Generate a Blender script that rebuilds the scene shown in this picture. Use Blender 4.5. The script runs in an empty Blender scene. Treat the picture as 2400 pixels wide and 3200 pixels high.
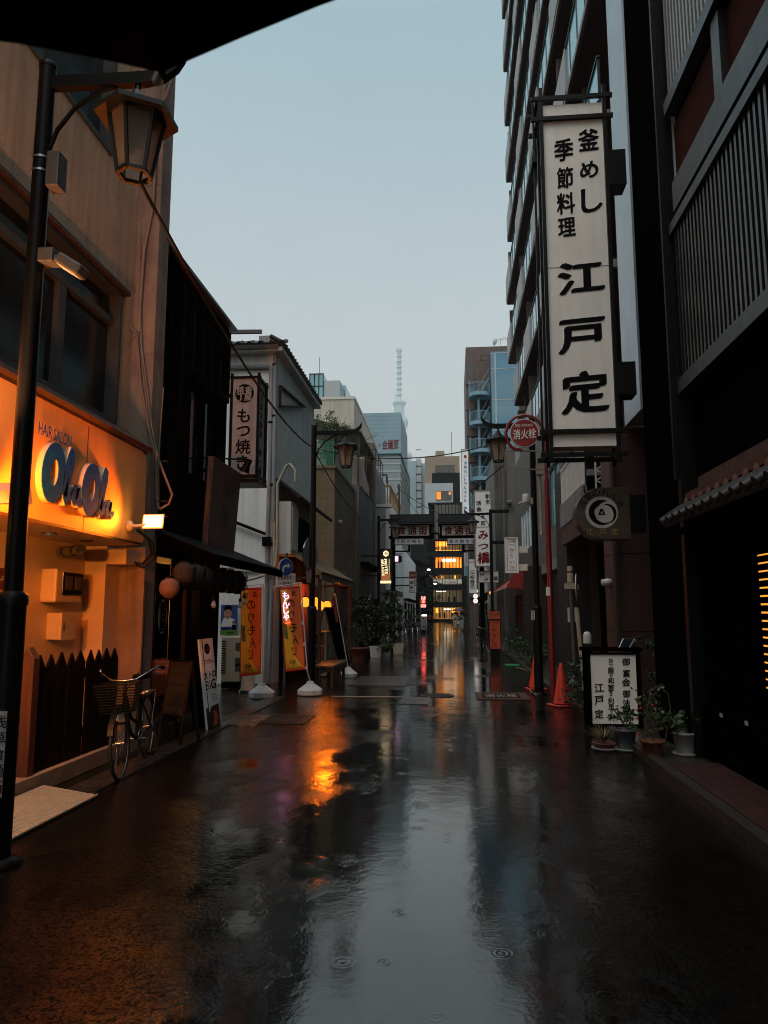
import bpy, bmesh, math, random
from mathutils import Vector, Matrix
random.seed(7)
SC = bpy.context.scene
COL = SC.collection
R = math.radians

# ------------------------------------------------------------------ camera
CAM_H, F_PX = 1.55, 2314.6
cam_d = bpy.data.cameras.new("camera")
cam_d.sensor_fit = 'VERTICAL'; cam_d.sensor_height = 36.0
cam_d.lens = 36.0 * F_PX / 3200.0
cam_d.clip_start = 0.05; cam_d.clip_end = 6000
cam_d.dof.use_dof = True; cam_d.dof.focus_distance = 14.0; cam_d.dof.aperture_fstop = 11.0
cam = bpy.data.objects.new("camera", cam_d); COL.objects.link(cam)
cam.location = (0, 0, CAM_H); cam.rotation_euler = (R(97.75), 0, R(5.3))
SC.camera = cam
CR = Matrix.Rotation(R(5.3), 3, 'Z') @ Matrix.Rotation(R(97.75), 3, 'X')
def P(u, v, X=None, Y=None, Z=None):
    d = CR @ Vector(((u - 1200) / F_PX, -(v - 1600) / F_PX, -1.0))
    t = X / d.x if X is not None else (Y / d.y if Y is not None else (Z - CAM_H) / d.z)
    return Vector((0, 0, CAM_H)) + d * t
HAZE = 0.00032
K = 2400 / 1659
def D(u, v, **k): return P(u * K, v * K, **k)

# ------------------------------------------------------------------ world, sun, exposure
SUN_EL, SUN_AZ = R(62), R(200)
w = bpy.data.worlds.new("World"); SC.world = w; w.use_nodes = True
nt = w.node_tree; nt.nodes.clear()
out = nt.nodes.new('ShaderNodeOutputWorld')
sky = nt.nodes.new('ShaderNodeTexSky'); sky.sky_type = 'NISHITA'; sky.sun_disc = False
sky.sun_elevation = SUN_EL; sky.sun_rotation = SUN_AZ; sky.air_density = 2.0; sky.dust_density = 4.0
b1 = nt.nodes.new('ShaderNodeBackground'); b1.inputs[1].default_value = 0.05
nt.links.new(sky.outputs[0], b1.inputs[0])
tc = nt.nodes.new('ShaderNodeTexCoord'); sp = nt.nodes.new('ShaderNodeSeparateXYZ')
nt.links.new(tc.outputs['Generated'], sp.inputs[0])
rp = nt.nodes.new('ShaderNodeValToRGB')
e = rp.color_ramp.elements
e[0].position = 0.0; e[0].color = (0.37, 0.35, 0.325, 1)
e[1].position = 1.0; e[1].color = (0.46, 0.50, 0.51, 1)
m_ = rp.color_ramp.elements.new(0.30); m_.color = (0.325, 0.31, 0.285, 1)
m_ = rp.color_ramp.elements.new(0.66); m_.color = (0.135, 0.215, 0.215, 1)
m_ = rp.color_ramp.elements.new(0.74); m_.color = (0.18, 0.25, 0.25, 1)
nt.links.new(sp.outputs[2], rp.inputs[0])
nz = nt.nodes.new('ShaderNodeTexNoise'); nz.inputs['Scale'].default_value = 3.2; nz.inputs['Detail'].default_value = 5
nt.links.new(tc.outputs['Generated'], nz.inputs['Vector'])
mr = nt.nodes.new('ShaderNodeMapRange'); mr.inputs[1].default_value = .3; mr.inputs[2].default_value = .7; mr.inputs[3].default_value = 0.955; mr.inputs[4].default_value = 1.045
nt.links.new(nz.outputs[0], mr.inputs[0])
b2 = nt.nodes.new('ShaderNodeBackground')
nt.links.new(rp.outputs[0], b2.inputs[0]); nt.links.new(mr.outputs[0], b2.inputs[1])
ad = nt.nodes.new('ShaderNodeAddShader')
nt.links.new(b1.outputs[0], ad.inputs[0]); nt.links.new(b2.outputs[0], ad.inputs[1])
nt.links.new(ad.outputs[0], out.inputs['Surface'])
sl = bpy.data.lights.new("sun", 'SUN'); sl.energy = 0.5; sl.angle = R(40); sl.color = (1, .97, .93)
so = bpy.data.objects.new("sun", sl); COL.objects.link(so)
so.rotation_euler = (R(90) - SUN_EL, 0, R(180) - SUN_AZ)
vs = SC.view_settings
SC.display_settings.display_device = 'sRGB'
vs.view_transform = 'Standard'; vs.look = 'None'; vs.gamma = 1; vs.exposure = 0.5; vs.use_curve_mapping = False
cy = SC.cycles
cy.use_denoising = True; cy.filter_width = 1.05; cy.max_bounces = 8; cy.diffuse_bounces = 3; cy.glossy_bounces = 4
cy.transmission_bounces = 4; cy.volume_bounces = 1; cy.sample_clamp_indirect = 4.0; cy.caustics_reflective = False; cy.caustics_refractive = False

# ------------------------------------------------------------------ materials
MATS = {}
def mat(name, col, rough=0.6, metal=0.0, var=0.25, scale=3.0, bump=0.0, bscale=None, stretch=(1, 1, 1), spec=0.5,
        emit=None, estr=0.0, col2=None, trans=0.0, coat=0.0, streak=0.0, brick=None, wave=None, alpha=1.0):
    m = bpy.data.materials.new(name); m.use_nodes = True; MATS[name] = m
    n = m.node_tree; L = n.links; b = n.nodes['Principled BSDF']
    b.inputs['Roughness'].default_value = rough; b.inputs['Metallic'].default_value = metal
    b.inputs['Specular IOR Level'].default_value = spec
    b.inputs['Transmission Weight'].default_value = trans; b.inputs['Coat Weight'].default_value = coat
    b.inputs['Coat Roughness'].default_value = .12; b.inputs['Alpha'].default_value = alpha
    g = n.nodes.new('ShaderNodeNewGeometry')
    mp = n.nodes.new('ShaderNodeMapping'); mp.inputs['Scale'].default_value = stretch
    L.new(g.outputs['Position'], mp.inputs['Vector'])
    c1 = col; c2 = col2 or tuple(max(0, c * (1 - var)) for c in col)
    nz = n.nodes.new('ShaderNodeTexNoise'); nz.inputs['Scale'].default_value = scale; nz.inputs['Detail'].default_value = 6
    nz.inputs['Roughness'].default_value = .65
    L.new(mp.outputs[0], nz.inputs['Vector'])
    mx = n.nodes.new('ShaderNodeMix'); mx.data_type = 'RGBA'
    mx.inputs[6].default_value = (*c1, 1); mx.inputs[7].default_value = (*c2, 1)
    cr = n.nodes.new('ShaderNodeMapRange'); cr.inputs[1].default_value = .35; cr.inputs[2].default_value = .65
    L.new(nz.outputs[0], cr.inputs[0]); L.new(cr.outputs[0], mx.inputs[0])
    colout = mx.outputs[2]; hgt = nz.outputs[0]
    if streak:
        m2 = n.nodes.new('ShaderNodeMapping'); m2.inputs['Scale'].default_value = (6, 6, .35)
        L.new(g.outputs['Position'], m2.inputs['Vector'])
        n2 = n.nodes.new('ShaderNodeTexNoise'); n2.inputs['Scale'].default_value = 1.5; n2.inputs['Detail'].default_value = 4
        L.new(m2.outputs[0], n2.inputs['Vector'])
        r2 = n.nodes.new('ShaderNodeMapRange'); r2.inputs[1].default_value = .45; r2.inputs[2].default_value = .75
        r2.inputs[3].default_value = 1.0; r2.inputs[4].default_value = 1 - streak
        L.new(n2.outputs[0], r2.inputs[0])
        mm = n.nodes.new('ShaderNodeMix'); mm.data_type = 'RGBA'; mm.blend_type = 'MULTIPLY'; mm.inputs[0].default_value = 1
        L.new(colout, mm.inputs[6]); L.new(r2.outputs[0], mm.inputs[7]); colout = mm.outputs[2]
    if brick:
        bw, bh, plane, mcol = brick
        sx = n.nodes.new('ShaderNodeSeparateXYZ'); L.new(g.outputs['Position'], sx.inputs[0])
        ca = n.nodes.new('ShaderNodeCombineXYZ')
        if plane == 'h': L.new(sx.outputs[0], ca.inputs[0]); L.new(sx.outputs[1], ca.inputs[1])
        else:
            sm = n.nodes.new('ShaderNodeMath'); sm.operation = 'ADD'
            L.new(sx.outputs[0], sm.inputs[0]); L.new(sx.outputs[1], sm.inputs[1])
            L.new(sm.outputs[0], ca.inputs[0]); L.new(sx.outputs[2], ca.inputs[1])
        bt = n.nodes.new('ShaderNodeTexBrick'); bt.inputs['Scale'].default_value = 1
        bt.inputs['Brick Width'].default_value = bw; bt.inputs['Row Height'].default_value = bh
        bt.inputs['Mortar Size'].default_value = min(bw, bh) * .06
        bt.inputs['Mortar'].default_value = (*mcol, 1); bt.inputs['Color2'].default_value = (*c2, 1)
        L.new(ca.outputs[0], bt.inputs['Vector']); L.new(colout, bt.inputs['Color1'])
        colout = bt.outputs['Color']
    if wave:
        axis, period, dark = wave
        wv = n.nodes.new('ShaderNodeTexWave'); wv.bands_direction = axis; wv.inputs['Scale'].default_value = 0.314 / period
        wv.wave_profile = 'SAW'
        L.new(g.outputs['Position'], wv.inputs['Vector'])
        r2 = n.nodes.new('ShaderNodeMapRange'); r2.inputs[1].default_value = 0; r2.inputs[2].default_value = .18
        r2.inputs[3].default_value = dark; r2.inputs[4].default_value = 1
        L.new(wv.outputs['Fac'], r2.inputs[0])
        mm = n.nodes.new('ShaderNodeMix'); mm.data_type = 'RGBA'; mm.blend_type = 'MULTIPLY'; mm.inputs[0].default_value = 1
        L.new(colout, mm.inputs[6]); L.new(r2.outputs[0], mm.inputs[7]); colout = mm.outputs[2]
    L.new(colout, b.inputs['Base Color'])
    rr = n.nodes.new('ShaderNodeMapRange'); rr.inputs[3].default_value = max(.02, rough - .12); rr.inputs[4].default_value = min(1, rough + .12)
    L.new(nz.outputs[0], rr.inputs[0]); L.new(rr.outputs[0], b.inputs['Roughness'])
    if bump:
        n3 = n.nodes.new('ShaderNodeTexNoise'); n3.inputs['Scale'].default_value = bscale or scale * 6; n3.inputs['Detail'].default_value = 5
        L.new(mp.outputs[0], n3.inputs['Vector'])
        bp = n.nodes.new('ShaderNodeBump'); bp.inputs['Strength'].default_value = bump; bp.inputs['Distance'].default_value = .02
        L.new(n3.outputs[0], bp.inputs['Height']); L.new(bp.outputs[0], b.inputs['Normal'])
    if emit:
        b.inputs['Emission Color'].default_value = (*emit, 1); b.inputs['Emission Strength'].default_value = estr
    return m

def flat(name, col, rough=.5, **k): return mat(name, col, rough, var=.12, scale=8, **k)
M = dict(
 salon_wall=mat('salon_wall', (.62, .41, .27), .9, var=.22, scale=1.2, bump=.6, bscale=55, streak=.25),
 salon_concrete=mat('salon_concrete', (.34, .25, .20), .85, var=.35, scale=2, bump=.3, bscale=30, streak=.35),
 salon_cream=mat('salon_cream', (.66, .52, .38), .6, var=.08, scale=2, bump=.05),
 fascia=mat('fascia', (.80, .42, .13), .5, var=.08, scale=1.2, streak=.12),
 ledge=mat('ledge', (.09, .032, .02), .5, var=.4, scale=6, streak=.5),
 blue=mat('letter_blue', (.002, .105, .52), .75, spec=.06, var=.3, scale=12, bump=.2),
 cream_edge=flat('letter_edge', (.75, .62, .45)),
 black_metal=mat('black_metal', (.004, .004, .004), .42, var=.4, scale=10, spec=.14),
 dark_brown_metal=mat('brown_metal', (.008, .006, .005), .45, var=.3, scale=10),
 grey_metal=mat('grey_metal', (.085, .085, .085), .45, .3, var=.3, scale=8),
 chrome=mat('chrome', (.38, .38, .38), .2, 1.0, var=.2, scale=20),
 white_plastic=mat('white_plastic', (.62, .63, .62), .4, var=.15, scale=4, streak=.15),
 cream_plastic=mat('cream_plastic', (.60, .50, .38), .45, var=.12, scale=4),
 glass_dark=mat('glass_dark', (.012, .016, .018), .06, var=.3, scale=1, spec=.9),
 glass_curtain=mat('glass_curtain', (.016, .019, .020), .14, var=.75, scale=2.2, stretch=(5, 5, .4), spec=.35),
 glass_sky=mat('glass_sky', (.14, .42, .50), .06, var=.3, scale=.5, spec=1.0),  # the blue sky's reflection is put into the base colour
 frost_warm_lit=mat('frosted_glass_warm_lit', (.90, .70, .54), .35, var=.25, scale=6, trans=.85),  # orange light on the lantern panes put into the glass colour
 charred=mat('charred_wood', (.009, .008, .0075), .6, var=.5, scale=4, bump=.5, stretch=(1, 1, .25), bscale=24, spec=.0),
 black_wood=mat('black_wood', (.0022, .0019, .0017), .5, var=.4, scale=4, bump=.25, stretch=(1, 1, .2), bscale=30, spec=.0),
 old_wood=mat('old_wood', (.085, .034, .014), .6, col2=(.010, .0045, .0025), scale=4.5, bump=.6, stretch=(7, 7, .35), bscale=9),
 fence_wood_lit=mat('fence_wood_lit', (.075, .022, .010), .45, col2=(.03, .010, .005), scale=4, stretch=(8, 8, .4), bump=.2),  # lamplit face of the end post put into the wood colour
 fence_wood_shaded=mat('fence_wood_shaded', (.009, .006, .005), .5, var=.4, scale=5, spec=.04, stretch=(6, 6, .4)),  # same fence, its unlit street side painted in as a darker colour
 bench_wood=mat('bench_wood', (.16, .075, .03), .3, col2=(.05, .02, .01), scale=4, stretch=(2, 9, 2), spec=.5),
 door_wood=mat('door_wood', (.20, .05, .018), .5, var=.4, scale=4, stretch=(5, 5, .4)),
 white_plaster=mat('white_plaster', (.82, .84, .83), .85, var=.14, scale=1.1, bump=.12, streak=.22),
 white_trim=mat('white_trim', (.66, .65, .61), .6, var=.15, scale=4, streak=.2),
 tile_dark=mat('roof_tile', (.015, .014, .014), .45, var=.45, scale=7, spec=.3),
 tan=mat('tan_wall', (.17, .118, .066), .85, var=.18, scale=1.4, streak=.2, wave=('Z', .30, .72)),
 tan_side=mat('tan_side', (.135, .10, .072), .85, var=.2, scale=1.4, streak=.25, bump=.25, bscale=25),
 grey_conc=mat('grey_concrete', (.11, .11, .105), .8, var=.4, scale=1.6, bump=.3, streak=.45),
 beige_wall=mat('beige_wall', (.52, .485, .43), .85, var=.12, scale=1.2, streak=.25),
 plank_grey=mat('plank_grey', (.17, .165, .165), .7, var=.25, scale=2, wave=('Y', .22, .55), streak=.3),
 rib_grey=mat('rib_grey', (.23, .28, .30), .6, var=.1, scale=1, wave=('X', .35, .75)),
 blue_clad=mat('blue_cladding', (.22, .36, .42), .5, var=.1, scale=.6, wave=('Z', .42, .6)),
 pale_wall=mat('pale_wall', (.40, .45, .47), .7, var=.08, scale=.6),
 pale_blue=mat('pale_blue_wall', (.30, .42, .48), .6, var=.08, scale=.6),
 yellow=mat('yellow_paint', (.42, .24, .05), .5, var=.25, scale=3),
 brown_tile=mat('brown_tile', (.125, .082, .068), .7, var=.25, scale=2, brick=(.32, .11, 'v', (.07, .05, .045))),
 grey_tile=mat('grey_tile', (.135, .118, .108), .6, var=.25, scale=2, brick=(.26, .085, 'v', (.05, .045, .04))),
 dark_brick=mat('dark_brick', (.016, .010, .008), .55, var=.5, scale=3, brick=(.22, .075, 'v', (.009, .007, .006))),
 granite=mat('granite', (.24, .225, .20), .6, var=.65, scale=40),
 pink_stone=mat('pink_stone', (.075, .032, .025), .55, var=.22, scale=5, bump=.1),
 soffit=mat('brown_soffit', (.055, .028, .018), .7, var=.25, scale=2, stretch=(4, 1, 1)),
 slab=mat('slab_concrete', (.22, .21, .205), .75, var=.3, scale=3, streak=.3),
 parapet=mat('parapet_tile', (.35, .34, .35), .5, var=.2, scale=30, brick=(.05, .05, 'v', (.2, .2, .2))),
 partition=mat('partition_brown', (.07, .045, .038), .6),
 light_panel=mat('light_panel', (.34, .40, .45), .35, var=.06, scale=2, spec=.7),
 blue_metal=mat('blue_painted_steel', (.16, .32, .42), .4, var=.15, scale=4),
 blue_corr=mat('blue_corrugated', (.17, .29, .35), .45, col2=(.07, .22, .37), scale=.32, stretch=(.12, .12, 1), wave=('X', .16, .8)),
 dark_grey=mat('dark_grey_panel', (.014, .016, .018), .7, var=.2, scale=2, spec=.03),
 beige_top=mat('beige_upper', (.29, .235, .17), .8, var=.12, scale=1),
 sign_white=mat('sign_white', (.76, .755, .715), .45, var=.10, scale=1.6, streak=.10),
 sign_white2=mat('sign_cool_white', (.80, .82, .83), .45, var=.08, scale=3, streak=.10),
 sign_grimy=mat('sign_grimy', (.44, .415, .41), .5, var=.22, scale=3, streak=.3),
 ink=flat('ink_black', (.004, .004, .005), .7, spec=.05), ink_red=flat('ink_dark_red', (.17, .010, .007), .7, spec=.1), ink_blue=flat('ink_blue', (.02, .09, .32), .7, spec=.1),
 ink_gold=flat('ink_gold', (.30, .20, .04)), white_ink=flat('white_ink', (.75, .74, .70)),
 red_paint=mat('red_paint', (.24, .006, .008), .35, var=.35, scale=6), red_pole=mat('red_pole_paint', (.20, .005, .007), .32, var=.5, scale=5, spec=.6),
 cone=mat('cone_orange', (.62, .045, .016), .4, var=.3, scale=6),
 orange_sign=mat('orange_sign_paint', (.42, .065, .018), .5, var=.2, scale=5),
 awning_red=mat('awning_red', (.25, .02, .018), .5, var=.2, scale=6), awning_pink=mat('awning_pale', (.40, .16, .15), .5, var=.3, scale=3),
 shingle=mat('shingle_awning', (.27, .19, .11), .85, var=.4, scale=5, brick=(.45, .22, 'v', (.11, .075, .045))),
 ban_red=mat('banner_red', (.50, .022, .010), .75, var=.15, scale=3, emit=(1, .06, .02), estr=0.0),
 ban_org=mat('banner_orange', (.80, .16, .02), .75, var=.15, scale=3), ban_yel=mat('banner_yellow', (.75, .45, .02), .75, var=.15, scale=3),
 ban_grn=flat('banner_green', (.05, .14, .03)),
 sign_blue=flat('traffic_blue', (.012, .06, .26)), white_paint=flat('white_paint', (.7, .7, .69)),
 tyre=mat('tyre', (.015, .015, .015), .6), terracotta=mat('terracotta', (.16, .05, .025), .7, var=.3), pot_grey=mat('pot_grey', (.07, .08, .09), .5),
 soil=mat('soil', (.02, .014, .01), .9), leaf=mat('leaf_green', (.030, .066, .012), .5, col2=(.010, .024, .006), scale=9),
 leaf_dark=mat('leaf_dark', (.014, .030, .008), .45, col2=(.006, .014, .004), scale=7), leaf_dry=mat('leaf_straw', (.16, .13, .04), .6),
 leaf_roof=mat('leaf_roof', (.075, .12, .02), .6, col2=(.03, .07, .015), scale=3), bark=mat('bark', (.05, .035, .025), .85, bump=.4), flower=mat('red_flower', (.35, .03, .015), .5),
 net_green=mat('green_net', (.02, .16, .09), .6, alpha=.45),
 tile_red=mat('red_pavers', (.04, .007, .004), .55, var=.4, scale=5, brick=(.30, .30, 'h', (.03, .012, .009)), bump=.15),
 kerb=mat('kerb_stone', (.028, .023, .017), .5, var=.5, scale=7, bump=.4), step=mat('step_concrete', (.26, .20, .15), .7, var=.3, scale=4, bump=.3),
 plate=mat('chequer_plate', (.46, .40, .32), .45, .2, var=.15, scale=6), grate=mat('iron_grate', (.04, .035, .032), .35, .6, var=.4, scale=12),
 slabgrey=mat('wet_concrete_slab', (.045, .037, .03), .3, col2=(.02, .017, .014), scale=5, bump=.1),
 skin=mat('skin', (.40, .24, .17), .6), hair=mat('hair', (.010, .008, .007), .5), kimono_a=mat('kimono_print', (.55, .48, .36), .8, col2=(.22, .18, .13), scale=14),
 kimono_b=mat('kimono_pale', (.50, .56, .60), .8, col2=(.34, .40, .45), scale=12), obi=mat('obi', (.10, .03, .06), .7), shirt_red=mat('shirt_orange_red', (.60, .06, .02), .8),
 shirt_grey=mat('shirt_grey', (.28, .27, .27), .8), umb_black=mat('umbrella_black', (.0025, .0025, .003), .8, spec=.1), umb_purple=mat('umbrella_purple', (.05, .025, .06), .5),
 brass=mat('oxidised_bronze', (.075, .06, .045), .38, .5, var=.35, scale=8), lantern_paper=mat('lantern_paper', (.15, .085, .06), .75, var=.2, scale=6, wave=('Z', .022, .7)),
 lantern_dull=mat('lantern_dull', (.022, .015, .012), .8, var=.3, scale=6),
 lantern_lit=mat('lantern_lit', (.8, .5, .1), .6, wave=('Z', .03, .5), emit=(1.0, .37, .025), estr=1.0),
 bulb=mat('bulb_glass', (.5, .5, .5), .2), lamp_hot=mat('lamp_hot', (.9, .8, .4), .4, emit=(1, .50, .08), estr=9),
 white_glow=mat('white_glow', (.8, .8, .8), .4, emit=(1, .90, .72), estr=3.2), pink_glow=mat('pink_glow', (.8, .6, .8), .4, emit=(1, .55, .85), estr=1.0),
 purple_glow=mat('neon_violet', (.8, .6, .9), .4, emit=(.72, .42, 1.0), estr=2.6), red_glow=mat('red_glow', (.8, .1, .1), .4, emit=(1, .03, .02), estr=9), p_glow=mat('parking_glow', (.8, .3, .3), .4, emit=(1, .30, .24), estr=1.4),
 amber=mat('amber_interior', (.5, .25, .06), .6, emit=(1, .23, .012), estr=.75, col2=(.2, .1, .03), scale=1.2), yellow_glow=mat('yellow_glow', (.8, .6, .2), .4, emit=(1, .36, .035), estr=1.6),
 olive_int=mat('dim_interior', (.20, .17, .10), .6, emit=(.8, .58, .26), estr=.06), gold_int=mat('bright_shop_interior', (.5, .4, .2), .6, emit=(1, .42, .08), estr=.15, col2=(.2, .15, .08), scale=1.5),
 sign_black=mat('sign_black', (.010, .008, .007), .4, var=.3, scale=6), sign_bronze=mat('sign_bronze_glow', (.16, .06, .03), .5, emit=(1, .33, .10), estr=.22), ivory_glow=mat('ivory_letters', (.8, .7, .5), .4, emit=(1, .80, .45), estr=.95),
 cyan_ink=flat('cyan_ink', (.15, .45, .5)), fm_green=flat('shop_green', (.02, .20, .07)), steel=mat('stainless', (.42, .42, .42), .28, .9, var=.2, scale=8),
 tower_steel_hazed=mat('tower_steel_hazed', (.50, .66, .70), .6, var=.05), cable=mat('cable_black', (.01, .01, .01), .6), cable_white=mat('conduit_cream', (.32, .24, .18), .7, var=.3),  # tower steel paled towards the sky: part of the haze is in its colour
 pipe_grey=mat('pipe_grey', (.25, .26, .27), .5, var=.2, streak=.2), pipe_cream=mat('pipe_cream', (.42, .36, .27), .6, var=.25), poster_blue=flat('poster_blue', (.03, .06, .22)), photo_skin=flat('printed_skin', (.36, .20, .14)),
 poster_green=flat('poster_green', (.06, .20, .02)), food=mat('menu_photos', (.035, .018, .010), .5, col2=(.02, .012, .01), scale=16), maroon=mat('maroon_board', (.08, .016, .010), .55), rust=mat('rusty_iron', (.045, .018, .012), .8),
 panel_red_brown=mat('red_brown_render', (.045, .010, .005), .9, spec=.05, var=.2, scale=2), louver=mat('louver_slats', (.20, .20, .185), .3, var=.1, scale=2, streak=.25), louver_shaded=mat('louver_shaded', (.012, .012, .0115), .3, var=.3, scale=3, streak=.3),  # lower slats coloured dark for the dark houses they mirror
 wet_slab=mat('wet_beam', (.014, .014, .014), .4, var=.5, scale=6, streak=.5), warm_slit=mat('warm_slit', (.6, .3, .1), .5, emit=(1, .40, .04), estr=.7),
 clay=mat('clay_orange', (.075, .02, .009), .8, var=.35, scale=8),
)

# ------------------------------------------------------------------ geometry helpers
V = Vector
X_, Y_, Z_ = V((1, 0, 0)), V((0, 1, 0)), V((0, 0, 1))
OFF = {}
class MB:
    def __init__(s): s.v = []; s.f = []; s.sm = []; s.cut = []
    def add(s, vs, fs, sm=False):
        o = len(s.v); s.cut.append((o, len(s.f))); s.v += [V(p) for p in vs]
        for f in fs: s.f.append([i + o for i in f]); s.sm.append(sm)
        return s
    def box(s, x0, x1, y0, y1, z0, z1):
        return s.add([(x0, y0, z0), (x1, y0, z0), (x1, y1, z0), (x0, y1, z0), (x0, y0, z1), (x1, y0, z1), (x1, y1, z1), (x0, y1, z1)],
                     [(0, 3, 2, 1), (4, 5, 6, 7), (0, 1, 5, 4), (1, 2, 6, 5), (2, 3, 7, 6), (3, 0, 4, 7)])
    def ob(s, c, r, u, w, h, d):
        c, r, u = V(c), V(r).normalized(), V(u).normalized(); n = r.cross(u)
        p = [c + r * (a * w / 2) + u * (b * h / 2) + n * (e_ * d / 2) for e_ in (-1, 1) for a, b in ((-1, -1), (1, -1), (1, 1), (-1, 1))]
        return s.add(p, [(0, 3, 2, 1), (4, 5, 6, 7), (0, 1, 5, 4), (1, 2, 6, 5), (2, 3, 7, 6), (3, 0, 4, 7)])
    def bar(s, p0, p1, w, h=None):
        p0, p1 = V(p0), V(p1); d = p1 - p0; h = h or w
        up = Z_ if abs(d.normalized().z) < .95 else X_
        r = d.cross(up).normalized(); u = r.cross(d).normalized()
        return s.ob((p0 + p1) / 2, d, u, d.length, h, w)
    def cyl(s, p0, p1, r0, r1=None, n=10, cap=True):
        return s.tube([p0, p1], [r0, r0 if r1 is None else r1], n, cap)
    def tube(s, pts, r, n=8, cap=True, closed=False):
        pts = [V(p) for p in pts]; m = len(pts)
        rs = r if isinstance(r, (list, tuple)) else [r] * m
        vs = []; prev = None
        for i, p in enumerate(pts):
            if closed: d = pts[(i + 1) % m] - pts[i - 1]
            else: d = pts[min(i + 1, m - 1)] - pts[max(i - 1, 0)]
            d = d.normalized() if d.length > 1e-9 else Z_
            if prev is None:
                up = Z_ if abs(d.z) < .9 else X_
                a = d.cross(up).normalized()
            else:
                a = (prev - d * prev.dot(d)); a = a.normalized() if a.length > 1e-6 else d.orthogonal().normalized()
            prev = a; b = d.cross(a)
            vs += [p + (a * math.cos(t) + b * math.sin(t)) * rs[i] for t in [2 * math.pi * k / n for k in range(n)]]
        fs = []
        for i in range(m if closed else m - 1):
            j = (i + 1) % m
            fs += [(i * n + k, i * n + (k + 1) % n, j * n + (k + 1) % n, j * n + k) for k in range(n)]
        s.add(vs, fs, True)
        if cap and not closed:
            s.add(vs[:n], [tuple(range(n))[::-1]]); s.add(vs[-n:], [tuple(range(n))])
        return s
    def lathe(s, prof, c=(0, 0, 0), n=16, ax=Z_, sm=True, cap=True):
        ax = V(ax).normalized(); a = ax.orthogonal().normalized(); b = ax.cross(a); c = V(c)
        vs = []
        for r, h in prof: vs += [c + ax * h + (a * math.cos(2 * math.pi * k / n) + b * math.sin(2 * math.pi * k / n)) * r for k in range(n)]
        fs = []
        for i in range(len(prof) - 1):
            fs += [(i * n + k, i * n + (k + 1) % n, (i + 1) * n + (k + 1) % n, (i + 1) * n + k) for k in range(n)]
        s.add(vs, fs, sm)
        if cap:
            if prof[0][0] > 1e-4: s.add(vs[:n], [tuple(range(n))[::-1]])
            if prof[-1][0] > 1e-4: s.add(vs[-n:], [tuple(range(n))])
        return s
    def prism(s, poly, o, r, u, d):
        o, r, u = V(o), V(r), V(u); n = r.cross(u).normalized(); m = len(poly)
        a = [o + r * x + u * y for x, y in poly]; b = [p + n * d for p in a]
        s.add(a + b, [tuple(range(m))[::-1], tuple(range(m, 2 * m))] + [(i, (i + 1) % m, m + (i + 1) % m, m + i) for i in range(m)])
        return s
    def quad(s, a, b, c, d): return s.add([a, b, c, d], [(0, 1, 2, 3)])
    def slabquad(s, a, b, c, d, t):
        a, b, c, d = map(V, (a, b, c, d)); n = (b - a).cross(d - a).normalized() * t
        p = [a, b, c, d, a + n, b + n, c + n, d + n]
        return s.add(p, [(0, 3, 2, 1), (4, 5, 6, 7), (0, 1, 5, 4), (1, 2, 6, 5), (2, 3, 7, 6), (3, 0, 4, 7)])
    def ring(s, c, r, u, rad, th, n=24, w=6):
        c, r, u = V(c), V(r), V(u)
        return s.tube([c + (r * math.cos(2 * math.pi * k / n) + u * math.sin(2 * math.pi * k / n)) * rad for k in range(n)], th, w, closed=True)
    def disc(s, c, r, u, rx, ry, d, n=32):
        return s.prism([(rx * math.cos(2 * math.pi * k / n), ry * math.sin(2 * math.pi * k / n)) for k in range(n)], c, r, u, d)
    def mesh(s, name, off):
        me = bpy.data.meshes.new(name)
        me.from_pydata([v - off for v in s.v], [], s.f)
        me.polygons.foreach_set('use_smooth', s.sm)
        me.update(); return me
    def each(s, name, m, parent):
        """every piece added becomes a part of its own"""
        c = s.cut + [(len(s.v), len(s.f))]
        for (a, fa), (b, fb) in zip(c, c[1:]): MB().add(s.v[a:b], [[i - a for i in f] for f in s.f[fa:fb]], s.sm[fa] if fb > fa else False).build(name, m, parent)
    def build(s, name, m, parent=None, bevel=0, label=None, kind=None, flip=True):
        off = OFF.get(parent.name, V((0, 0, 0))) if parent else V((0, 0, 0))
        me = s.mesh(name, off)
        if flip:
            bm = bmesh.new(); bm.from_mesh(me); bmesh.ops.recalc_face_normals(bm, faces=bm.faces); bm.to_mesh(me); bm.free()
        me.materials.append(M[m] if isinstance(m, str) else m)
        o = bpy.data.objects.new(name, me); COL.objects.link(o)
        if parent: o.parent = parent; OFF[o.name] = off
        if bevel:
            b = o.modifiers.new('bevel', 'BEVEL'); b.width = bevel; b.segments = 2; b.limit_method = 'ANGLE'
        if label: o['label'] = label
        if kind: o['kind'] = kind
        return o
def thing(name, label, cat, loc=(0, 0, 0), group=None, rz=0):
    o = bpy.data.objects.new(name, None); COL.objects.link(o); o.location = loc
    o.empty_display_size = .1; o.rotation_euler.z = rz
    o['label'] = label; o['category'] = cat
    if group: o['group'] = group
    OFF[o.name] = V(loc); return o
def tag(o, label, cat, group=None):
    o['label'] = label; o['category'] = cat
    if group: o['group'] = group
    return o
KIDS = {}
def copy_tree(o, loc, label=None, rz=None, group=None):
    kids = {}
    for q in bpy.data.objects:
        if q.parent: kids.setdefault(q.parent.name, []).append(q)
    def rec(a, par):
        c = a.copy(); COL.objects.link(c)
        if par: c.parent = par
        for k in kids.get(a.name, []): rec(k, c)
        return c
    c = rec(o, None); c.location = loc
    if rz is not None: c.rotation_euler.z = rz
    if label: c['label'] = label
    if group: c['group'] = group
    OFF[c.name] = V(loc); return c

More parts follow.
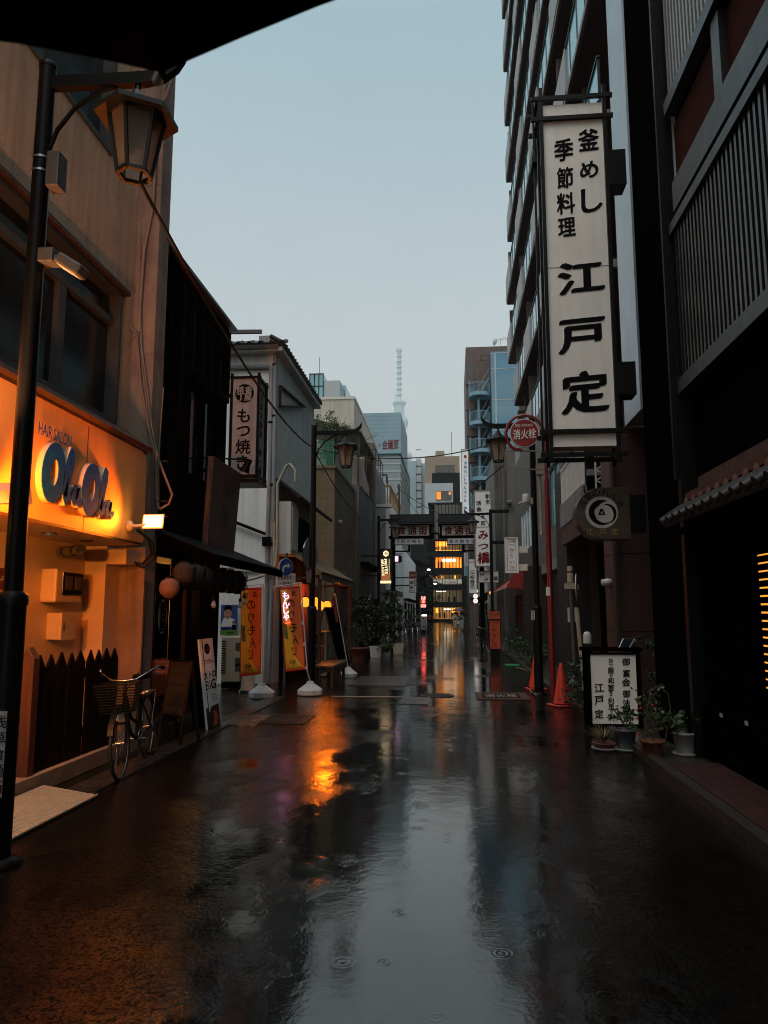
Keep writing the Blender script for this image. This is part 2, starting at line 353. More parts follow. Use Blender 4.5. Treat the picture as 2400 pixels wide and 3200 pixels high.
# ---- lettering: glyph outlines from the built-in font, laid on a plane
GC = {}
def glyph(ch, bold=0.0):
    bold = 0.0; key = (ch, bold)
    if key in GC: return GC[key]
    c = bpy.data.curves.new('glyph', 'FONT'); c.body = ch; c.size = 1; c.extrude = .012; c.offset = bold; c.resolution_u = 3
    o = bpy.data.objects.new('glyph', c); COL.objects.link(o)
    dg = bpy.context.evaluated_depsgraph_get(); dg.update()
    me = bpy.data.meshes.new_from_object(o.evaluated_get(dg))
    vs = [v.co.copy() for v in me.vertices]; fs = [tuple(p.vertices) for p in me.polygons]
    bpy.data.objects.remove(o); bpy.data.curves.remove(c); bpy.data.meshes.remove(me)
    if vs:
        bb = (min(v.x for v in vs), max(v.x for v in vs), min(v.y for v in vs), max(v.y for v in vs))
    else: bb = (0, .3, 0, .7)
    GC[key] = (vs, fs, bb); return GC[key]
def put(mb, s, c, r, u, w=None, h=None, bold=0.0, lift=.004, fit=True):
    """one string set as a line, centred at c, fitted to width w and/or height h"""
    vs, fs, bb = glyph(s, bold)
    if not vs: return
    r, u = V(r), V(u); n = r.cross(u)
    gw, gh = bb[1] - bb[0], bb[3] - bb[2]
    if w and h: sx, sy = w / gw, h / gh
    elif w: sx = sy = w / gw
    else: sx = sy = h / gh
    cx, cyy = (bb[0] + bb[1]) / 2, (bb[2] + bb[3]) / 2
    b = bold * .8
    for i, (ox, oy) in enumerate(STROKES if b > .012 else ((0, 0),)):
        mb.add([V(c) + r * ((v.x - cx + ox * b) * sx) + u * ((v.y - cyy + oy * b) * sy) + n * (lift + i * .0004 + v.z * min(sx, .3)) + u * ((v.x - cx) * sx * (.07 if b > .015 else 0)) for v in vs], fs)
STROKES = ((0, 0), (.55, .42), (-.55, -.42), (1.1, .8), (-1.1, -.8), (.3, -.4), (-.3, .4))      # a slanted nib: thick and thin strokes
def column(mb, s, top, r, u, size, pitch=None, bold=0.0, lift=.004, wide=1.0):
    """characters stacked downwards from top (centre of the upper edge)"""
    pitch = pitch or size * 1.05; r, u = V(r), V(u); n = r.cross(u)
    for i, ch in enumerate(s):
        if ch == ' ': continue
        vs, fs, bb = glyph(ch, bold)
        cx, cyy = (bb[0] + bb[1]) / 2, (bb[2] + bb[3]) / 2
        k = size / 1.0
        if ch == 'ー':
            r2, u2 = u * -1, r
        else: r2, u2 = r, u
        c = V(top) - u * (pitch * i + size / 2)
        b = bold * .8
        for j, (ox, oy) in enumerate(STROKES if b > .012 else ((0, 0),)):
            mb.add([c + r2 * ((v.x - cx + ox * b) * k * wide) + u2 * ((v.y - cyy + oy * b) * k) + n * (lift + j * .0004 + v.z * min(k, .3)) for v in vs], fs)
def wall_cells(mb, axis, p0, p1, a0, a1, z0, z1, holes):
    """a wall slab between planes p0..p1 on the given axis with rectangular openings"""
    As = sorted({a0, a1, *[h[0] for h in holes], *[h[1] for h in holes]}); Zs = sorted({z0, z1, *[h[2] for h in holes], *[h[3] for h in holes]})
    As = [a for a in As if a0 <= a <= a1]; Zs = [z for z in Zs if z0 <= z <= z1]
    for i in range(len(As) - 1):
        run = None
        for j in range(len(Zs) - 1):
            ca, cz = (As[i] + As[i + 1]) / 2, (Zs[j] + Zs[j + 1]) / 2
            hole = any(h[0] < ca < h[1] and h[2] < cz < h[3] for h in holes)
            if not hole: run = (run[0], Zs[j + 1]) if run else (Zs[j], Zs[j + 1])
            if (hole or j == len(Zs) - 2) and run:
                if axis == 'x': mb.box(p0, p1, As[i], As[i + 1], *run)
                else: mb.box(As[i], As[i + 1], p0, p1, *run)
                run = None
    return mb
def window(parent, axis, plane, a0, a1, z0, z1, sgn=1, mull=1, depth=.10, fm='grey_metal', gm='glass_dark', fw=.05, rails=0):
    """a framed window on a wall: frame part with its pane as sub-part. plane = outer face"""
    mb = MB(); f0, f1 = plane - sgn * depth, plane - sgn * .02
    lo, hi = min(f0, f1), max(f0, f1)
    def bx(b, a, c, d, e_, l, h): (b.box(l, h, a, c, d, e_) if axis == 'x' else b.box(a, c, l, h, d, e_))
    bx(mb, a0, a1, z0, z0 + fw, lo, hi); bx(mb, a0, a1, z1 - fw, z1, lo, hi)
    bx(mb, a0, a0 + fw, z0 + fw, z1 - fw, lo, hi); bx(mb, a1 - fw, a1, z0 + fw, z1 - fw, lo, hi)
    for i in range(1, mull + 1):
        c = a0 + (a1 - a0) * i / (mull + 1); bx(mb, c - fw / 2, c + fw / 2, z0 + fw, z1 - fw, lo + .01, hi - .01)
    for i in range(1, rails + 1):
        c = z0 + (z1 - z0) * i / (rails + 1); bx(mb, a0 + fw, a1 - fw, c - fw / 2, c + fw / 2, lo + .012, hi - .012)
    f = mb.build('window', fm, parent)
    g = MB(); gp = plane - sgn * (depth * .6); bx(g, a0 + fw * .6, a1 - fw * .6, z0 + fw * .6, z1 - fw * .6, gp - .008, gp + .008)
    g.build('pane', gm, f); return f
def leaves(mb, c, rad, n, size, droop=0.0, flatn=False):
    c = V(c)
    for _ in range(n):
        while True:
            q = V((random.uniform(-1, 1), random.uniform(-1, 1), random.uniform(-1, 1)))
            if q.length <= 1: break
        q = q * (.35 + .65 * random.random()) if random.random() < .3 else q.normalized() * (random.random() ** .33)
        p = c + V((q.x * rad[0], q.y * rad[1], q.z * rad[2]))
        s = size * random.uniform(.6, 1.35)
        d = V((random.uniform(-1, 1), random.uniform(-1, 1), random.uniform(-.7 - droop, .6))).normalized()
        a = d.orthogonal().normalized(); a.rotate(Matrix.Rotation(random.uniform(0, 6.28), 3, d))
        mb.add([p, p + d * s * .5 + a * s * .28, p + d * s, p + d * s * .5 - a * s * .28], [(0, 1, 2, 3)])
def clumps(mb, c, rad, k, n, size, cr=.38, droop=0.0):
    for _ in range(k):
        t = random.uniform(0, 6.28); ph = random.uniform(-1, 1); rr = random.random() ** .4
        q = V((math.cos(t) * math.sqrt(1 - ph * ph), math.sin(t) * math.sqrt(1 - ph * ph), ph)) * rr
        p = V(c) + V((q.x * rad[0], q.y * rad[1], q.z * rad[2]))
        f = cr * random.uniform(.6, 1.2)
        leaves(mb, p, (rad[0] * f, rad[1] * f, rad[2] * f * .8), n // k, size, droop)
def catenary(a, b, sag, n=14):
    a, b = V(a), V(b)
    return [a.lerp(b, t / n) - Z_ * (sag * 4 * (t / n) * (1 - t / n)) for t in range(n + 1)]

# ------------------------------------------------------------------ wet road
def wet_road():
    m = bpy.data.materials.new('wet_asphalt'); m.use_nodes = True; n = m.node_tree; L = n.links; b = n.nodes['Principled BSDF']
    N = n.nodes.new
    g = N('ShaderNodeNewGeometry')
    def noise(sc, det=5, rough=.6, stretch=None):
        t = N('ShaderNodeTexNoise'); t.inputs['Scale'].default_value = sc; t.inputs['Detail'].default_value = det; t.inputs['Roughness'].default_value = rough
        if stretch:
            mp = N('ShaderNodeMapping'); mp.inputs['Scale'].default_value = stretch
            L.new(g.outputs['Position'], mp.inputs[0]); L.new(mp.outputs[0], t.inputs['Vector'])
        else: L.new(g.outputs['Position'], t.inputs['Vector'])
        return t.outputs[0]
    def rng(i, a, c, d=0.0, f=1.0):
        r = N('ShaderNodeMapRange'); r.inputs[1].default_value = a; r.inputs[2].default_value = c; r.inputs[3].default_value = d; r.inputs[4].default_value = f
        L.new(i, r.inputs[0]); return r.outputs[0]
    def math_(op, a, c):
        x = N('ShaderNodeMath'); x.operation = op
        for k, q in enumerate((a, c)):
            if isinstance(q, (int, float)): x.inputs[k].default_value = q
            else: L.new(q, x.inputs[k])
        return x.outputs[0]
    sx = N('ShaderNodeSeparateXYZ'); L.new(g.outputs['Position'], sx.inputs[0])
    # standing water lies along the crown-side gutter of the lane, in pools of uneven outline
    dx = math_('ABSOLUTE', math_('ADD', sx.outputs[0], .15), 0)
    lane = rng(dx, .45, 1.8, .19, -.08)
    pool = math_('ADD', noise(.75, 6, .62, (1, .62, 1)), lane)
    wet = rng(pool, .47, .60)
    grit = noise(58, 3, .7); stone = noise(24, 4, .65); roll = noise(6.5, 4, .55, (1, .8, 1)); swell = noise(1.7, 3, .5)
    # rain-drop rings
    vo = N('ShaderNodeTexVoronoi'); vo.inputs['Scale'].default_value = 4.2; L.new(g.outputs['Position'], vo.inputs['Vector'])
    dist = vo.outputs['Distance']
    cs = N('ShaderNodeSeparateColor'); L.new(vo.outputs['Color'], cs.inputs[0])
    ring = math_('MULTIPLY', math_('SINE', math_('MULTIPLY', dist, 62), 0), rng(dist, .04, .30, 1, 0))
    ring = math_('MULTIPLY', ring, rng(cs.outputs[0], .50, .62))
    # rough film over the stones, smooth film in the pools
    h_dry = math_('ADD', math_('MULTIPLY', grit, .62), math_('ADD', math_('MULTIPLY', stone, .75), math_('MULTIPLY', roll, .38)))
    h_wet = math_('ADD', math_('MULTIPLY', roll, .30), math_('ADD', math_('MULTIPLY', ring, .13), math_('ADD', math_('MULTIPLY', grit, .07), math_('MULTIPLY', stone, .12))))
    mxh = N('ShaderNodeMix'); mxh.data_type = 'FLOAT'
    L.new(wet, mxh.inputs[0]); L.new(h_dry, mxh.inputs[2]); L.new(h_wet, mxh.inputs[3])
    bp = N('ShaderNodeBump'); bp.inputs['Strength'].default_value = 1.0; bp.inputs['Distance'].default_value = .0042
    L.new(math_('ADD', mxh.outputs[0], math_('MULTIPLY', swell, .8)), bp.inputs['Height'])
    L.new(bp.outputs[0], b.inputs['Normal'])
    cm = N('ShaderNodeMix'); cm.data_type = 'RGBA'; cm.inputs[6].default_value = (.0085, .0072, .0062, 1); cm.inputs[7].default_value = (.003, .0027, .0025, 1)
    L.new(rng(stone, .35, .65), cm.inputs[0]); L.new(cm.outputs[2], b.inputs['Base Color'])
    rm = N('ShaderNodeMix'); rm.data_type = 'FLOAT'; rm.inputs[2].default_value = .10; rm.inputs[3].default_value = .025
    L.new(wet, rm.inputs[0]); L.new(rm.outputs[0], b.inputs['Roughness'])
    # stones stand proud of the film: they break the gloss into specks
    film = rng(math_('ADD', math_('MULTIPLY', grit, .6), math_('MULTIPLY', stone, .4)), .44, .53)
    film = math_('MULTIPLY', film, rng(noise(1.9, 5, .65, (1, .7, 1)), .40, .60, .18, 1.25))
    sm_ = N('ShaderNodeMix'); sm_.data_type = 'FLOAT'; sm_.inputs[3].default_value = .85
    L.new(wet, sm_.inputs[0]); L.new(math_('ADD', math_('MULTIPLY', film, .46), .015), sm_.inputs[2]); L.new(sm_.outputs[0], b.inputs['Specular IOR Level'])
    b.inputs['IOR'].default_value = 1.55
    return m
M['road'] = wet_road()
def struct(name, mb, m): return mb.build(name, m, kind='structure')
gmb = MB(); gmb.quad((-1600, -60, -.02), (1600, -60, -.02), (1600, 2600, -.02), (-1600, 2600, -.02)); struct('ground', gmb, 'grey_conc')
rmb = MB(); rmb.quad((-40, -30, -.004), (40, -30, -.004), (40, 150, -.004), (-40, 150, -.004)); struct('road', rmb, M['road'])
pv = MB()
pv.box(2.08, 2.62, -8, 7.75, 0, .10); struct('red_tile_pavement', pv, 'tile_red')
pv = MB(); pv.box(1.98, 2.08, -8, 12.6, -.002, .085)
for i in range(9): pv.box(1.93, 2.06, 12.7 + i * 2.4, 15.05 + i * 2.4, -.002, .07)
struct('kerb', pv, 'kerb')
pv = MB(); pv.box(2.08, 4.0, 7.75, 12.5, 0, .06); pv.box(2.06, 6.0, 12.5, 36, 0, .06); struct('pavement', pv, 'slabgrey')
pv = MB()
for i in range(12): pv.box(-3.42, -3.12, 6.45 + i * .62, 7.05 + i * .62, -.003, .012)
struct('gutter_slabs', pv, 'slabgrey')
pv = MB(); pv.box(-4.9, -3.62, -6, 8.8, 0, .15); struct('step_platform', pv, 'step')
# covers and patches set in the road
def cover(name, mb, m, label, cat='road cover'): return tag(mb.build(name, m), label, cat)
mb = MB(); mb.lathe([(.33, 0), (.33, .006), (.30, .009), (.30, .006), (0, .006)], (-.33, 14.4, 0), 28)
for a in range(8): mb.box(-.33 - .25, -.33 + .25, 14.4 - .26 + a * .07, 14.4 - .24 + a * .07, .006, .011)
cover('manhole_cover', mb, 'grate', 'round iron manhole cover in the middle of the wet lane')
mb = MB(); mb.box(-.95, -.45, 13.0, 14.1, -.002, .004); cover('road_patch', mb, 'slabgrey', 'small grey concrete patch in the lane near the round manhole')
mb = MB(); mb.box(-2.3, -1.05, 16.2, 18.6, -.002, .004); cover('road_patch', mb, 'slabgrey', 'large pale repaired rectangle of paving beside the wooden bench')
mb = MB(); mb.box(.45, 1.32, 13.9, 14.85, -.002, .006); o = cover('hydrant_cover', mb, 'ink', 'black ground hydrant cover with orange painted border and worn letters')
mb = MB(); mb.box(.40, 1.37, 14.75, 14.95, -.001, .009); mb.box(.40, 1.37, 13.80, 13.98, -.001, .009); mb.box(.40, .52, 13.98, 14.75, -.001, .009); mb.box(1.22, 1.37, 13.98, 14.75, -.001, .009)
q = mb.build('border', 'clay', o)
mb = MB(); put(mb, '消火栓', (.87, 14.36, .006), X_, Y_, w=.6, h=.5, bold=.02); mb.build('lettering', 'step', o)
mb = MB(); mb.box(-2.9, -2.1, 10.55, 11.5, -.002, .006)
for a in range(12):
    mb.box(-2.88 + a * .065, -2.85 + a * .065, 10.58, 11.47, .006, .014)
for a in range(10): mb.box(-2.88, -2.12, 10.6 + a * .09, 10.62 + a * .09, .006, .013)
cover('drain_cover', mb, 'grate', 'patterned square iron cover in the road before the black menu board')
mb = MB(); mb.box(-3.25, -2.75, 10.35, 10.42, 0, .015)
for a in range(9): mb.box(-3.25, -2.75, 10.45 + a * .1, 10.5 + a * .1, 0, .02)
cover('gutter_grate', mb, 'steel', 'barred steel gutter grate at the kerb beside the tall white food board')
mb = MB(); mb.box(-2.3, -.9, 14.02, 14.12, -.002, .003); cover('road_line', mb, 'step', 'worn white line painted across the wet lane', 'road marking')
# chequer plate ramp before the salon
mb = MB(); mb.slabquad((-3.58, 4.6, .05), (-3.02, 4.6, .012), (-3.02, 6.28, .012), (-3.58, 6.42, .05), .012)
for i in range(20):
    for j in range(56):
        x = -3.56 + i * .028; y = 4.63 + j * .030 + (i % 2) * .015
        z = .062 - (x + 3.58) / .56 * .038
        if y < 6.3: mb.ob((x, y, z + .002), V((1, .8 * (1 if i % 2 else -1), -.05)), V((-.8 * (1 if i % 2 else -1), 1, 0)), .018, .006, .006)
tag(mb.build('ramp_plate', 'plate'), 'cream chequered metal ramp plate in front of the salon step', 'ramp plate')
mb = MB(); mb.box(-3.5, -3.1, 3.9, 4.5, -.002, .008); cover('utility_cover', mb, 'slabgrey', 'puddled rectangular utility cover in the road below the chequered plate')

# ------------------------------------------------------------------ hair salon (left, nearest)
S = thing('salon_building', 'brown rendered building with glowing orange salon signboard and dark upper windows', 'building', (-4.1, 6, 0))
zt = P(410, 627, X=-4.1).z; h1y = P(257, 800, X=-4.1).y
holes = [(3.6, 8.52, 3.82, 5.52), (2.0, 8.05, P(240, 415, X=-4.1).z + .25, 11.0)]
mb = MB(); wall_cells(mb, 'x', -4.5, -4.1, -6, 8.87, 3.35, 12.5, holes); mb.box(-9, -4.5, -6, 8.87, 3.35, 12.5); mb.box(-9, -4.42, -6, 9.1, 0, 3.35)
mb.build('wall', 'salon_wall', S)
mb = MB(); mb.box(-4.10, -3.8, 8.87, 9.2, 0, 12.5); mb.box(-4.5, -4.10, 8.87, 9.2, 0, 12.5)
for z in (1.35, 4.86, 7.2, 9.8): mb.box(-4.11, -3.797, 8.866, 9.203, z, z + .012)
mb.build('corner_column', 'salon_concrete', S)
mb = MB(); mb.box(-4.42, -4.38, -6, 8.5, .15, 2.34); mb.build('recess_wall', 'salon_cream', S)
mb = MB(); mb.box(-4.42, -4.12, 8.5, 8.87, .15, 2.34); mb.build('recess_pillar', 'salon_cream', S)
mb = MB(); mb.box(-4.42, -3.78, -6, 8.45, 2.34, 2.42); mb.build('soffit', 'salon_cream', S)
# signboard
mb = MB(); mb.prism([(-6, 2.34), (8.38, 2.34), (8.45, 2.40), (8.45, 3.33), (8.40, 3.42), (8.30, 3.45), (-6, 3.45)], (-3.78, 0, 0), Y_, Z_, .13)
fas = mb.build('signboard', 'fascia', S)
mb = MB()
for y in (3.4, 5.2, 7.0): mb.box(-3.652, -3.647, y, y + .006, 2.36, 3.42)
mb.box(-3.652, -3.646, -6, 8.4, 2.34, 2.365); mb.build('joint', 'ledge', fas)
mb = MB(); mb.slabquad((-4.1, -6, 3.78), (-3.62, -6, 3.47), (-3.62, 8.5, 3.47), (-4.1, 8.86, 3.78), .05); mb.box(-4.1, -3.64, -6, 8.48, 3.45, 3.475)
mb.build('ledge', 'ledge', S)
def rimmed(y0, y1, z0, z1, mulls, x=-4.1):
    f = MB(); t = .06
    f.box(x - .22, x + .02, y0, y1, z0, z0 + t); f.box(x - .22, x + .02, y0, y1, z1 - t, z1); f.box(x - .22, x + .02, y1 - t, y1, z0 + t, z1 - t); f.box(x - .22, x + .02, y0, y0 + t, z0 + t, z1 - t)
    zz = z1 - .38
    f.box(x - .18, x - .06, y0 + t, y1 - t, zz - .05, zz + .03)
    for i, y in enumerate(mulls):
        f.box(x - .17, x - .07, y - .035, y + .035, z0 + t, zz - .05)
    o = f.build('window', 'grey_metal', S)
    g = MB(); g.box(x - .15, x - .135, y0 + t * .5, y1 - t * .5, z0 + t * .5, z1 - t * .5); g.build('pane', 'glass_curtain', o)
rimmed(3.6, 8.52, 3.82, 5.52, (5.0, 5.75, 7.25, 7.32)); rimmed(2.0, 8.05, holes[1][2], 11.0, (3.5, 5.2, 6.6))
mb = MB(); mb.box(-4.1, -4.03, 3.4, 8.62, 5.53, 5.58); mb.build('window_hood', 'ledge', S)
# raised letters
yl = lambda px, py: P(px, py, X=-3.65)
mb = MB(); put(mb, 'HAIR SALON', (-3.60, P(174, 1366, X=-3.60).y, P(174, 1366, X=-3.60).z + .02), Y_, Z_, w=P(224, 1400, X=-3.64).y - P(124, 1350, X=-3.64).y, h=.11, bold=.012, lift=.0); 
mb.build('hair_salon_lettering', 'ink_blue', fas)
def fat_ring(mb, cy_, cz, ro, ri, sh, x0, x1, n=32, shift=0.0):
    """a fat script O: outer and inner outline, sheared, as a solid"""
    def loop(a, b, dx): return [(cy_ + dx + a * math.cos(2 * math.pi * k / n) + sh * b * math.sin(2 * math.pi * k / n), cz + b * math.sin(2 * math.pi * k / n)) for k in range(n)]
    o_, i_ = loop(*ro, 0), loop(*ri, shift)
    vs = []
    for x in (x0, x1): vs += [V((x, a, b)) for a, b in o_] + [V((x, a, b)) for a, b in i_]
    fs = []
    for k in range(n):
        j = (k + 1) % n
        fs += [(k, j, n + j, n + k), (2 * n + k, 3 * n + k, 3 * n + j, 2 * n + j), (k, 2 * n + k, 2 * n + j, j), (n + k, n + j, 3 * n + j, 3 * n + k)]
    mb.add(vs, fs)
def ribbon(mb, pts, ws, x0, x1):
    """a brush stroke in the wall plane with given half widths"""
    L_, R_ = [], []
    for i, (a, b) in enumerate(pts):
        p, q = pts[max(i - 1, 0)], pts[min(i + 1, len(pts) - 1)]
        d = V((q[0] - p[0], q[1] - p[1])).normalized(); nn = V((-d.y, d.x)) * ws[i]
        L_.append((a + nn.x, b + nn.y)); R_.append((a - nn.x, b - nn.y))
    for i in range(len(pts) - 1):
        q4 = [L_[i], L_[i + 1], R_[i + 1], R_[i]]
        vs = [V((x, *c)) for x in (x0, x1) for c in q4]
        mb.add(vs, [(0, 1, 2, 3), (4, 7, 6, 5), (0, 4, 5, 1), (1, 5, 6, 2), (2, 6, 7, 3), (3, 7, 4, 0)])
def script_word(mb, y, z, s, x0, x1, g=0.0):
    e_ = g
    fat_ring(mb, y + .20 * s, z, (.225 * s + e_, .33 * s + e_), (.085 * s - e_, .155 * s - e_), .10, x0, x1, shift=.015 * s)
    a = y + .43 * s
    pts = [(a + .02 * s, z - .22 * s), (a + .09 * s, z - .04 * s), (a + .155 * s, z + .16 * s), (a + .17 * s, z + .30 * s), (a + .13 * s, z + .335 * s), (a + .085 * s, z + .24 * s), (a + .03 * s, z + .0), (a + .015 * s, z - .18 * s), (a + .05 * s, z - .27 * s), (a + .12 * s, z - .20 * s), (a + .18 * s, z - .10 * s)]
    ribbon(mb, pts, [t * s + e_ for t in (.03, .028, .024, .022, .024, .032, .045, .048, .045, .03, .02)], x0, x1)
    a += .17 * s
    pts = [(a + .12 * s, z - .08 * s), (a + .05 * s, z - .09 * s), (a + .01 * s, z - .18 * s), (a + .05 * s, z - .26 * s), (a + .10 * s, z - .18 * s), (a + .14 * s, z - .08 * s), (a + .115 * s, z - .22 * s), (a + .16 * s, z - .27 * s), (a + .23 * s, z - .20 * s)]
    ribbon(mb, pts, [t * s + e_ for t in (.025, .028, .034, .03, .026, .032, .034, .03, .018)], x0, x1)
ly0, ly1 = yl(118, 1430).y, yl(340, 1560).y
sw = (ly1 - ly0) / 1.66
mb = MB(); script_word(mb, ly0, 2.81, sw * 1.0, -3.648, -3.592, .006); script_word(mb, ly0 + .86 * sw, 2.77, sw * .96, -3.648, -3.592, .006)
o = mb.build('raised_letters', 'cream_edge', fas)
mb = MB(); script_word(mb, ly0, 2.81, sw * 1.0, -3.5915, -3.584, .004); script_word(mb, ly0 + .86 * sw, 2.77, sw * .96, -3.5915, -3.584, .004); mb.build('letter_faces', 'blue', o)

# things fixed to the salon front
def floodlight(y, z, aim, label, lit, dz=.05):
    o = thing('floodlight', label, 'lamp', (-3.648, y, z), 'floodlights on the salon signboard')
    mb = MB(); mb.lathe([(.065, 0), (.065, .025), (.04, .05)], (-3.648, y, z), 14, X_); mb.tube([(-3.60, y, z), (-3.52, y + .03, z + .01), (-3.42, y + .08, z + dz * .7)], .018); mb.build('bracket', 'cream_plastic', o)
    c = V((-3.38, y + .10, z + dz)); d = (V(aim) - c).normalized(); r = d.cross(Z_).normalized(); u = r.cross(d)
    mb = MB(); a0, a1 = (.13, .085), (.07, .05)
    f = [c + d * .05 + r * (sx * a0[0]) + u * (sy * a0[1]) for sx, sy in ((-1, -1), (1, -1), (1, 1), (-1, 1))]; k = [c - d * .07 + r * (sx * a1[0]) + u * (sy * a1[1]) for sx, sy in ((-1, -1), (1, -1), (1, 1), (-1, 1))]
    mb.add(f + k, [(4, 7, 6, 5), (0, 4, 5, 1), (1, 5, 6, 2), (2, 6, 7, 3), (3, 7, 4, 0), (0, 1, 2, 3)])
    mb.build('housing', 'cream_plastic', o)
    mb = MB(); mb.ob(c + d * .056, r, u, .22, .135, .008); mb.build('lens', 'lamp_hot' if lit else 'glass_dark', o)
    return o, c + d * .09, d
def spot(name, loc, aim, col, e_, size, blend=.6, rad=.06, par=None):
    l = bpy.data.lights.new(name, 'SPOT'); l.color = col; l.energy = e_; l.spot_size = R(size); l.spot_blend = blend; l.shadow_soft_size = rad
    o = bpy.data.objects.new(name, l); COL.objects.link(o); o.location = loc; o.rotation_euler = (V(aim) - V(loc)).to_track_quat('-Z', 'Y').to_euler()
    if par: o.parent = par; o.location = V(loc) - OFF[par.name]
    return o
ORANGE = (1, .175, .006)
fl, lp, ld = floodlight(8.02, 2.52, (-3.55, 5.6, 3.0), 'lit floodlight at the far lower end of the orange signboard', True)
spot('floodlight_beam', lp, (-3.68, 5.0, 3.15), ORANGE, 80, 104, .9, .05, fl)
fl2, lp2, ld2 = floodlight(5.25, 2.40, (-3.62, 8.4, 3.6), 'dark floodlight head hanging behind the black lamp post', True)
spot('floodlight_beam', lp2, (-3.66, 7.9, 3.25), ORANGE, 70, 110, .95, .05, fl2); spot('floodlight_spill', lp2, (-4.36, 7.2, 1.75), ORANGE, 45, 140, .5, .05, fl2)
fl3, lp3, ld3 = floodlight(4.1, 2.44, (-4.0, 6.6, 1.4), 'lit floodlight hanging low from the signboard over the chequered plate', True, -.24)
spot('floodlight_beam', lp3, (-3.45, 5.6, .0), (1, .50, .20), 120, 80, .6, .05, fl3); spot('floodlight_recess', lp3, (-4.36, 7.4, 1.5), (1, .27, .025), 190, 75, .6, .05, fl3); spot('floodlight_glow', V((-3.1, 4.1, 2.7)), (-3.95, 6.4, 6.5), (1, .42, .17), 200, 120, .8, .05, fl3); spot('floodlight_beam', V((-3.2, 4.1, 2.7)), (-3.66, 6.4, 3.2), (1, .12, .004), 70, 90, .9, .05, fl3)
mb = MB(); o = thing('electric_meter', 'cream electric meter cabinet with dark window on the salon wall', 'meter', (-4.38, 7.9, 1.7))
mb.box(-4.38, -4.20, 7.55, 8.12, 1.66, 2.02); mb.build('cabinet', 'cream_plastic', o, .02)
mb = MB(); mb.box(-4.20, -4.185, 7.66, 8.09, 1.74, 1.99); mb.build('window', 'glass_dark', o, .01)
mb = MB(); mb.box(-4.184, -4.178, 7.72, 7.85, 1.80, 1.95); mb.box(-4.184, -4.178, 7.92, 8.05, 1.80, 1.95); mb.build('meter_face', 'grey_metal', o)
o = thing('switch_box', 'small cream switch box below the electric meter', 'box', (-4.38, 7.85, 1.3))
mb = MB(); mb.box(-4.38, -4.22, 7.72, 8.02, 1.26, 1.55); mb.build('box', 'cream_plastic', o, .01)
mb = MB(); mb.box(-4.22, -4.205, 7.715, 8.025, 1.255, 1.555); h = mb.build('door', 'cream_plastic', o, .005)
mb = MB(); mb.box(-4.205, -4.195, 7.75, 7.765, 1.36, 1.44); mb.build('handle', 'grey_metal', h)
mb = MB(); mb.cyl((-4.38, 7.9, 2.22), (-3.98, 7.62, 2.22), .06, .06, 16); o = tag(mb.build('vent_pipe', 'steel'), 'perforated metal vent pipe under the salon soffit', 'vent')
mb = MB()
for t in (.28, .36, .72, .8): 
    c = V((-4.38, 7.9, 2.22)).lerp(V((-3.98, 7.62, 2.22)), t)
    mb.lathe([(.0615, -.008), (.0615, .008)], c, 16, V((.4, -.28, 0)), cap=False)
mb.build('slots', 'ink', o)
o = thing('price_board', 'dark brown price board beside the lamp post on the cream wall', 'board', (-4.38, 6.3, 1.6))
mb = MB(); mb.box(-4.38, -4.35, 6.0, 7.02, 1.20, 1.98); mb.build('board', 'maroon', o)
mb = MB()
for i, s in enumerate(('CUT ¥4,500', 'COLOR ¥4,500', 'PERM ¥3,500', 'SPA ¥3,000', 'SET ¥3,000')): put(mb, s, (-4.35, 6.72, 1.88 - i * .13), Y_, Z_, w=.42, h=.045, lift=.003)
mb.build('lettering', 'white_ink', o)
for y, nm, lb in ((7.0, 'white_glow', 'lit round downlight in the salon soffit'), (7.75, 'ink', 'dark round downlight in the salon soffit')):
    o = thing('downlight', lb, 'lamp', (-4.0, y, 2.34)); mb = MB(); mb.lathe([(.075, 0), (.075, -.012), (.055, -.016)], (-4.0, y, 2.34), 18, cap=False); mb.build('rim', 'grey_metal', o)
    mb = MB(); mb.lathe([(.054, -.002), (.054, -.006)], (-4.0, y, 2.34), 18); mb.build('lens', nm, o)
mb = MB(); mb.box(-4.12, -3.86, 8.47, 8.86, 2.12, 2.30); tag(mb.build('junction_box', 'salon_cream', bevel=.008), 'square cream junction box below the end of the signboard', 'box')
mb = MB(); mb.tube([(-3.62, 8.2, 2.5), (-3.58, 8.42, 2.42), (-3.60, 8.6, 2.25), (-3.78, 8.75, 2.14), (-3.86, 8.7, 2.16)], .018, 6); mb.tube([(-3.6, 8.25, 2.48), (-3.55, 8.48, 2.38), (-3.58, 8.66, 2.2), (-3.8, 8.8, 2.1), (-3.86, 8.74, 2.14)], .014, 6)
tag(mb.build('flexible_conduit', 'cable'), 'two black flexible conduits looping from the floodlight', 'cable')
mb = MB(); mb.tube([(-3.79, 8.89, 1.95), (-3.80, 8.89, .15)], .016, 6); tag(mb.build('conduit', 'cable'), 'thin black conduit running down the pillar beside the fence', 'cable')
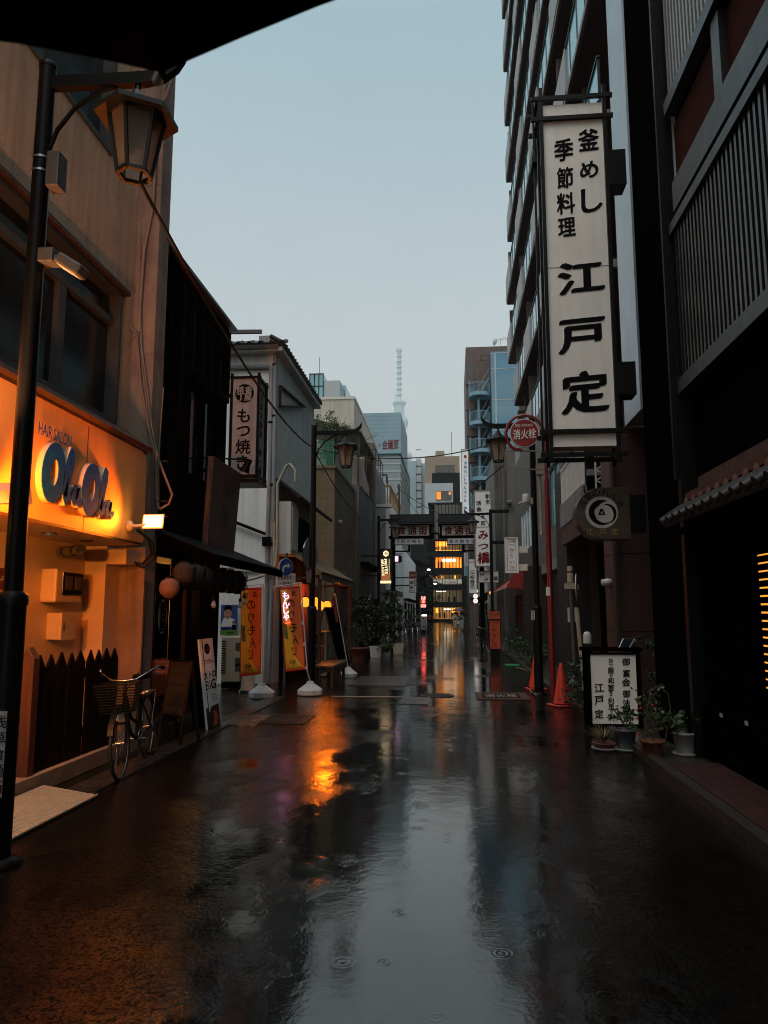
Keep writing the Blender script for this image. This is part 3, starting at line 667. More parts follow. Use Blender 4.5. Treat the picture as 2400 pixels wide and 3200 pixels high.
# cables on the corner of the salon
def wires(name, pts_list, r, m, label):
    mb = MB()
    for i, p in enumerate(pts_list): mb.tube(p, r if not isinstance(r, list) else r[i], 6)
    return tag(mb.build(name, m), label, 'cable')
q = lambda a, b: P(a, b, Y=8.80)
wires('wall_cables', [[q(545, 225), q(520, 300), q(500, 330), q(492, 370), q(478, 640), q(450, 780), q(437, 960), q(437, 1040), q(432, 1040)],
    [q(428, 1050), q(440, 1200), q(462, 1330), q(480, 1400), q(490, 1430)], [q(437, 1045), q(455, 1180), q(475, 1340), q(492, 1425)],
    [q(365, 985), q(395, 1010), q(425, 1040)], [q(368, 990), q(380, 1040), q(405, 1062), q(428, 1045)], [q(436, 690), q(437, 900), q(445, 1150), q(470, 1380), q(490, 1440)]],
    [.022, .012, .010, .016, .006, .006], 'cable_white', 'bundle of grey pipes and cables running down the corner of the brown building')
wires('loop_cable', [[P(488, 1435, Y=9.0), P(490, 1560, Y=9.0), P(495, 1590, Y=9.0)], [P(497, 1440, Y=9.05), P(520, 1500, Y=9.05), P(538, 1545, Y=9.05), P(528, 1575, Y=9.05), P(498, 1592, Y=9.05)],
    [P(511, 1210, Y=9.1), P(495, 1430, Y=9.1), P(497, 1590, Y=9.1)]], [.012, .016, .008], 'cable_white', 'looped orange lit cable hooked on a bracket at the corner column')
for v in (1440, 1565, 1612): tag(MB().bar(P(480, v, Y=9.1), P(525, v + 2, Y=9.1), .02).build('cable_bracket', 'rust'), 'small iron cable bracket on the corner column of the brown building', 'bracket', 'iron cable brackets')
mb = MB(); c = P(420, 1410, Y=8.78); mb.ob(P(420, 600, Y=8.8), X_, Z_, .07, .16, .06); tag(mb.build('wall_sensor', 'cream_plastic', bevel=.01), 'small cream sensor box on the wall below the hanging lantern', 'box')

# ------------------------------------------------------------------ picket fence on the salon step
FZ = .15
F = thing('picket_fence', 'dark brown pointed picket fence standing on the salon step', 'fence', (-3.72, 7, FZ))
def picket(y, wx, wy, h, m):
    mb = MB(); mb.prism([(-wy / 2, 0), (wy / 2, 0), (wy / 2, h - .12), (0, h), (-wy / 2, h - .12)], (-3.70 - wx / 2, y, FZ), Y_, Z_, wx); return mb.build('picket', m, F, .004)
mb = MB(); mb.prism([(-.065, 0), (.065, 0), (.065, 1.0), (0, 1.10), (-.065, 1.0)], (-3.72, 6.28, FZ), X_, Z_, -.10); mb.build('end_post', 'fence_wood_lit', F, .005)
ys = [P(u, 2040, X=-3.70).y for u in (127, 161, 193, 225, 252, 284, 309, 333, 358)]
for i, y in enumerate(ys): picket(y, .022, (ys[i + 1] - y if i < 8 else y - ys[i - 1]) * .87, 1.03 + random.uniform(-.012, .012), 'fence_wood_shaded')
mb = MB(); mb.box(-3.745, -3.715, 6.3, 7.95, FZ + .75, FZ + .84); mb.box(-3.745, -3.715, 6.3, 7.95, FZ + .18, FZ + .27); mb.build('rail', 'fence_wood_shaded', F)
mb = MB(); mb.box(-3.83, -3.79, 6.05, 6.09, FZ, FZ + .95); mb.build('back_post', 'fence_wood_shaded', F)

# ------------------------------------------------------------------ street lamps
def lamp_post(loc, label, rz=0, group='black lantern street lamps along the lane'):
    o = thing('street_lamp', label, 'street lamp', (0, 0, 0), group)
    mb = MB(); mb.cyl((0, 0, 0), (0, 0, 1.62), .088, .088, 16); mb.lathe([(.098, 1.60), (.098, 1.66), (.065, 1.69)], n=16); mb.cyl((0, 0, 1.66), (0, 0, 5.44), .062, .058, 16); mb.lathe([(.062, 5.425), (.062, 5.45), (.05, 5.465)], n=16)
    mb.lathe([(.16, 0), (.16, .02), (.1, .05)], n=16); mb.build('pole', 'black_metal', o)
    mb = MB(); pts = [(.03, 5.300), (.72, 5.285), (.86, 5.310), (.96, 5.380), (1.01, 5.460)]
    mb.add([V((x, y, z + dz)) for x, z in pts for y, dz in ((-.03, -.045), (.03, -.045), (.03, .045), (-.03, .045))],
           [(i * 4 + k, i * 4 + (k + 1) % 4, i * 4 + 4 + (k + 1) % 4, i * 4 + 4 + k) for i in range(4) for k in range(4)] + [(3, 2, 1, 0), (16, 17, 18, 19)])
    mb.build('arm', 'black_metal', o)
    mb = MB(); mb.tube([(.05, 0, 4.800), (.10, 0, 4.940), (.22, 0, 5.100), (.40, 0, 5.220), (.52, 0, 5.250)], .016, 6); mb.build('brace', 'black_metal', o)
    cx = .68
    lt = MB(); lt.cyl((cx, 0, 5.085), (cx, 0, 5.345), .022, .022, 8)
    n = 6
    def hexa(r, z): return [V((cx + r * math.cos(math.pi / 6 + 2 * math.pi * k / n), r * math.sin(math.pi / 6 + 2 * math.pi * k / n), z)) for k in range(n)]
    rings = [hexa(.035, 5.195), hexa(.07, 5.125), hexa(.16, 5.050), hexa(.285, 5.005), hexa(.285, 4.970), hexa(.16, 4.995)]
    lt.add([v for r_ in rings for v in r_], [(i * n + k, i * n + (k + 1) % n, (i + 1) * n + (k + 1) % n, (i + 1) * n + k) for i in range(5) for k in range(n)] + [tuple(range(5 * n, 6 * n)), tuple(range(n))])
    lan = lt.build('lantern', 'dark_brown_metal', o)
    fr = MB(); T_, B_ = hexa(.185, 4.990), hexa(.112, 4.565)
    for k in range(n): fr.bar(T_[k], B_[k], .022); fr.bar(B_[k], B_[(k + 1) % n], .026); fr.bar(T_[k], T_[(k + 1) % n], .022)
    fr.build('lantern_frame', 'dark_brown_metal', lan)
    gl = MB(); T2, B2 = hexa(.178, 4.980), hexa(.107, 4.577)
    for k in range(n): gl.slabquad(T2[k], T2[(k + 1) % n], B2[(k + 1) % n], B2[k], .004)
    gl.build('lantern_panes', 'frost_warm_lit', lan)
    bl = MB(); bl.lathe([(0, 4.725), (.035, 4.735), (.045, 4.785), (.045, 4.925), (.03, 4.995)], (cx, 0, 0), 12); bl.build('bulb', 'bulb', lan)
    o.location = loc; o.rotation_euler.z = rz; OFF[o.name] = V(loc); return o
L1 = lamp_post((-2.85, 4.60, 0), 'black street lamp with hexagonal lantern standing against the orange salon front')
L2 = copy_tree(L1, (-2.87, 15.02, 0), 'black street lamp standing behind the orange vertical banner and bench')
L3 = copy_tree(L1, (-2.98, 29.8, 0), 'black street lamp rising out of the dark potted shrubs')
R1 = copy_tree(L1, (1.62, 14.75, 0), 'black street lamp beside the round red hydrant sign', math.pi)
R2 = copy_tree(L1, (1.46, 28.3, 0), 'black street lamp behind the orange lunch signboard', math.pi)
o = tag((lambda m: m.build('pole_plate', 'sign_grimy'))(MB().prism([(.092 * math.sin(a), .092 * -math.cos(a)) for a in [i * .2 - .7 for i in range(8)]] + [(.089 * math.sin(a), .089 * -math.cos(a)) for a in [.7 - i * .2 for i in range(8)]], (-2.85, 4.60, .42), X_, Y_, .52)), 'grimy white street name plate round the foot of the lamp by the salon', 'sign')
mb = MB(); column(mb, '浅草食通街', (-2.85 + .03, 4.60 - .0905, .92), V((1, .25, 0)).normalized(), Z_, .085, .098, .015); mb.build('lettering', 'ink', o)
# fittings on the nearest lamp
o = thing('control_box', 'grey weathered control box strapped high on the lamp post by the salon', 'box', (-2.75, 4.6, 3.7))
zc = P(180, 545, Y=4.58).z
mb = MB(); mb.box(-2.785, -2.69, 4.54, 4.66, zc - .10, zc + .16); mb.build('box', 'grey_metal', o, .01)
mb = MB()
for z in (zc + .02, zc + .12): mb.lathe([(.066, 0), (.066, .016)], (-2.85, 4.60, z), 16, cap=False)
mb.build('strap', 'steel', o)
o = thing('security_light', 'grey sensor floodlight clamped to the lamp post by the salon', 'lamp', (-2.78, 4.6, 3.0))
c = P(165, 800, Y=4.58); mb = MB(); mb.box(c.x - .09, c.x + .02, 4.54, 4.66, c.z - .05, c.z + .05); mb.cyl(c + V((.02, 0, -.02)), c + V((.1, 0, -.04)), .028, .028, 10); mb.build('base', 'grey_metal', o, .008)
d = P(245, 850, Y=4.58) - P(180, 810, Y=4.58); r_ = d.normalized(); mb = MB(); mb.ob((P(225, 832, Y=4.58)), r_, V((-r_.z, 0, r_.x)), .20, .075, .13); mb.build('housing', 'grey_metal', o, .015)
mb = MB(); mb.ob(P(225, 832, Y=4.58) - V((-r_.z, 0, r_.x)) * .04, r_, V((-r_.z, 0, r_.x)), .16, .006, .10); mb.build('lens', 'cream_plastic', o)

# ------------------------------------------------------------------ dark wooden tavern (left, second)
T = thing('tavern_building', 'black charred-wood tavern with deep eaves between the brown building and the white one', 'building', (-3.95, 10.8, 0))
yw0, yw1 = P(600, 1290, X=-3.92).y, P(722, 1290, X=-3.92).y
zw0, zw1 = P(660, 1380, X=-3.92).z, P(660, 1155, X=-3.92).z
mb = MB(); wall_cells(mb, 'x', -4.15, -3.92, 9.2, 12.35, 2.55, 6.55, [(10.55, 12.0, 3.55, 5.15)]); mb.box(-9, -4.2, 9.2, 12.35, 2.55, 6.5)
mb.build('wall', 'charred', T)
mb = MB()
for i in range(8): mb.box(-3.92, -3.885, 9.25 + i * .44, 9.29 + i * .44, 5.2, 6.5)
for i in range(3): mb.box(-3.92, -3.885, 9.25 + i * .44, 9.29 + i * .44, 2.6, 5.2)
for i in range(9): mb.box(-3.92, -3.905, 9.2, 12.35, 5.3 + i * .14, 5.312 + i * .14)
mb.build('batten', 'charred', T)
mb = MB(); mb.box(-9, -3.80, 9.15, 12.45, 6.55, 6.60); mb.build('roof_edge', 'grey_metal', T)
window(T, 'x', -3.92, 10.55, 12.0, 3.55, 5.15, mull=1, fm='black_wood', gm='glass_dark', fw=.09, depth=.2)
# ground floor: posts, lattice door, back wall
mb = MB(); mb.box(-9, -5.4, 9.2, 12.35, 0, 2.55); mb.box(-5.4, -3.95, 9.2, 9.3, 0, 2.55); mb.box(-5.4, -4.0, 12.25, 12.35, 0, 2.55); mb.box(-5.4, -3.9, 9.3, 12.25, 2.5, 2.55); mb.build('ground_floor_wall', 'black_wood', T)
for y in (9.45, 10.45, 11.35, 12.15):
    mb = MB(); mb.box(-4.05, -3.92, y - .08, y + .08, .05, 2.5); mb.build('post', 'black_wood', T)
mb = MB(); mb.box(-5.0, -3.98, 9.3, 12.25, -.01, .12); mb.build('floor', 'slabgrey', T)
mb = MB(); mb.box(-4.45, -4.40, 10.55, 11.25, .12, .95); mb.box(-4.45, -4.40, 11.5, 12.0, .12, 2.3); mb.build('door_panel', 'door_wood', T)
mb = MB(); mb.box(-4.44, -4.42, 10.58, 11.22, .98, 2.3); mb.build('door_glass', 'glass_curtain', T)
mb = MB(); mb.box(-4.42, -4.36, 10.5, 10.56, .12, 2.35); mb.box(-4.42, -4.36, 11.26, 11.32, .12, 2.35); mb.box(-4.42, -4.36, 10.5, 12.05, 2.3, 2.38); mb.build('door_frame', 'cream_plastic', T)
# canopy roof
mb = MB(); mb.slabquad((-4.0, 9.15, 2.62), (-2.98, 9.15, 2.22), (-2.98, 12.75, 2.22), (-4.0, 12.75, 2.62), .05); mb.box(-3.02, -2.96, 9.15, 12.75, 2.17, 2.25)
for i in range(10): mb.bar((-3.95, 9.3 + i * .37, 2.585), (-3.0, 9.3 + i * .37, 2.20), .05)
mb.build('canopy', 'black_wood', T)
mb = MB(); mb.slabquad((-3.9, 9.15, 2.645), (-2.98, 9.15, 2.275), (-2.98, 12.75, 2.275), (-3.9, 12.75, 2.645), .012); mb.build('canopy_sheet', 'dark_grey', T)
l = bpy.data.lights.new('tavern_lamp', 'POINT'); l.color = (1, .42, .10); l.energy = 13; l.shadow_soft_size = .08
o = bpy.data.objects.new('tavern_lamp', l); COL.objects.link(o); o.location = (-4.75, 10.0, 1.9); o.parent = T; o.location = V((-4.12, 10.9, 1.75)) - OFF[T.name]
# lanterns under the canopy
def lantern(mb, c, r, h, n=20, ribs=9):
    prof = []
    for i in range(ribs * 2 + 1):
        t = -1 + i / ribs
        prof.append((r * max(.16, (1 - abs(t) ** 2.5)) ** .5 - (.004 if i % 2 else 0), h / 2 * t))
    mb.lathe(prof, c, n)
def make_lantern(c, r, h, m, label, grp, letters=None):
    o = thing('paper_lantern', label, 'lantern', c, grp)
    mb = MB(); lantern(mb, c, r, h); mb.build('paper_shade', m, o)
    mb = MB(); mb.lathe([(r * .42, h / 2 - .005), (r * .42, h / 2 + .02)], c, 16, cap=False); mb.lathe([(r * .42, -h / 2 - .02), (r * .42, -h / 2 + .005)], c, 16, cap=False); mb.tube([V(c) + Z_ * (h / 2), V(c) + Z_ * (h / 2 + .16)], .004, 5, False); mb.each('rim', 'ink', o)
    if letters:
        mb = MB(); column(mb, letters, V(c) + X_ * (r + .004) + Z_ * (h * .36), Y_, Z_, h * .34, h * .36, .02)
        mb.build('lettering', 'ink', o)
    return o
c0 = P(530, 1838, X=-3.18)
make_lantern(tuple(c0), .115, .225, 'lantern_paper', 'pale pinkish paper lantern at the near end of the tavern eave', 'paper lanterns under the tavern eave')
y9 = P(742, 1856, X=-3.18).y; zc = P(742, 1856, X=-3.18).z
for i in range(7):
    y = c0.y + .42 + (y9 - c0.y - .42) * i / 6
    make_lantern((-3.18, y, 1.995), .13, .30, 'lantern_dull', 'unlit brownish paper lantern with black characters in the row under the tavern eave', 'unlit lanterns in the tavern row', '煮込')
for u, v in ((762, 1880), (750, 1892), (668, 1890)):
    c = P(u, v, X=-3.02); mb = MB(); mb.lathe([(.0, -.045), (.028, -.03), (.03, 0), (.016, .04), (.016, .07)], c, 10); o = tag(mb.build('light_bulb', 'bulb'), 'bare unlit bulbs dangling below the tavern eave', 'bulb', 'bare bulbs at the tavern eave')
    mb = MB(); mb.cyl(c + Z_ * .05, c + Z_ * .10, .02); mb.tube([c + Z_ * .1, V((-3.0, c.y + .05, 2.2))], .005, 5); mb.build('socket', 'ink', o)
# big weathered board
a, b, c, d = P(650, 1425, X=-3.62), P(738, 1480, X=-3.62), P(712, 1755, X=-3.62), P(628, 1725, X=-3.62)
mb = MB(); mb.slabquad(d, c, b, a, .09)
ob_ = tag(mb.build('wooden_signboard', 'old_wood', bevel=.01), 'tall weathered brown wooden signboard with carved characters above the tavern eave', 'sign')
mb = MB(); ym = (a.y + b.y + c.y + d.y) / 4
column(mb, '精香', V((-3.53, ym, (a.z + d.z) / 2 + .55)), Y_, Z_, .40, .46, .0); mb.build('lettering', 'bark', ob_)
# tavern grilled-offal sign box
Yb = 12.0
xl, xr = P(722, 1310, Y=Yb).x, P(803, 1310, Y=Yb).x
zt_, zb_ = P(740, 1182, Y=Yb).z, P(740, 1487, Y=Yb).z
xr2 = xr + .01
SB = thing('sign_box', 'dirty white upright sign box with large black tavern characters on the dark building', 'sign', (xl, Yb, zb_))
dpt = .52
mb = MB(); mb.box(xl, xr, Yb, Yb + dpt, zb_, zt_); mb.build('panel', 'sign_grimy', SB)
mb = MB()
for x in (xl - .02, xr + .0): mb.box(x, x + .045, Yb - .03, Yb + .015, zb_ - .06, zt_ + .08)
mb.box(xr - .01, xr + .045, Yb + dpt - .03, Yb + dpt + .03, zb_ - .1, zt_ + .06)
for z in (zb_ - .02, zt_ - .01): mb.box(xl - .03, xr + .06, Yb - .02, Yb + .02, z, z + .04); mb.box(xr, xr + .04, Yb - .02, Yb + dpt + .08, z, z + .04)
mb.box(xl - .1, xr + .05, Yb - .02, Yb + dpt + .05, zb_ - .12, zb_ - .06); mb.box(-4.0, xl, Yb + .1, Yb + .16, zt_ - .3, zt_ - .24); mb.box(-4.0, xl, Yb + .1, Yb + .16, zb_ + .1, zb_ + .16); mb.build('frame', 'black_metal', SB)
mb = MB(); xc = (xl + xr) / 2; W = xr - xl; H = zt_ - zb_
cz = zt_ - .16 * H
mb.disc((xc, Yb - .003, cz), X_, Z_, W * .36, W * .36, .004)
mb.build('emblem', 'ink', SB)
mb = MB()
for s, dx, dz in (('精', -.16, .13), ('香', .16, .13), ('丁', -.14, -.15), ('屋', .14, -.15)): put(mb, s, (xc + dx * W, Yb - .007, cz + dz * W), X_, Z_, h=W * .27, bold=.03)
mb.build('emblem_lettering', 'sign_grimy', SB)
mb = MB(); column(mb, 'もつ焼き', (xc - .005, Yb, zt_ - .31 * H), X_, Z_, W * .60, H * .158, .018)
column(mb, '浅草名物屋 梅一輪', (xr, Yb + dpt * .5, zt_ - .12 * H), Y_, Z_, .15, H * .095, .015); mb.build('lettering', 'ink', SB)
o = thing('spotlight', 'small black reflector spotlight on an arm before the white sign box', 'lamp', (-3.9, 11.6, 3.6))
p0, p1 = P(620, 1430, Y=11.4), P(775, 1436, Y=11.4)
mb = MB(); mb.cyl(p0, p1, .014); mb.build('arm', 'black_metal', o)
q0, q1 = P(780, 1436, Y=11.4), P(763, 1475, Y=11.4); mb = MB(); mb.tube([q0, q0.lerp(q1, .45), q1], [.05, .05, .085], 14); h = mb.build('shade', 'black_metal', o)
mb = MB(); dd = (q1 - q0).normalized(); mb.lathe([(0, 0), (.078, .0), (.078, .006)], q1, 14, dd); mb.build('bulb', 'frost_warm_lit', h)

# ------------------------------------------------------------------ things before the tavern
def sandwich_board(name, label, c, ry, w, h, lean, m_face, m_frame, back=True, legs=.0):
    """an A-board: c = centre of the front foot line, ry = facing angle about Z (0 = faces -Y)"""
    o = thing(name, label, 'signboard', c)
    r = V((math.cos(ry), math.sin(ry), 0)); f = V((math.sin(ry), -math.cos(ry), 0)); c = V(c)
    u = (Z_ - f * lean).normalized(); n = r.cross(u)
    b = MB(); t = .03
    for s in (-1, 1): b.bar(c + r * (s * w / 2), c + r * (s * w / 2) + u * h, t, .03)
    for k in (legs, h): b.bar(c - r * (w / 2) + u * k, c + r * (w / 2) + u * k, t, .03)
    if back:
        ub = (Z_ + f * lean).normalized(); c2 = c - f * (2 * lean * h * .98)
        for s in (-1, 1): b.bar(c2 + r * (s * w / 2), c + r * (s * w / 2) + u * h, t, .03)
        b.bar(c2 - r * (w / 2) + ub * .2, c2 + r * (w / 2) + ub * .2, .02)
    b.build('frame', m_frame, o)
    p = MB(); p.ob(c + u * (legs + (h - legs) / 2) + n * .002, r, u, w - .03, h - legs - .02, .014); p.build('panel', m_face, o)
    return o, c, r, u, n
A1 = thing('food_board', 'tall black stand with a white sheet advertising big tripe in black brush letters', 'signboard', (-3.2, 10.0, 0))
r_ = V((.80, .60, 0)).normalized(); lean_u = (Z_ + V((-.13, .04, 0))).normalized()
bl_ = P(660, 2270, Z=0)
c = V((-3.30, 10.02, 0))
k0, k1 = P(600, 1990, Y=10.0), P(588, 2000, Y=10.0)
p_tl, p_tr, p_br, p_bl = P(622, 1998, Y=10.05), P(664, 1993, Y=10.35), P(690, 2275, Y=10.2), P(650, 2290, Y=9.85)
mb = MB(); mb.slabquad(p_bl, p_br, p_tr, p_tl, -.03); mb.build('panel', 'sign_white2', A1, .004)
mb = MB(); tl2, bl2 = P(583, 2000, Y=10.25), P(600, 2290, Y=10.35); bl2.z = max(bl2.z, 0)
mb.slabquad(bl2, p_bl - Y_ * -.04, p_tl + Y_ * .04, tl2, -.03); mb.build('side_panel', 'black_wood', A1)
rr = (p_tr - p_tl).normalized(); uu = (p_tl - p_bl).normalized(); 
def onp(a, b): return p_bl.lerp(p_br, a).lerp(p_tl.lerp(p_tr, a), b)
wid = (p_tr - p_tl).length; hei = (p_tl - p_bl).length
mb = MB()
def putp(s, a, b, w_, h_, bold=.02): put(mb, s, onp(a, b), rr, uu, w=wid * w_, h=hei * h_, bold=bold, lift=.006)
putp('大トロ', .5, .60, .86, .085); putp('BIG', .5, .49, .74, .10)
mb.build('lettering', 'ink', A1); mb = MB(); mb.disc(onp(.5, .885), rr, uu, wid * .2, hei * .06, .004); mb.build('crest', 'ink', A1)
mb = MB(); putp('ご注文数No.1', .5, .745, .9, .055, .01); putp('ホルモン', .5, .35, .86, .085, .015); putp('山', .5, .885, .2, .05); mb.build('red_lettering', 'red_paint', A1)
mb = MB(); mb.slabquad(onp(.02, .0) - rr.cross(uu) * 0, onp(.98, .0), onp(.98, .27), onp(.02, .25), .005); mb.build('food_photo', 'food', A1)
mb = MB(); mb.disc(onp(.55, .13) + rr.cross(uu) * .006, rr, uu, wid * .25, wid * .33, .003); mb.build('egg_yolk', 'orange_sign', A1)
mo, c, r, u, n = sandwich_board('menu_board', 'silver framed menu board full of small dish photographs by the bicycle', (-3.40, 8.85, 0), -.62, .44, .98, .14, 'food', 'black_metal', legs=.32)
mb = MB()
for i in range(3):
    for j in range(5):
        mb.ob(c + r * ((i - 1) * .13) + u * (.40 + j * .115) + n * .011, r, u, .10, .075, .004)
mb.build('dish_photo', mat('dish_photo', (.035, .022, .012), .5, col2=(.03, .04, .02), scale=22), mo)
o = thing('notice_board', 'brown paper notice with rows of small writing above the menu board', 'notice', (-3.9, 9.45, 1.2))
na, nb = P(484, 2062, Y=9.3), P(538, 2108, Y=9.3)
mb = MB(); mb.box(na.x, nb.x, 9.3, 9.32, nb.z, na.z); mb.build('sheet', 'maroon', o)
mb = MB()
for i, s in enumerate(('ハッピーアワー', 'ビール・焼酎', '生ビール', '本日のおすすめ')): put(mb, s, ((na.x + nb.x) / 2, 9.3, na.z - (na.z - nb.z) * (.16 + .22 * i)), X_, Z_, w=(nb.x - na.x) * .85, h=(na.z - nb.z) * .12)
mb.build('lettering', 'sign_grimy', o)
o = thing('shop_banner', 'dark cloth curtain with a pale round crest at the tavern front', 'banner', (-3.9, 9.7, 1.3))
mb = MB(); mb.box(-3.905, -3.89, 9.5, 9.95, .95, 2.2); mb.build('cloth', 'black_wood', o)
mb = MB(); mb.disc((-3.888, 9.72, 1.5), Y_, Z_, .15, .23, .004); mb.build('crest', 'sign_grimy', o)
mb = MB(); put(mb, '精', (-3.884, 9.72, 1.6), Y_, Z_, h=.2, bold=.03); put(mb, '屋', (-3.884, 9.72, 1.4), Y_, Z_, h=.2, bold=.03); mb.build('lettering', 'black_wood', o)
# rubbish heap of lit brown sacks inside doorway
mb = MB(); clumps(mb, (-4.2, 10.9, .25), (.22, .3, .13), 6, 120, .10); tag(mb.build('crumpled_packaging', 'clay'), 'crumpled brown packaging lit orange in the tavern doorway', 'packaging')

# ------------------------------------------------------------------ white plastered house on the corner
W_ = thing('white_house', 'two storey white plastered corner house with dark tiled eaves and grey drainpipes', 'house', (-4.0, 19, 0))
zt_ = 7.55
mb = MB(); mb.box(-9.5, -4.0, 16.3, 20.9, 0, zt_); mb.build('wall', 'white_plaster', W_)
mb = MB(); mb.slabquad((-9.5, 15.95, 7.62), (-3.80, 15.95, 7.62), (-4.6, 17.2, 8.15), (-9.5, 17.2, 8.15), .06); mb.slabquad((-3.80, 15.95, 7.62), (-3.80, 21.0, 7.62), (-4.6, 20.2, 8.15), (-4.6, 17.2, 8.15), .06)
rf = mb.build('roof', 'tile_dark', W_)
mb = MB()
for i in range(21): y = 16.0 + i * .24; mb.cyl((-3.77, y, 7.655), (-4.1, y, 7.85), .055, .05, 8)
for i in range(22): x = -3.8 - i * .26; mb.cyl((x, 15.91, 7.655), (x, 16.3, 7.83), .055, .05, 8)
mb.build('eave_tiles', 'tile_dark', rf)
mb = MB(); mb.box(-9.5, -3.95, 16.6, 20.9, 7.86, 7.92); mb.bar((-9.5, 16.05, 8.12), (-4.35, 16.15, 8.02), .08); mb.build('ridge', 'grey_metal', rf)
mb = MB(); mb.box(-9.5, -3.82, 16.0, 16.3, 7.5, 7.60); mb.box(-4.0, -3.82, 16.3, 20.95, 7.5, 7.60); mb.build('eave_board', 'white_trim', W_)
mb = MB(); mb.prism([(0, 0), (.06, -.06), (.1, -.06), (.14, 0)], (-9.5, 15.86, 7.6), Y_, Z_, 5.6); mb.build('gutter', 'pipe_grey', W_)
pz = lambda u, v: P(u, v, Y=16.22)
mb = MB(); mb.tube([pz(832, 1085), pz(836, 1090), pz(858, 1098), pz(861, 1115), pz(852, 1800), pz(838, 2132)], .055, 10); mb.tube([(-9.4, 16.22, pz(700, 1140).z), pz(840, 1146), pz(848, 1152), pz(842, 1500), pz(836, 1680), pz(830, 2130)], .05, 10)
a = pz(832, 1070); mb.box(a.x - .13, a.x + .13, 16.05, 16.28, a.z - .12, a.z + .1); mb.build('downpipe', 'pipe_grey', W_)
mb = MB()
for u, v in ((859, 1140), (857, 1300), (851, 1515), (850, 1700), (846, 1320)): c = pz(u, v); mb.lathe([(.062, -.02), (.062, .02)], c, 10)
mb.build('pipe_clip', 'ink', W_)
mb = MB(); mb.tube([(-6.6, 16.2, 4.25), pz(838, 1672)], .035, 8); mb.box(pz(836, 1690).x - .1, pz(836, 1690).x + .1, 16.12, 16.3, pz(836, 1690).z - .12, pz(836, 1690).z + .08); mb.build('dark_pipe', 'ink', W_)
pm = lambda u, v: P(u, v, Y=16.12)
mb = MB(); mb.tube([pm(895, 1455), pm(868, 1510), pm(866, 1700), pm(862, 1765), pm(845, 1790), pm(800, 1806), pm(776, 1812)], .033, 10); mb.tube([pm(895, 1455), pm(905, 1450), pm(922, 1468), pm(922, 1508)], .03, 8); mb.tube([pm(858, 1630), pm(856, 1770)], .025, 8)
mb.build('cream_pipe', 'pipe_cream', W_)
mb = MB()
for z in (P(720, 1770, Y=16.28).z, P(720, 1782, Y=16.28).z): mb.box(-6.5, -4.0, 16.24, 16.3, z - .03, z + .02)
mb.build('string_course', 'white_trim', W_)
# lower street front: dark timber, white bay, small tiled roof
mb = MB(); mb.box(-4.0, -3.93, 17.0, 20.9, 0, 4.0); mb.build('timber_front', 'charred', W_)
mb = MB(); mb.box(-4.0, -3.62, 16.32, 17.1, 2.85, 4.05); mb.box(-3.62, -3.6, 16.4, 17.02, 2.95, 3.95); mb.build('bay_window', 'white_trim', W_, .01)
mb = MB(); mb.slabquad((-4.0, 16.35, 4.55), (-3.45, 16.35, 4.12), (-3.45, 20.9, 4.12), (-4.0, 20.9, 4.55), .06)
for i in range(18): y = 16.4 + i * .25; mb.cyl((-3.42, y, 4.15), (-3.98, y, 4.585), .05, .045, 8)
mb.build('lower_tile_roof', 'tile_dark', W_)
mb = MB()
mb.bar(P(750, 1205, X=-3.96), P(752, 1273, X=-3.96), .05); mb.bar(P(750, 1272, X=-3.96), P(828, 1272, X=-3.96) , .05); mb.bar(P(750, 1207, X=-3.96), P(826, 1270, X=-3.96), .045)
mb = MB(); tri = [V((-3.97, 16.45, 6.55)), V((-3.97, 16.45, 5.7)), V((-3.97, 18.3, 5.62))]
tri = [P(876, 1206, X=-3.96), P(875, 1270, X=-3.96), P(952, 1272, X=-3.96)]
for i in range(3): mb.bar(tri[i], tri[(i + 1) % 3], .05)
mb.build('iron_bracket', 'rust', W_)
# awning with lit lanterns
AW = thing('shingle_awning', 'shaggy brown shingle awning over the lantern-lit noodle stall', 'awning', (-3.6, 19, 2.4))
mb = MB(); mb.slabquad((-3.93, 16.5, 3.05), (-2.95, 16.5, 2.42), (-2.95, 21.9, 2.42), (-3.93, 21.9, 3.05), .06)
for i in range(60):
    y = 16.5 + i * .09; mb.box(-2.98, -2.945, y, y + .085, 2.33 - random.random() * .06, 2.44)
mb.build('roof', 'shingle', AW)
for y in (16.7, 21.6): MB().bar((-3.9, y, 2.3), (-3.0, y, 2.38), .06).box(-3.05, -2.98, y - .04, y + .04, 0, 2.4).build('support', 'old_wood', AW)
mb = MB(); mb.box(-3.9, -3.86, 16.9, 21.6, .6, 2.3); mb.build('stall_front', 'door_wood', AW)
for i, (u, v) in enumerate(((954, 1882), (984, 1882), (1000, 1893), (1022, 1893))):
    Yl = (17.0, 18.3, 19.4, 20.4)[i]
    c = P(u, v, Y=Yl); make_lantern(tuple(c), .100 + .006 * i, .235 + .01 * i, 'lantern_lit', ('glowing yellow paper lantern touching the orange banner pole', 'glowing yellow paper lantern half behind the street lamp pole', 'glowing yellow paper lantern second from the far end', 'glowing yellow paper lantern ending the row at the easel board')[i], 'lit yellow lanterns under the shingle awning')
l = bpy.data.lights.new('lantern_fill_light', 'POINT'); l.color = (1, .17, .006); l.energy = 46; l.shadow_soft_size = .15  # unseen point light added to carry the lanterns' glow and road streak
o = bpy.data.objects.new('lantern_fill_light', l); COL.objects.link(o); o.parent = AW; o.location = V((-3.25, 18.7, 2.05)) - OFF[AW.name]

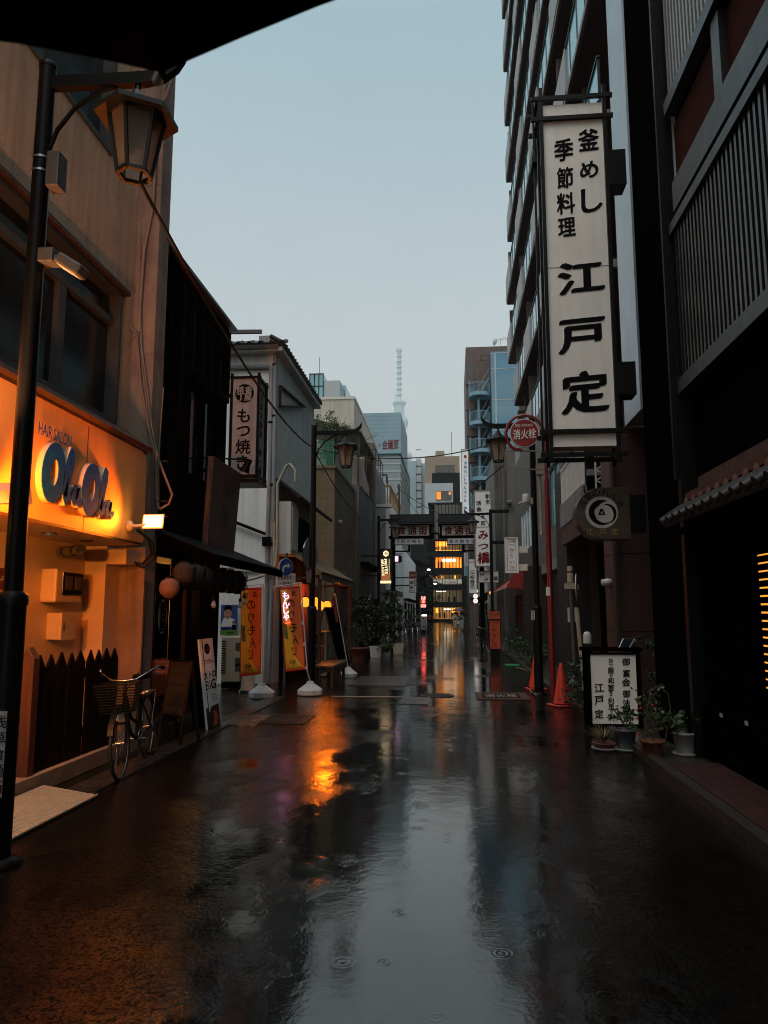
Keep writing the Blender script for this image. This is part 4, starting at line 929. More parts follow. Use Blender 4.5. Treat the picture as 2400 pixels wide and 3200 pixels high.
# ------------------------------------------------------------------ banners, bench, air conditioner and other street things (left)
def sheet(parent, name, m, fn, nu, nv, a0=0, a1=1, b0=0, b1=1, off=0.0, nrm=None):
    vs = []; fs = []
    for j in range(nv + 1):
        for i in range(nu + 1):
            vs.append(fn(a0 + (a1 - a0) * i / nu, b0 + (b1 - b0) * j / nv) + (nrm * off if nrm else V((0, 0, 0))))
    for j in range(nv):
        for i in range(nu): k = j * (nu + 1) + i; fs.append((k, k + 1, k + nu + 2, k + nu + 1))
    mb = MB(); mb.add(vs, fs, True); o = mb.build(name, m, parent, flip=False)
    s = o.modifiers.new('solid', 'SOLIDIFY'); s.thickness = .004; s.offset = 0
    return o
def nobori(base, tl, tr, br, bl, label, foot=True):
    """vertical banner cloth given by its corners (world), its pole at the right edge, water-filled foot"""
    o = thing('vertical_banner', label, 'banner', base, 'vertical noodle-shop banners')
    base = V(base); top = tr + (tr - br).normalized() * .06
    mb = MB(); mb.cyl(base + Z_ * .25, br.lerp(base, .0) + (br - tr).normalized() * .02 + X_ * .03, .014); mb.cyl(br + X_ * .03, top + X_ * .03, .012); mb.cyl(top + X_ * .04, tl + (tl - tr).normalized() * .12 + Z_ * .03, .009)
    for t in (.0, .22, .45, .7, .98):
        c = tr.lerp(br, t); mb.ob(c + X_ * .015, X_, Z_, .05, .05, .02)
    mb.build('pole', 'white_plastic', o)
    if foot:
        mb = MB(); n = 8; ring = lambda r_, z: [base + V((r_ * math.cos(math.pi / 8 + 2 * math.pi * k / n) * 1.1, r_ * math.sin(math.pi / 8 + 2 * math.pi * k / n), z)) for k in range(n)]
        rs = [ring(.215, .0), ring(.225, .02), ring(.225, .10), ring(.19, .13), ring(.07, .22), ring(.06, .26)]
        mb.add([v for r_ in rs for v in r_], [(i * n + k, i * n + (k + 1) % n, (i + 1) * n + (k + 1) % n, (i + 1) * n + k) for i in range(5) for k in range(n)] + [tuple(range(n)), tuple(range(5 * n, 6 * n))])
        mb.build('foot', 'white_plastic', o, .01)
    rr, uu = (tr - tl).normalized(), (tl - bl).normalized(); nn = rr.cross(uu).normalized()
    def fn(a, b): return bl.lerp(br, a).lerp(tl.lerp(tr, a), b) + nn * (.018 * math.sin(7 * b + 2 * a) * (1 - b * .3) + .01 * math.sin(5 * a))
    cl = sheet(o, 'cloth', 'ban_org', fn, 12, 30)
    sheet(cl, 'border', 'ban_red', fn, 1, 30, 0, .035, 0, 1, .004, nn); sheet(cl, 'border', 'ban_red', fn, 1, 30, .955, 1, 0, 1, .004, nn); sheet(cl, 'border', 'ban_red', fn, 12, 1, .0, 1, 0, .022, .005, nn); sheet(cl, 'border', 'ban_red', fn, 12, 1, 0, 1, .975, 1, .005, nn)
    # yellow left half with curved edge
    def half(a, b):
        edge = .40 + .08 * math.sin(3 * b + .5) if b > .22 else .40 + (.22 - b) / .22 * .5
        return fn(.04 + (edge - .04) * a, .025 + .95 * b)
    sheet(cl, 'yellow_panel', 'ban_yel', half, 4, 30, 0, 1, 0, 1, .004, nn)
    mb = MB(); mb.slabquad(fn(.07, .40) + nn * .008, fn(.26, .38) + nn * .008, fn(.22, .565) + nn * .008, fn(.03, .575) + nn * .008, .002); mb.build('green_label', 'ban_grn', cl)
    # the lettering is seen from behind, so it reads mirrored
    ww = (tr - tl).length; hh = (tl - bl).length
    for nm, m_, bold, lift in (('lettering_outline', 'white_ink', .055, .009), ('lettering', 'ink', .012, .012)):
        mb = MB(); r2 = -rr
        def glyph_at(s, a, b, size, tilt=0):
            vs, fs, bb = glyph(s, bold); cx, cy2 = (bb[0] + bb[1]) / 2, (bb[2] + bb[3]) / 2
            c = fn(a, b); ct, st = math.cos(tilt), math.sin(tilt)
            mb.add([c + r2 * (((v.x - cx) * ct - (v.y - cy2) * st) * size * .95) + uu * (((v.x - cx) * st + (v.y - cy2) * ct) * size * 1.1) + nn * (lift + v.z * .05) for v in vs], fs)
        glyph_at('浅', .72, .925, ww * .30); glyph_at('草', .26, .905, ww * .28)
        for s, a, b, sz in (('の', .52, .80, .50), ('り', .50, .655, .50), ('も', .52, .515, .52), ('ん', .55, .365, .50), ('じ', .48, .235, .46), ('ゃ', .42, .10, .42)): glyph_at(s, a, b, ww * sz, .08)
        mb.build(nm, m_, cl)
    mb = MB(); 
    for i, s in enumerate('浅草本社'):
        vs, fs, bb = glyph(s, .0); c = fn(.165 - i * .012, .545 - i * .042); mb.add([c - rr * ((v.x - .5) * ww * .13) + uu * ((v.y - .4) * ww * .13) + nn * .011 for v in vs], fs)
    mb.build('label_lettering', 'ban_yel', cl)
    return o, fn, rr, uu, nn
Y1 = 13.75
B1 = nobori((P(818, 2180, Z=0)).to_tuple(), P(752, 1838, Y=Y1), P(818, 1835, Y=Y1), P(815, 2107, Y=Y1), P(751, 2114, Y=Y1), 'orange and yellow vertical banner with mirrored brush characters before the white wall')
Y2 = 14.1
B2, fn2, rr2, uu2, nn2 = nobori((P(969, 2172, Z=0)).to_tuple(), P(874, 1838, Y=Y2), P(936, 1830, Y=Y2), P(955, 2093, Y=Y2 - .05), P(893, 2100, Y=Y2 - .05), 'orange and yellow vertical banner beside the bench with a violet neon glow on it')
o = thing('neon_glow_letters', 'violet neon glow of four hiragana added as letters before the banner by the bench', 'neon glow', fn2(.25, .7).to_tuple())  # neon shine on the cloth, made as added glowing letters before it
mb = MB(); c0 = fn2(.30, .90); c1 = fn2(.24, .64)
for i, s in enumerate('もんじゃ'):
    c = c0.lerp(c1, i / 3.0) + nn2 * .03
    vs, fs, bb = glyph(s, .0); mb.add([c + rr2 * ((v.x - (bb[0] + bb[1]) / 2) * .15) + uu2 * ((v.y - (bb[2] + bb[3]) / 2) * .17) + nn2 * v.z * .3 for v in vs], fs)
mb.build('glow_letters', 'purple_glow', o)
mb = MB(); mb.tube([fn2(.18, .57) + nn2 * .03, fn2(.42, .575) + nn2 * .03], .006, 6); mb.build('red_glow_bar', 'red_glow', o)
mb = MB(); mb.tube([c0 + nn2 * .02 + uu2 * .12, c1 + nn2 * .02], .003, 5); mb.build('wire', 'cable', o)  # hanger added for the glow letters
# third, narrow red banner behind the tripod board
b3 = P(1088, 2115, Z=0)
o = thing('vertical_banner', 'narrow red banner seen almost edge-on beyond the lanterns', 'banner', b3.to_tuple(), 'vertical noodle-shop banners')
t0, t1, t2, t3 = P(1036, 1865, Y=b3.y), P(1048, 1865, Y=b3.y + .5), P(1058, 1945, Y=b3.y + .4), P(1050, 1943, Y=b3.y)
mb = MB(); mb.slabquad(t3, t2, t1, t0, .006); mb.build('cloth', 'ban_red', o)
mb = MB(); rr3 = (t1 - t0).normalized(); put(mb, 'も', t0.lerp(t2, .45) , rr3, Z_, h=.18, w=.3); mb.build('lettering', 'ink', o)
mb = MB(); mb.cyl(V((b3.x, b3.y, .2)), P(1047, 1855, Y=b3.y), .012); mb.build('pole', 'white_plastic', o)
mb = MB(); mb.lathe([(.22, 0), (.23, .08), (.08, .2), (.05, .24)], b3, 8, sm=False); mb.build('foot', 'white_plastic', o)
# bench
bc = V((-2.62, 16.9, 0))
BE = thing('wooden_bench', 'low weathered wooden bench glowing orange beside the lamp post', 'bench', bc.to_tuple())
b0, b1_, b2_, b3_ = P(975, 2112, Z=.42), P(1037, 2112, Z=.42), P(1061, 2090, Z=.42), P(1008, 2093, Z=.42)
mb = MB(); mb.box(-2.98, -2.52, 15.7, 17.7, .40, .45); mb.build('seat', 'bench_wood', BE, .008)
mb = MB(); mb.box(-2.56, -2.53, 15.72, 17.68, .30, .40); mb.box(-2.97, -2.94, 15.72, 17.68, .30, .40); mb.box(-2.94, -2.56, 15.75, 15.78, .31, .40); mb.box(-2.94, -2.56, 17.62, 17.65, .31, .40); mb.box(-2.77, -2.73, 15.8, 17.6, .16, .20); mb.build('apron', 'old_wood', BE)
for x in (-2.92, -2.58):
    for y in (15.85, 17.52):
        mb = MB(); mb.box(x - .03, x + .03, y - .04, y + .04, 0, .40); mb.build('leg', 'old_wood', BE)
# air conditioner and poster
ac = P(505, 2150, Z=0)
o = thing('air_conditioner', 'beige outdoor air conditioner unit standing by the white wall', 'air conditioner', (-4.75, 15.6, 0))
x0, x1 = P(690, 2100, Y=15.35).x, P(750, 2100, Y=15.35).x; zt_ = P(720, 1990, Y=15.35).z
mb = MB(); mb.box(x0, x1, 15.35, 16.1, .12, zt_); mb.build('casing', 'pipe_cream', o, .02)
mb = MB(); mb.box(x0, x1, 15.4, 15.5, 0, .12); mb.box(x0, x1, 15.9, 16.0, 0, .12); mb.build('foot', 'black_metal', o)
mb = MB()
mb.box(x0 + .30, x0 + .48, 15.344, 15.352, zt_ - .28, zt_ - .12); mb.box(x0 + .30, x0 + .46, 15.344, 15.352, zt_ - .60, zt_ - .55); mb.box(x0 + .30, x0 + .42, 15.344, 15.352, .35, .62); mb.build('label_sticker', 'grey_metal', o)
mb = MB()
for i in range(14): mb.box(x0 - .002, x0 + .10, 15.343, 15.352, .3 + i * .05, .32 + i * .05)
mb.build('vent', 'ink', o)
o = thing('poster', 'poster of two men above a green strip on the white wall over the air conditioner', 'poster', (-4.9, 16.25, 1.8))
pa, pb = P(691, 1890, Y=16.2), P(740, 1985, Y=16.2)
mb = MB(); mb.box(pa.x, pb.x, 16.2, 16.22, pb.z, pa.z); mb.build('sheet', 'poster_blue', o)
wx, hz = pb.x - pa.x, pa.z - pb.z
E2 = lambda a, b: V((pa.x + wx * a, 16.2, pb.z + hz * b))
mb = MB(); mb.disc(E2(.42, .72) - Y_ * .004, X_, Z_, wx * .24, hz * .19, .003); mb.disc(E2(.80, .40) - Y_ * .006, X_, Z_, wx * .08, hz * .055, .003); mb.build('face', 'photo_skin', o)
mb = MB(); mb.prism([(0, 0), (.92, 0), (.86, .22), (.62, .30), (.42, .24), (.2, .30)], E2(.0, .28) - Y_ * .003, X_ * wx, Z_ * hz, .002); mb.build('white_shirt', 'white_plastic', o)
mb = MB(); mb.prism([(.18, .80), (.24, .95), (.45, 1.0), (.66, .94), (.68, .74), (.60, .84), (.42, .86), (.26, .82)], E2(0, 0) - Y_ * .0095, X_ * wx, Z_ * hz, .002); mb.build('hair', 'ink', o); mb = MB(); mb.prism([(.68, .14), (.95, .14), (.92, .33), (.80, .36), (.70, .33)], E2(0, 0) - Y_ * .0055, X_ * wx, Z_ * hz, .002); mb.prism([(.72, .41), (.75, .47), (.86, .47), (.88, .41), (.80, .44)], E2(0, 0) - Y_ * .0115, X_ * wx, Z_ * hz, .002)
for a, b in ((.34, .74), (.50, .74)): mb.disc(E2(a, b) - Y_ * .008, X_, Z_, wx * .045, hz * .012, .002)
mb.prism([(.36, .61), (.50, .61), (.50, .622), (.36, .622)], E2(0, 0) - Y_ * .008, X_ * wx, Z_ * hz, .002); mb.each('dark_suit', 'ink', o)
mb = MB(); mb.prism([(0, 0), (1, 0), (1, .17), (0, .17)], E2(0, 0) - Y_ * .007, X_ * wx, Z_ * hz, .002); mb.build('green_strip', 'poster_green', o)
mb = MB(); put(mb, '医学博士', E2(.32, .225) - Y_ * .004, X_, Z_, w=wx * .5, h=hz * .06, bold=.02); put(mb, '有吉通', E2(.6, .09) - Y_ * .01, X_, Z_, w=wx * .4, h=hz * .05, bold=.02); mb.build('lettering', 'ink', o)
o = thing('folding_stand', 'small folded grey stand leaning on the wall behind the first banner', 'stand', (-4.1, 14.6, 0))
c = P(770, 2165, Z=0); mb = MB(); mb.ob(c + V((0, .1, .24)), X_, V((0, .25, 1)), .26, .42, .02); mb.bar(c + V((-.15, 0, .0)), c + V((-.1, .1, .12)), .02); mb.bar(c + V((.15, 0, .0)), c + V((.1, .1, .12)), .02); mb.build('panel', 'pipe_cream', o)
# one-way sign
o = thing('traffic_sign', 'round blue sign with white bent arrow above a small white plate', 'traffic sign', (-3.6, 15.9, 0))
cs = P(893, 1772, Y=15.6); rs = P(909, 1772, Y=15.6).x - cs.x; rz_ = P(893, 1745, Y=15.6).z - cs.z
cr_, su = V((.62, .78, 0)).normalized(), Z_
rad = rz_ * 1.02
mb = MB(); mb.cyl((cs.x, 15.66, 0), (cs.x, 15.66, cs.z + .3), .03, n=10); mb.build('pole', 'grey_metal', o)
mb = MB(); mb.disc(cs, cr_, su, rad, rad, .012); mb.build('rim', 'white_paint', o)
nn = cr_.cross(su); mb = MB(); mb.disc(cs + nn * .013, cr_, su, rad * .94, rad * .94, .003); mb.build('disc', 'sign_blue', o)
mb = MB(); mb.prism([(-.55, -.6), (-.32, -.6), (-.32, -.2), (-.15, .0), (.2, .02), (.2, -.18), (.62, .15), (.2, .5), (.2, .28), (-.25, .24), (-.52, -.05)], cs + nn * .017, cr_ * rad, su * rad, .002); mb.build('arrow', 'white_paint', o)
pl = P(893, 1813, Y=15.6); mb = MB(); mb.ob(pl, cr_, su, .52, .30, .012); pp = mb.build('plate', 'white_paint', o)
mb = MB(); put(mb, '自転車を除く', pl + Z_ * .06 + nn * .008, cr_, su, w=.44, h=.10, bold=.01); put(mb, '一方通行', pl - Z_ * .075 + nn * .008, cr_, su, w=.40, h=.10, bold=.01); mb.each('lettering', 'ink', pp)
o = thing('convex_mirror', 'round sign seen edge-on with violet reflection on the second lamp pole', 'sign', (-2.95, 15, 3))
c = P(968, 1735, Y=14.95); cr2 = V((.25, .97, 0)).normalized()
mb = MB(); mb.disc(c, cr2, Z_, .34, .34, .02); mb.build('disc', 'chrome', o); mb = MB(); mb.box(c.x - .09, c.x - .03, 15.0, 15.06, c.z - .4, c.z + .36); mb.bar(c + V((-.06, .05, .2)), V((-2.87, 15.02, c.z + .2)), .02); mb.bar(c + V((-.06, .05, -.2)), V((-2.87, 15.02, c.z - .2)), .02); mb.build('bracket', 'grey_metal', o)
c2 = P(967, 1800, Y=14.95); mb = MB(); mb.box(c2.x - .05, c2.x + .05, 14.9, 14.96, c2.z - .14, c2.z + .14); mb.build('plate', 'grey_metal', o)
# shelf cabinet
o = thing('shelf_cabinet', 'open cream wooden shelf cabinet behind the bench', 'cabinet', (-3.2, 18.6, 0))
x0, x1 = P(978, 2000, Y=18.3).x, P(1020, 2000, Y=18.3).x; zc = P(1000, 1975, Y=18.3).z
mb = MB(); mb.box(x0, x0 + .05, 18.3, 19.0, 0, zc); mb.box(x1 - .05, x1, 18.3, 19.0, 0, zc); mb.box(x0 + .05, x1 - .05, 18.95, 19.0, 0, zc)
for t in (0.02, .32, .66, .97): mb.box(x0 + .05, x1 - .05, 18.3, 18.95, zc * t, zc * t + .045)
mb.build('carcass', 'pipe_cream', o)
x2 = P(1031, 2000, Y=18.6).x; mb = MB(); mb.box(x1 + .01, x2, 18.6, 19.2, .0, zc * .8); mb.build('side_box', 'pipe_cream', o)
# tripod easel board
mo, c, r, u, n = sandwich_board('easel_board', 'tall leaning dark menu easel beyond the bench seen from its side', P(1085, 2115, Z=0).to_tuple(), 1.15, .55, 1.75, .30, 'black_wood', 'old_wood', True, .3)

# ------------------------------------------------------------------ left side beyond the white house
def block(name, label, x0, x1, y0, y1, z1, m, cat='building', z0=0):
    o = thing(name, label, cat, ((x0 + x1) / 2, y0, z0)); mb = MB(); mb.box(x0, x1, y0, y1, z0, z1); mb.build('wall', m, o); return o
ta = block('tan_building', 'tan boarded three storey building with a roof garden behind a green net', -10, -4.0, 24.65, 29.9, 6.45, 'tan')
mb = MB(); mb.box(-4.0, -3.97, 24.66, 29.9, 0.0, 6.45); mb.build('street_wall', 'tan_side', ta)
mb = MB(); mb.box(-4.03, -3.90, 29.5, 29.95, 0, 6.5); mb.box(-10, -3.94, 24.6, 29.95, 6.45, 6.55); mb.build('trim', 'tan', ta)
window(ta, 'x', -3.96, 26.0, 27.6, 3.1, 4.4, mull=1, gm='glass_dark'); 
mb = MB(); mb.box(-3.97, -3.72, 25.9, 27.7, 2.45, 3.05); mb.build('window_box', 'tan_side', ta)
mb = MB(); mb.box(-3.97, -3.85, 28.3, 28.65, 4.3, 4.75); mb.build('vent_hood', 'tan_side', ta)
mb = MB(); mb.lathe([(.10, 0), (.08, .10), (0, .14)], (-3.97, 25.6, 4.7), 12, X_); mb.build('wall_lamp', 'pipe_cream', ta)
mb = MB(); mb.tube([(-4.9, 24.58, 5.2), (-4.75, 24.58, 5.2), (-4.72, 24.58, 0)], .05, 8); mb.tube([(-4.3, 24.6, 2.6), (-4.3, 24.6, 2.0), (-4.15, 24.6, 1.9), (-4.15, 24.6, 0)], .035, 8); mb.build('downpipe', 'tan', ta)
mb = MB(); mb.box(-4.4, -3.93, 25.2, 25.9, .0, 2.4); mb.build('door', 'door_wood', ta)
mb = MB(); mb.slabquad((-3.97, 24.9, 2.75), (-3.55, 24.9, 2.55), (-3.55, 26.3, 2.55), (-3.97, 26.3, 2.75), .05)
for i in range(7): mb.cyl((-3.55, 24.95 + i * .22, 2.58), (-3.95, 24.95 + i * .22, 2.79), .05, .05, 8)
mb.build('door_roof', 'tile_dark', ta)
o = thing('shop_sign', 'small dark square sign with a pale hexagon outline on the tan building corner', 'sign', (-3.9, 28.5, 2.6))
c = P(1090, 1850, Y=28.6); mb = MB(); mb.box(c.x - .26, c.x + .26, 28.6, 28.68, c.z - .32, c.z + .32); mb.build('panel', 'sign_black', o)
mb = MB()
for k in range(8):
    a, b = 2 * math.pi * k / 8, 2 * math.pi * (k + 1) / 8
    mb.bar(c + V((.2 * math.cos(a), -.005, .2 * math.sin(a))), c + V((.2 * math.cos(b), -.005, .2 * math.sin(b))), .012)
put(mb, 'STREET', c - Y_ * .005, X_, Z_, w=.3, h=.06); mb.build('outline', 'cyan_ink', o)
# roof garden
rg = P(1035, 1340, Y=27); 
o = thing('roof_tree', 'airy green bush growing on the roof of the tan building', 'tree', (rg.x, 27, 6.55))
mb = MB()
for i in range(9):
    a = random.uniform(0, 6.28); mb.tube([(rg.x, 27, 6.55), (rg.x + .25 * math.cos(a), 27 + .25 * math.sin(a), 7.6), (rg.x + .75 * math.cos(a) * random.random(), 27 + .6 * math.sin(a), 8.6 + random.random() * .5)], [.03, .02, .008], 5)
mb.build('trunk', 'bark', o)
mb = MB(); clumps(mb, (rg.x, 27, 8.42), (.72, .8, .72), 34, 1500, .085, .28); clumps(mb, (rg.x + .2, 27, 7.5), (.8, .8, .6), 10, 500, .08, .3); mb.build('crown', 'leaf_roof', o)
o = thing('garden_net', 'green mesh net fence on the edge of the tan roof', 'fence', (-4.2, 26, 6.55))
mb = MB(); mb.box(-5.6, -4.08, 25.0, 25.01, 6.55, 7.5); mb.box(-4.08, -4.07, 25.0, 29.5, 6.55, 7.45); mb.build('net', 'net_green', o)
mb = MB()
for x, y in ((-5.6, 25), (-4.85, 25), (-4.08, 25), (-4.08, 27.2), (-4.08, 29.5)): mb.cyl((x, y, 6.55), (x, y, 7.55), .02, n=6)
mb.build('post', 'fm_green', o)
# concrete building with covered terrace
xg = -3.9; zc = P(1158, 1553, X=xg); zt_ = P(1132, 1513, X=xg)
gb = block('concrete_building', 'stained grey concrete building with roofed terrace behind the tan one', -10, xg, 30.6, 36.2, P(1132, 1513, Y=30.6).z, 'grey_conc')
hgt = P(1132, 1513, Y=30.6).z
window(gb, 'x', xg, 31.6, 33.0, 4.2, 5.2, depth=.08); window(gb, 'x', xg, 31.4, 34.6, 2.4, 3.4, mull=2, depth=.08)
mb = MB(); mb.box(xg, xg + .35, 31.2, 35.8, 3.5, 3.7); mb.box(xg, xg + .25, 30.9, 35.9, 0, 2.2); mb.build('shop_front', 'black_wood', gb)
mb = MB()
for y in (30.8, 33.4, 36.0): mb.box(xg - .1, xg - .02, y, y + .08, hgt, hgt + 2.3)
for x in (-5.2, -6.4): mb.box(x, x + .08, 30.7, 30.78, hgt, hgt + 2.3)
mb.box(-6.4, xg, 30.7, 30.78, hgt + 1.35, hgt + 1.45); mb.slabquad((-6.5, 30.5, hgt + 3.0), (xg + .1, 30.5, hgt + 2.2), (xg + .1, 36.3, hgt + 2.2), (-6.5, 36.3, hgt + 3.0), .06); mb.build('terrace_frame', 'dark_brown_metal', gb)
mb = MB(); mb.slabquad((xg + .02, 31, hgt), (xg + .02, 34, hgt), (xg + .02, 34, hgt + .4), (xg + .02, 31, hgt + 1.1), .03); mb.build('terrace_panel', 'red_paint', gb)
# large pale building behind
bx = -5.05; y0 = 37
bz = P(1020, 1255, Y=37).z
be = block('pale_building', 'plain pale beige tall building with blank side wall behind the roof garden', -14, -4.35, 36.4, 41.5, P(1125, 1380, Y=36.6).z, 'beige_wall')
b2_ = block('stepped_building', 'high beige stepped building whose roof edge slopes behind the white house', -14, -5.6, 41.6, 55, P(1020, 1255, Y=42).z, 'beige_wall')
mb = MB(); zz = P(1020, 1255, Y=42).z; mb.box(-14, -5.55, 41.55, 55, zz, zz + .15); mb.build('parapet', 'white_trim', b2_)
gt = thing('glass_tower', 'distant glass and grey rooftop block above the beige building', 'building', (-17, 72, 0))
a, b = P(967, 1168, Y=72), P(1065, 1200, Y=72)
mb = MB(); mb.box(P(1010, 1200, Y=72).x, P(1062, 1200, Y=72).x, 72, 80, 0, P(1010, 1190, Y=72).z); mb.build('wall', 'pale_wall', gt)
mb = MB(); mb.box(a.x, P(1010, 1200, Y=72).x, 72, 80, 0, a.z); mb.build('glazed_corner', 'glass_sky', gt)
mb = MB()
for i in range(14): mb.box(a.x - .02, P(1010, 1200, Y=72).x + .02, 71.94, 72.0, a.z - i * 1.3 - .08, a.z - i * 1.3)
for t in (0, .33, .66, .98): x = a.x + (P(1010, 1200, Y=72).x - a.x) * t; mb.box(x, x + .08, 71.93, 71.99, 0, a.z)
mb.build('mullion', 'dark_grey', gt)
mb = MB(); q = P(1045, 1205, Y=75); mb.box(q.x, q.x + 1.2, 75, 79, q.z - 3, q.z); mb.build('roof_box', 'glass_sky', gt)
mb = MB(); x = P(998, 1168, Y=74); mb.cyl((x.x, 74, x.z - .5), (x.x, 74, P(998, 1117, Y=74).z), .03, n=5); mb.build('mast', 'grey_metal', gt)
# greenhouse on the roof
o = thing('roof_greenhouse', 'clear corrugated lean-to greenhouse with aerials on a roof', 'greenhouse', (-4.6, 38, 8))
ga, gb_, gc, gd = P(1127, 1384, Y=37.5), P(1166, 1385, Y=37.5), P(1196, 1454, Y=44), P(1168, 1454, Y=44)
mb = MB(); mb.slabquad(ga, gb_, gc, gd, .02); mb.build('glass_roof', 'frost_warm_lit', o)
mb = MB()
for t in (0, .25, .5, .75, 1): mb.bar(ga.lerp(gd, t), gb_.lerp(gc, t), .04); mb.bar(gb_.lerp(gc, t), gb_.lerp(gc, t) - Z_ * 1.4, .04)
mb.bar(ga, gd, .04); mb.bar(gb_, gc, .05); mb.build('frame', 'grey_metal', o)
mb = MB(); q = ga + Z_ * .1; mb.bar(q + X_ * .2, q + V((.9, 0, .35)), .02)
for i in range(9): mb.bar(q + V((.25 + i * .07, -.15, .12 + i * .03)), q + V((.25 + i * .07, .15, .22 + i * .03)), .012)
mb.build('aerial', 'cable', o)
pk = block('plank_building', 'grey weathered plank-clad building with small dark windows beyond the concrete building', -10, -3.95, 37.5, 43.6, P(1176, 1456, Y=37.6).z, 'plank_grey')
zpk = P(1176, 1456, Y=37.6).z
mb = MB(); mb.box(-4.4, -3.9, 36.5, 37.5, 0, zpk + .3); mb.build('brown_strip', 'soffit', pk)
window(pk, 'x', -3.93, 38.6, 39.6, 5.2, 6.5, mull=0, depth=.06); window(pk, 'x', -3.93, 41.3, 42.9, 4.2, 7.0, mull=0, depth=.06); window(pk, 'x', -3.93, 41.3, 42.9, 1.0, 3.0, mull=0, depth=.06); window(pk, 'x', -3.93, 38.4, 40.4, 7.4, 8.6, mull=1, depth=.06)
mb = MB(); mb.box(-3.95, -3.1, 37.9, 38.3, 7.0, 7.15); mb.build('bracket', 'white_trim', pk)
yb = thing('yellow_balcony_house', 'white house with a yellow slatted balcony beyond the plank-clad building', 'house', (-6, 44, 0))
zy = P(1235, 1572, Y=44).z
mb = MB(); mb.box(-10, -3.7, 44, 54, 0, zy); mb.box(-10, -4.2, 45.5, 54, zy, P(1215, 1500, Y=45.5).z); mb.build('wall', 'white_plaster', yb)
mb = MB()
for i in range(9): x = -5.1 + i * .17; mb.box(x, x + .06, 44.0, 44.05, zy, zy + 1.0)
for i in range(26): y = 44 + i * .38; mb.box(-3.75, -3.70, y, y + .14, zy, zy + 1.0)
mb.box(-5.2, -3.68, 43.98, 44.07, zy + 1.0, zy + 1.12); mb.box(-3.78, -3.66, 44.07, 54, zy + 1.0, zy + 1.12); mb.box(-3.76, -3.69, 44.06, 54, zy, zy + .5); mb.build('balcony', 'yellow', yb)
window(yb, 'y', 45.48, -5.3, -4.4, zy + .1, zy + 1.9, sgn=-1, depth=.06)
mb = MB(); mb.tube([(-4.35, 45.4, zy + 2.0), (-4.05, 45.4, zy + 2.0), (-4.0, 45.4, zy + 1.4)], .07, 8); mb.build('flue', 'soffit', yb)
window(yb, 'x', -3.68, 47, 49, 3.2, 5.0, mull=1, depth=.06); window(yb, 'x', -3.68, 50, 52.5, 3.2, 5.0, mull=1, depth=.06)
mb = MB(); mb.box(-3.7, -3.62, 44.0, 54, 2.7, 3.0); mb.box(-3.7, -3.66, 46.2, 46.9, 0, 2.1); mb.box(-3.7, -3.66, 49.6, 52.4, 0, 2.2); mb.build('shop_front', 'soffit', yb)
# grey ribbed block with pale blue rooftop tower
rb = thing('ribbed_building', 'grey ribbed building with a blue-grey louvred rooftop tower and red sign letters', 'building', (-9, 75, 0))
xR = P(1252, 1500, Y=75).x; zR = P(1220, 1427, Y=75).z; zT = P(1200, 1290, Y=75).z; zBm = P(1200, 1418, Y=75).z
xL = P(1118, 1400, Y=75).x
mb = MB(); mb.box(-16, xR, 75, 92, 0, zR); mb.build('wall', 'rib_grey', rb)
mb = MB()
for v in (1450, 1473, 1498): z = P(1200, v, Y=75).z; mb.box(-16, xR + .05, 74.95, 92, z - .06, z + .06)
mb.build('band', 'pale_wall', rb)
mb = MB(); mb.box(xL, xR + .05, 75, 86, zR + .35, zT); mb.box(xL + .4, xR - .3, 75.5, 85, zR, zR + .35); mb.build('rooftop_tower', 'blue_clad', rb)
mb = MB(); put(mb, '貸会場・会議室', P(1185, 1392, Y=74.98), X_, Z_, w=P(1245, 1392, Y=75).x - P(1125, 1392, Y=75).x, h=1.0, bold=.02); mb.build('lettering', 'ink_red', rb)
br = block('brown_office', 'narrow brown office front beyond the ribbed building', P(1255, 1500, Y=93).x - 4, P(1272, 1500, Y=93).x, 93, 100, P(1260, 1466, Y=93).z, 'soffit')
for k in range(4): window(br, 'x', P(1272, 1500, Y=93).x + .02, 94, 99, 4 + k * 3.2, 6 + k * 3.2, mull=3, depth=.06)
pb = thing('pale_blue_building', 'pale blue-grey slab building in the far middle of the street', 'building', (-9, 150, 0))
mb = MB(); mb.box(P(1255, 1500, Y=150).x - 6, P(1300, 1500, Y=150).x, 150, 160, 0, P(1290, 1440, Y=150).z); mb.box(P(1316, 1500, Y=150).x, P(1332, 1500, Y=150).x, 151, 160, 0, P(1320, 1445, Y=150).z); mb.build('wall', 'pale_blue', pb)
mb = MB(); mb.box(P(1300, 1500, Y=150).x, P(1316, 1500, Y=150).x, 150.3, 160, 0, P(1308, 1434, Y=150).z)
mb.build('glazed_strip', 'pale_wall', pb)
mb = MB()
for i in range(18): z = 6 + i * 1.7; mb.box(P(1300, 1500, Y=150).x, P(1316, 1500, Y=150).x, 150.2, 150.3, z, z + .15)
mb.build('rung', 'dark_grey', pb)
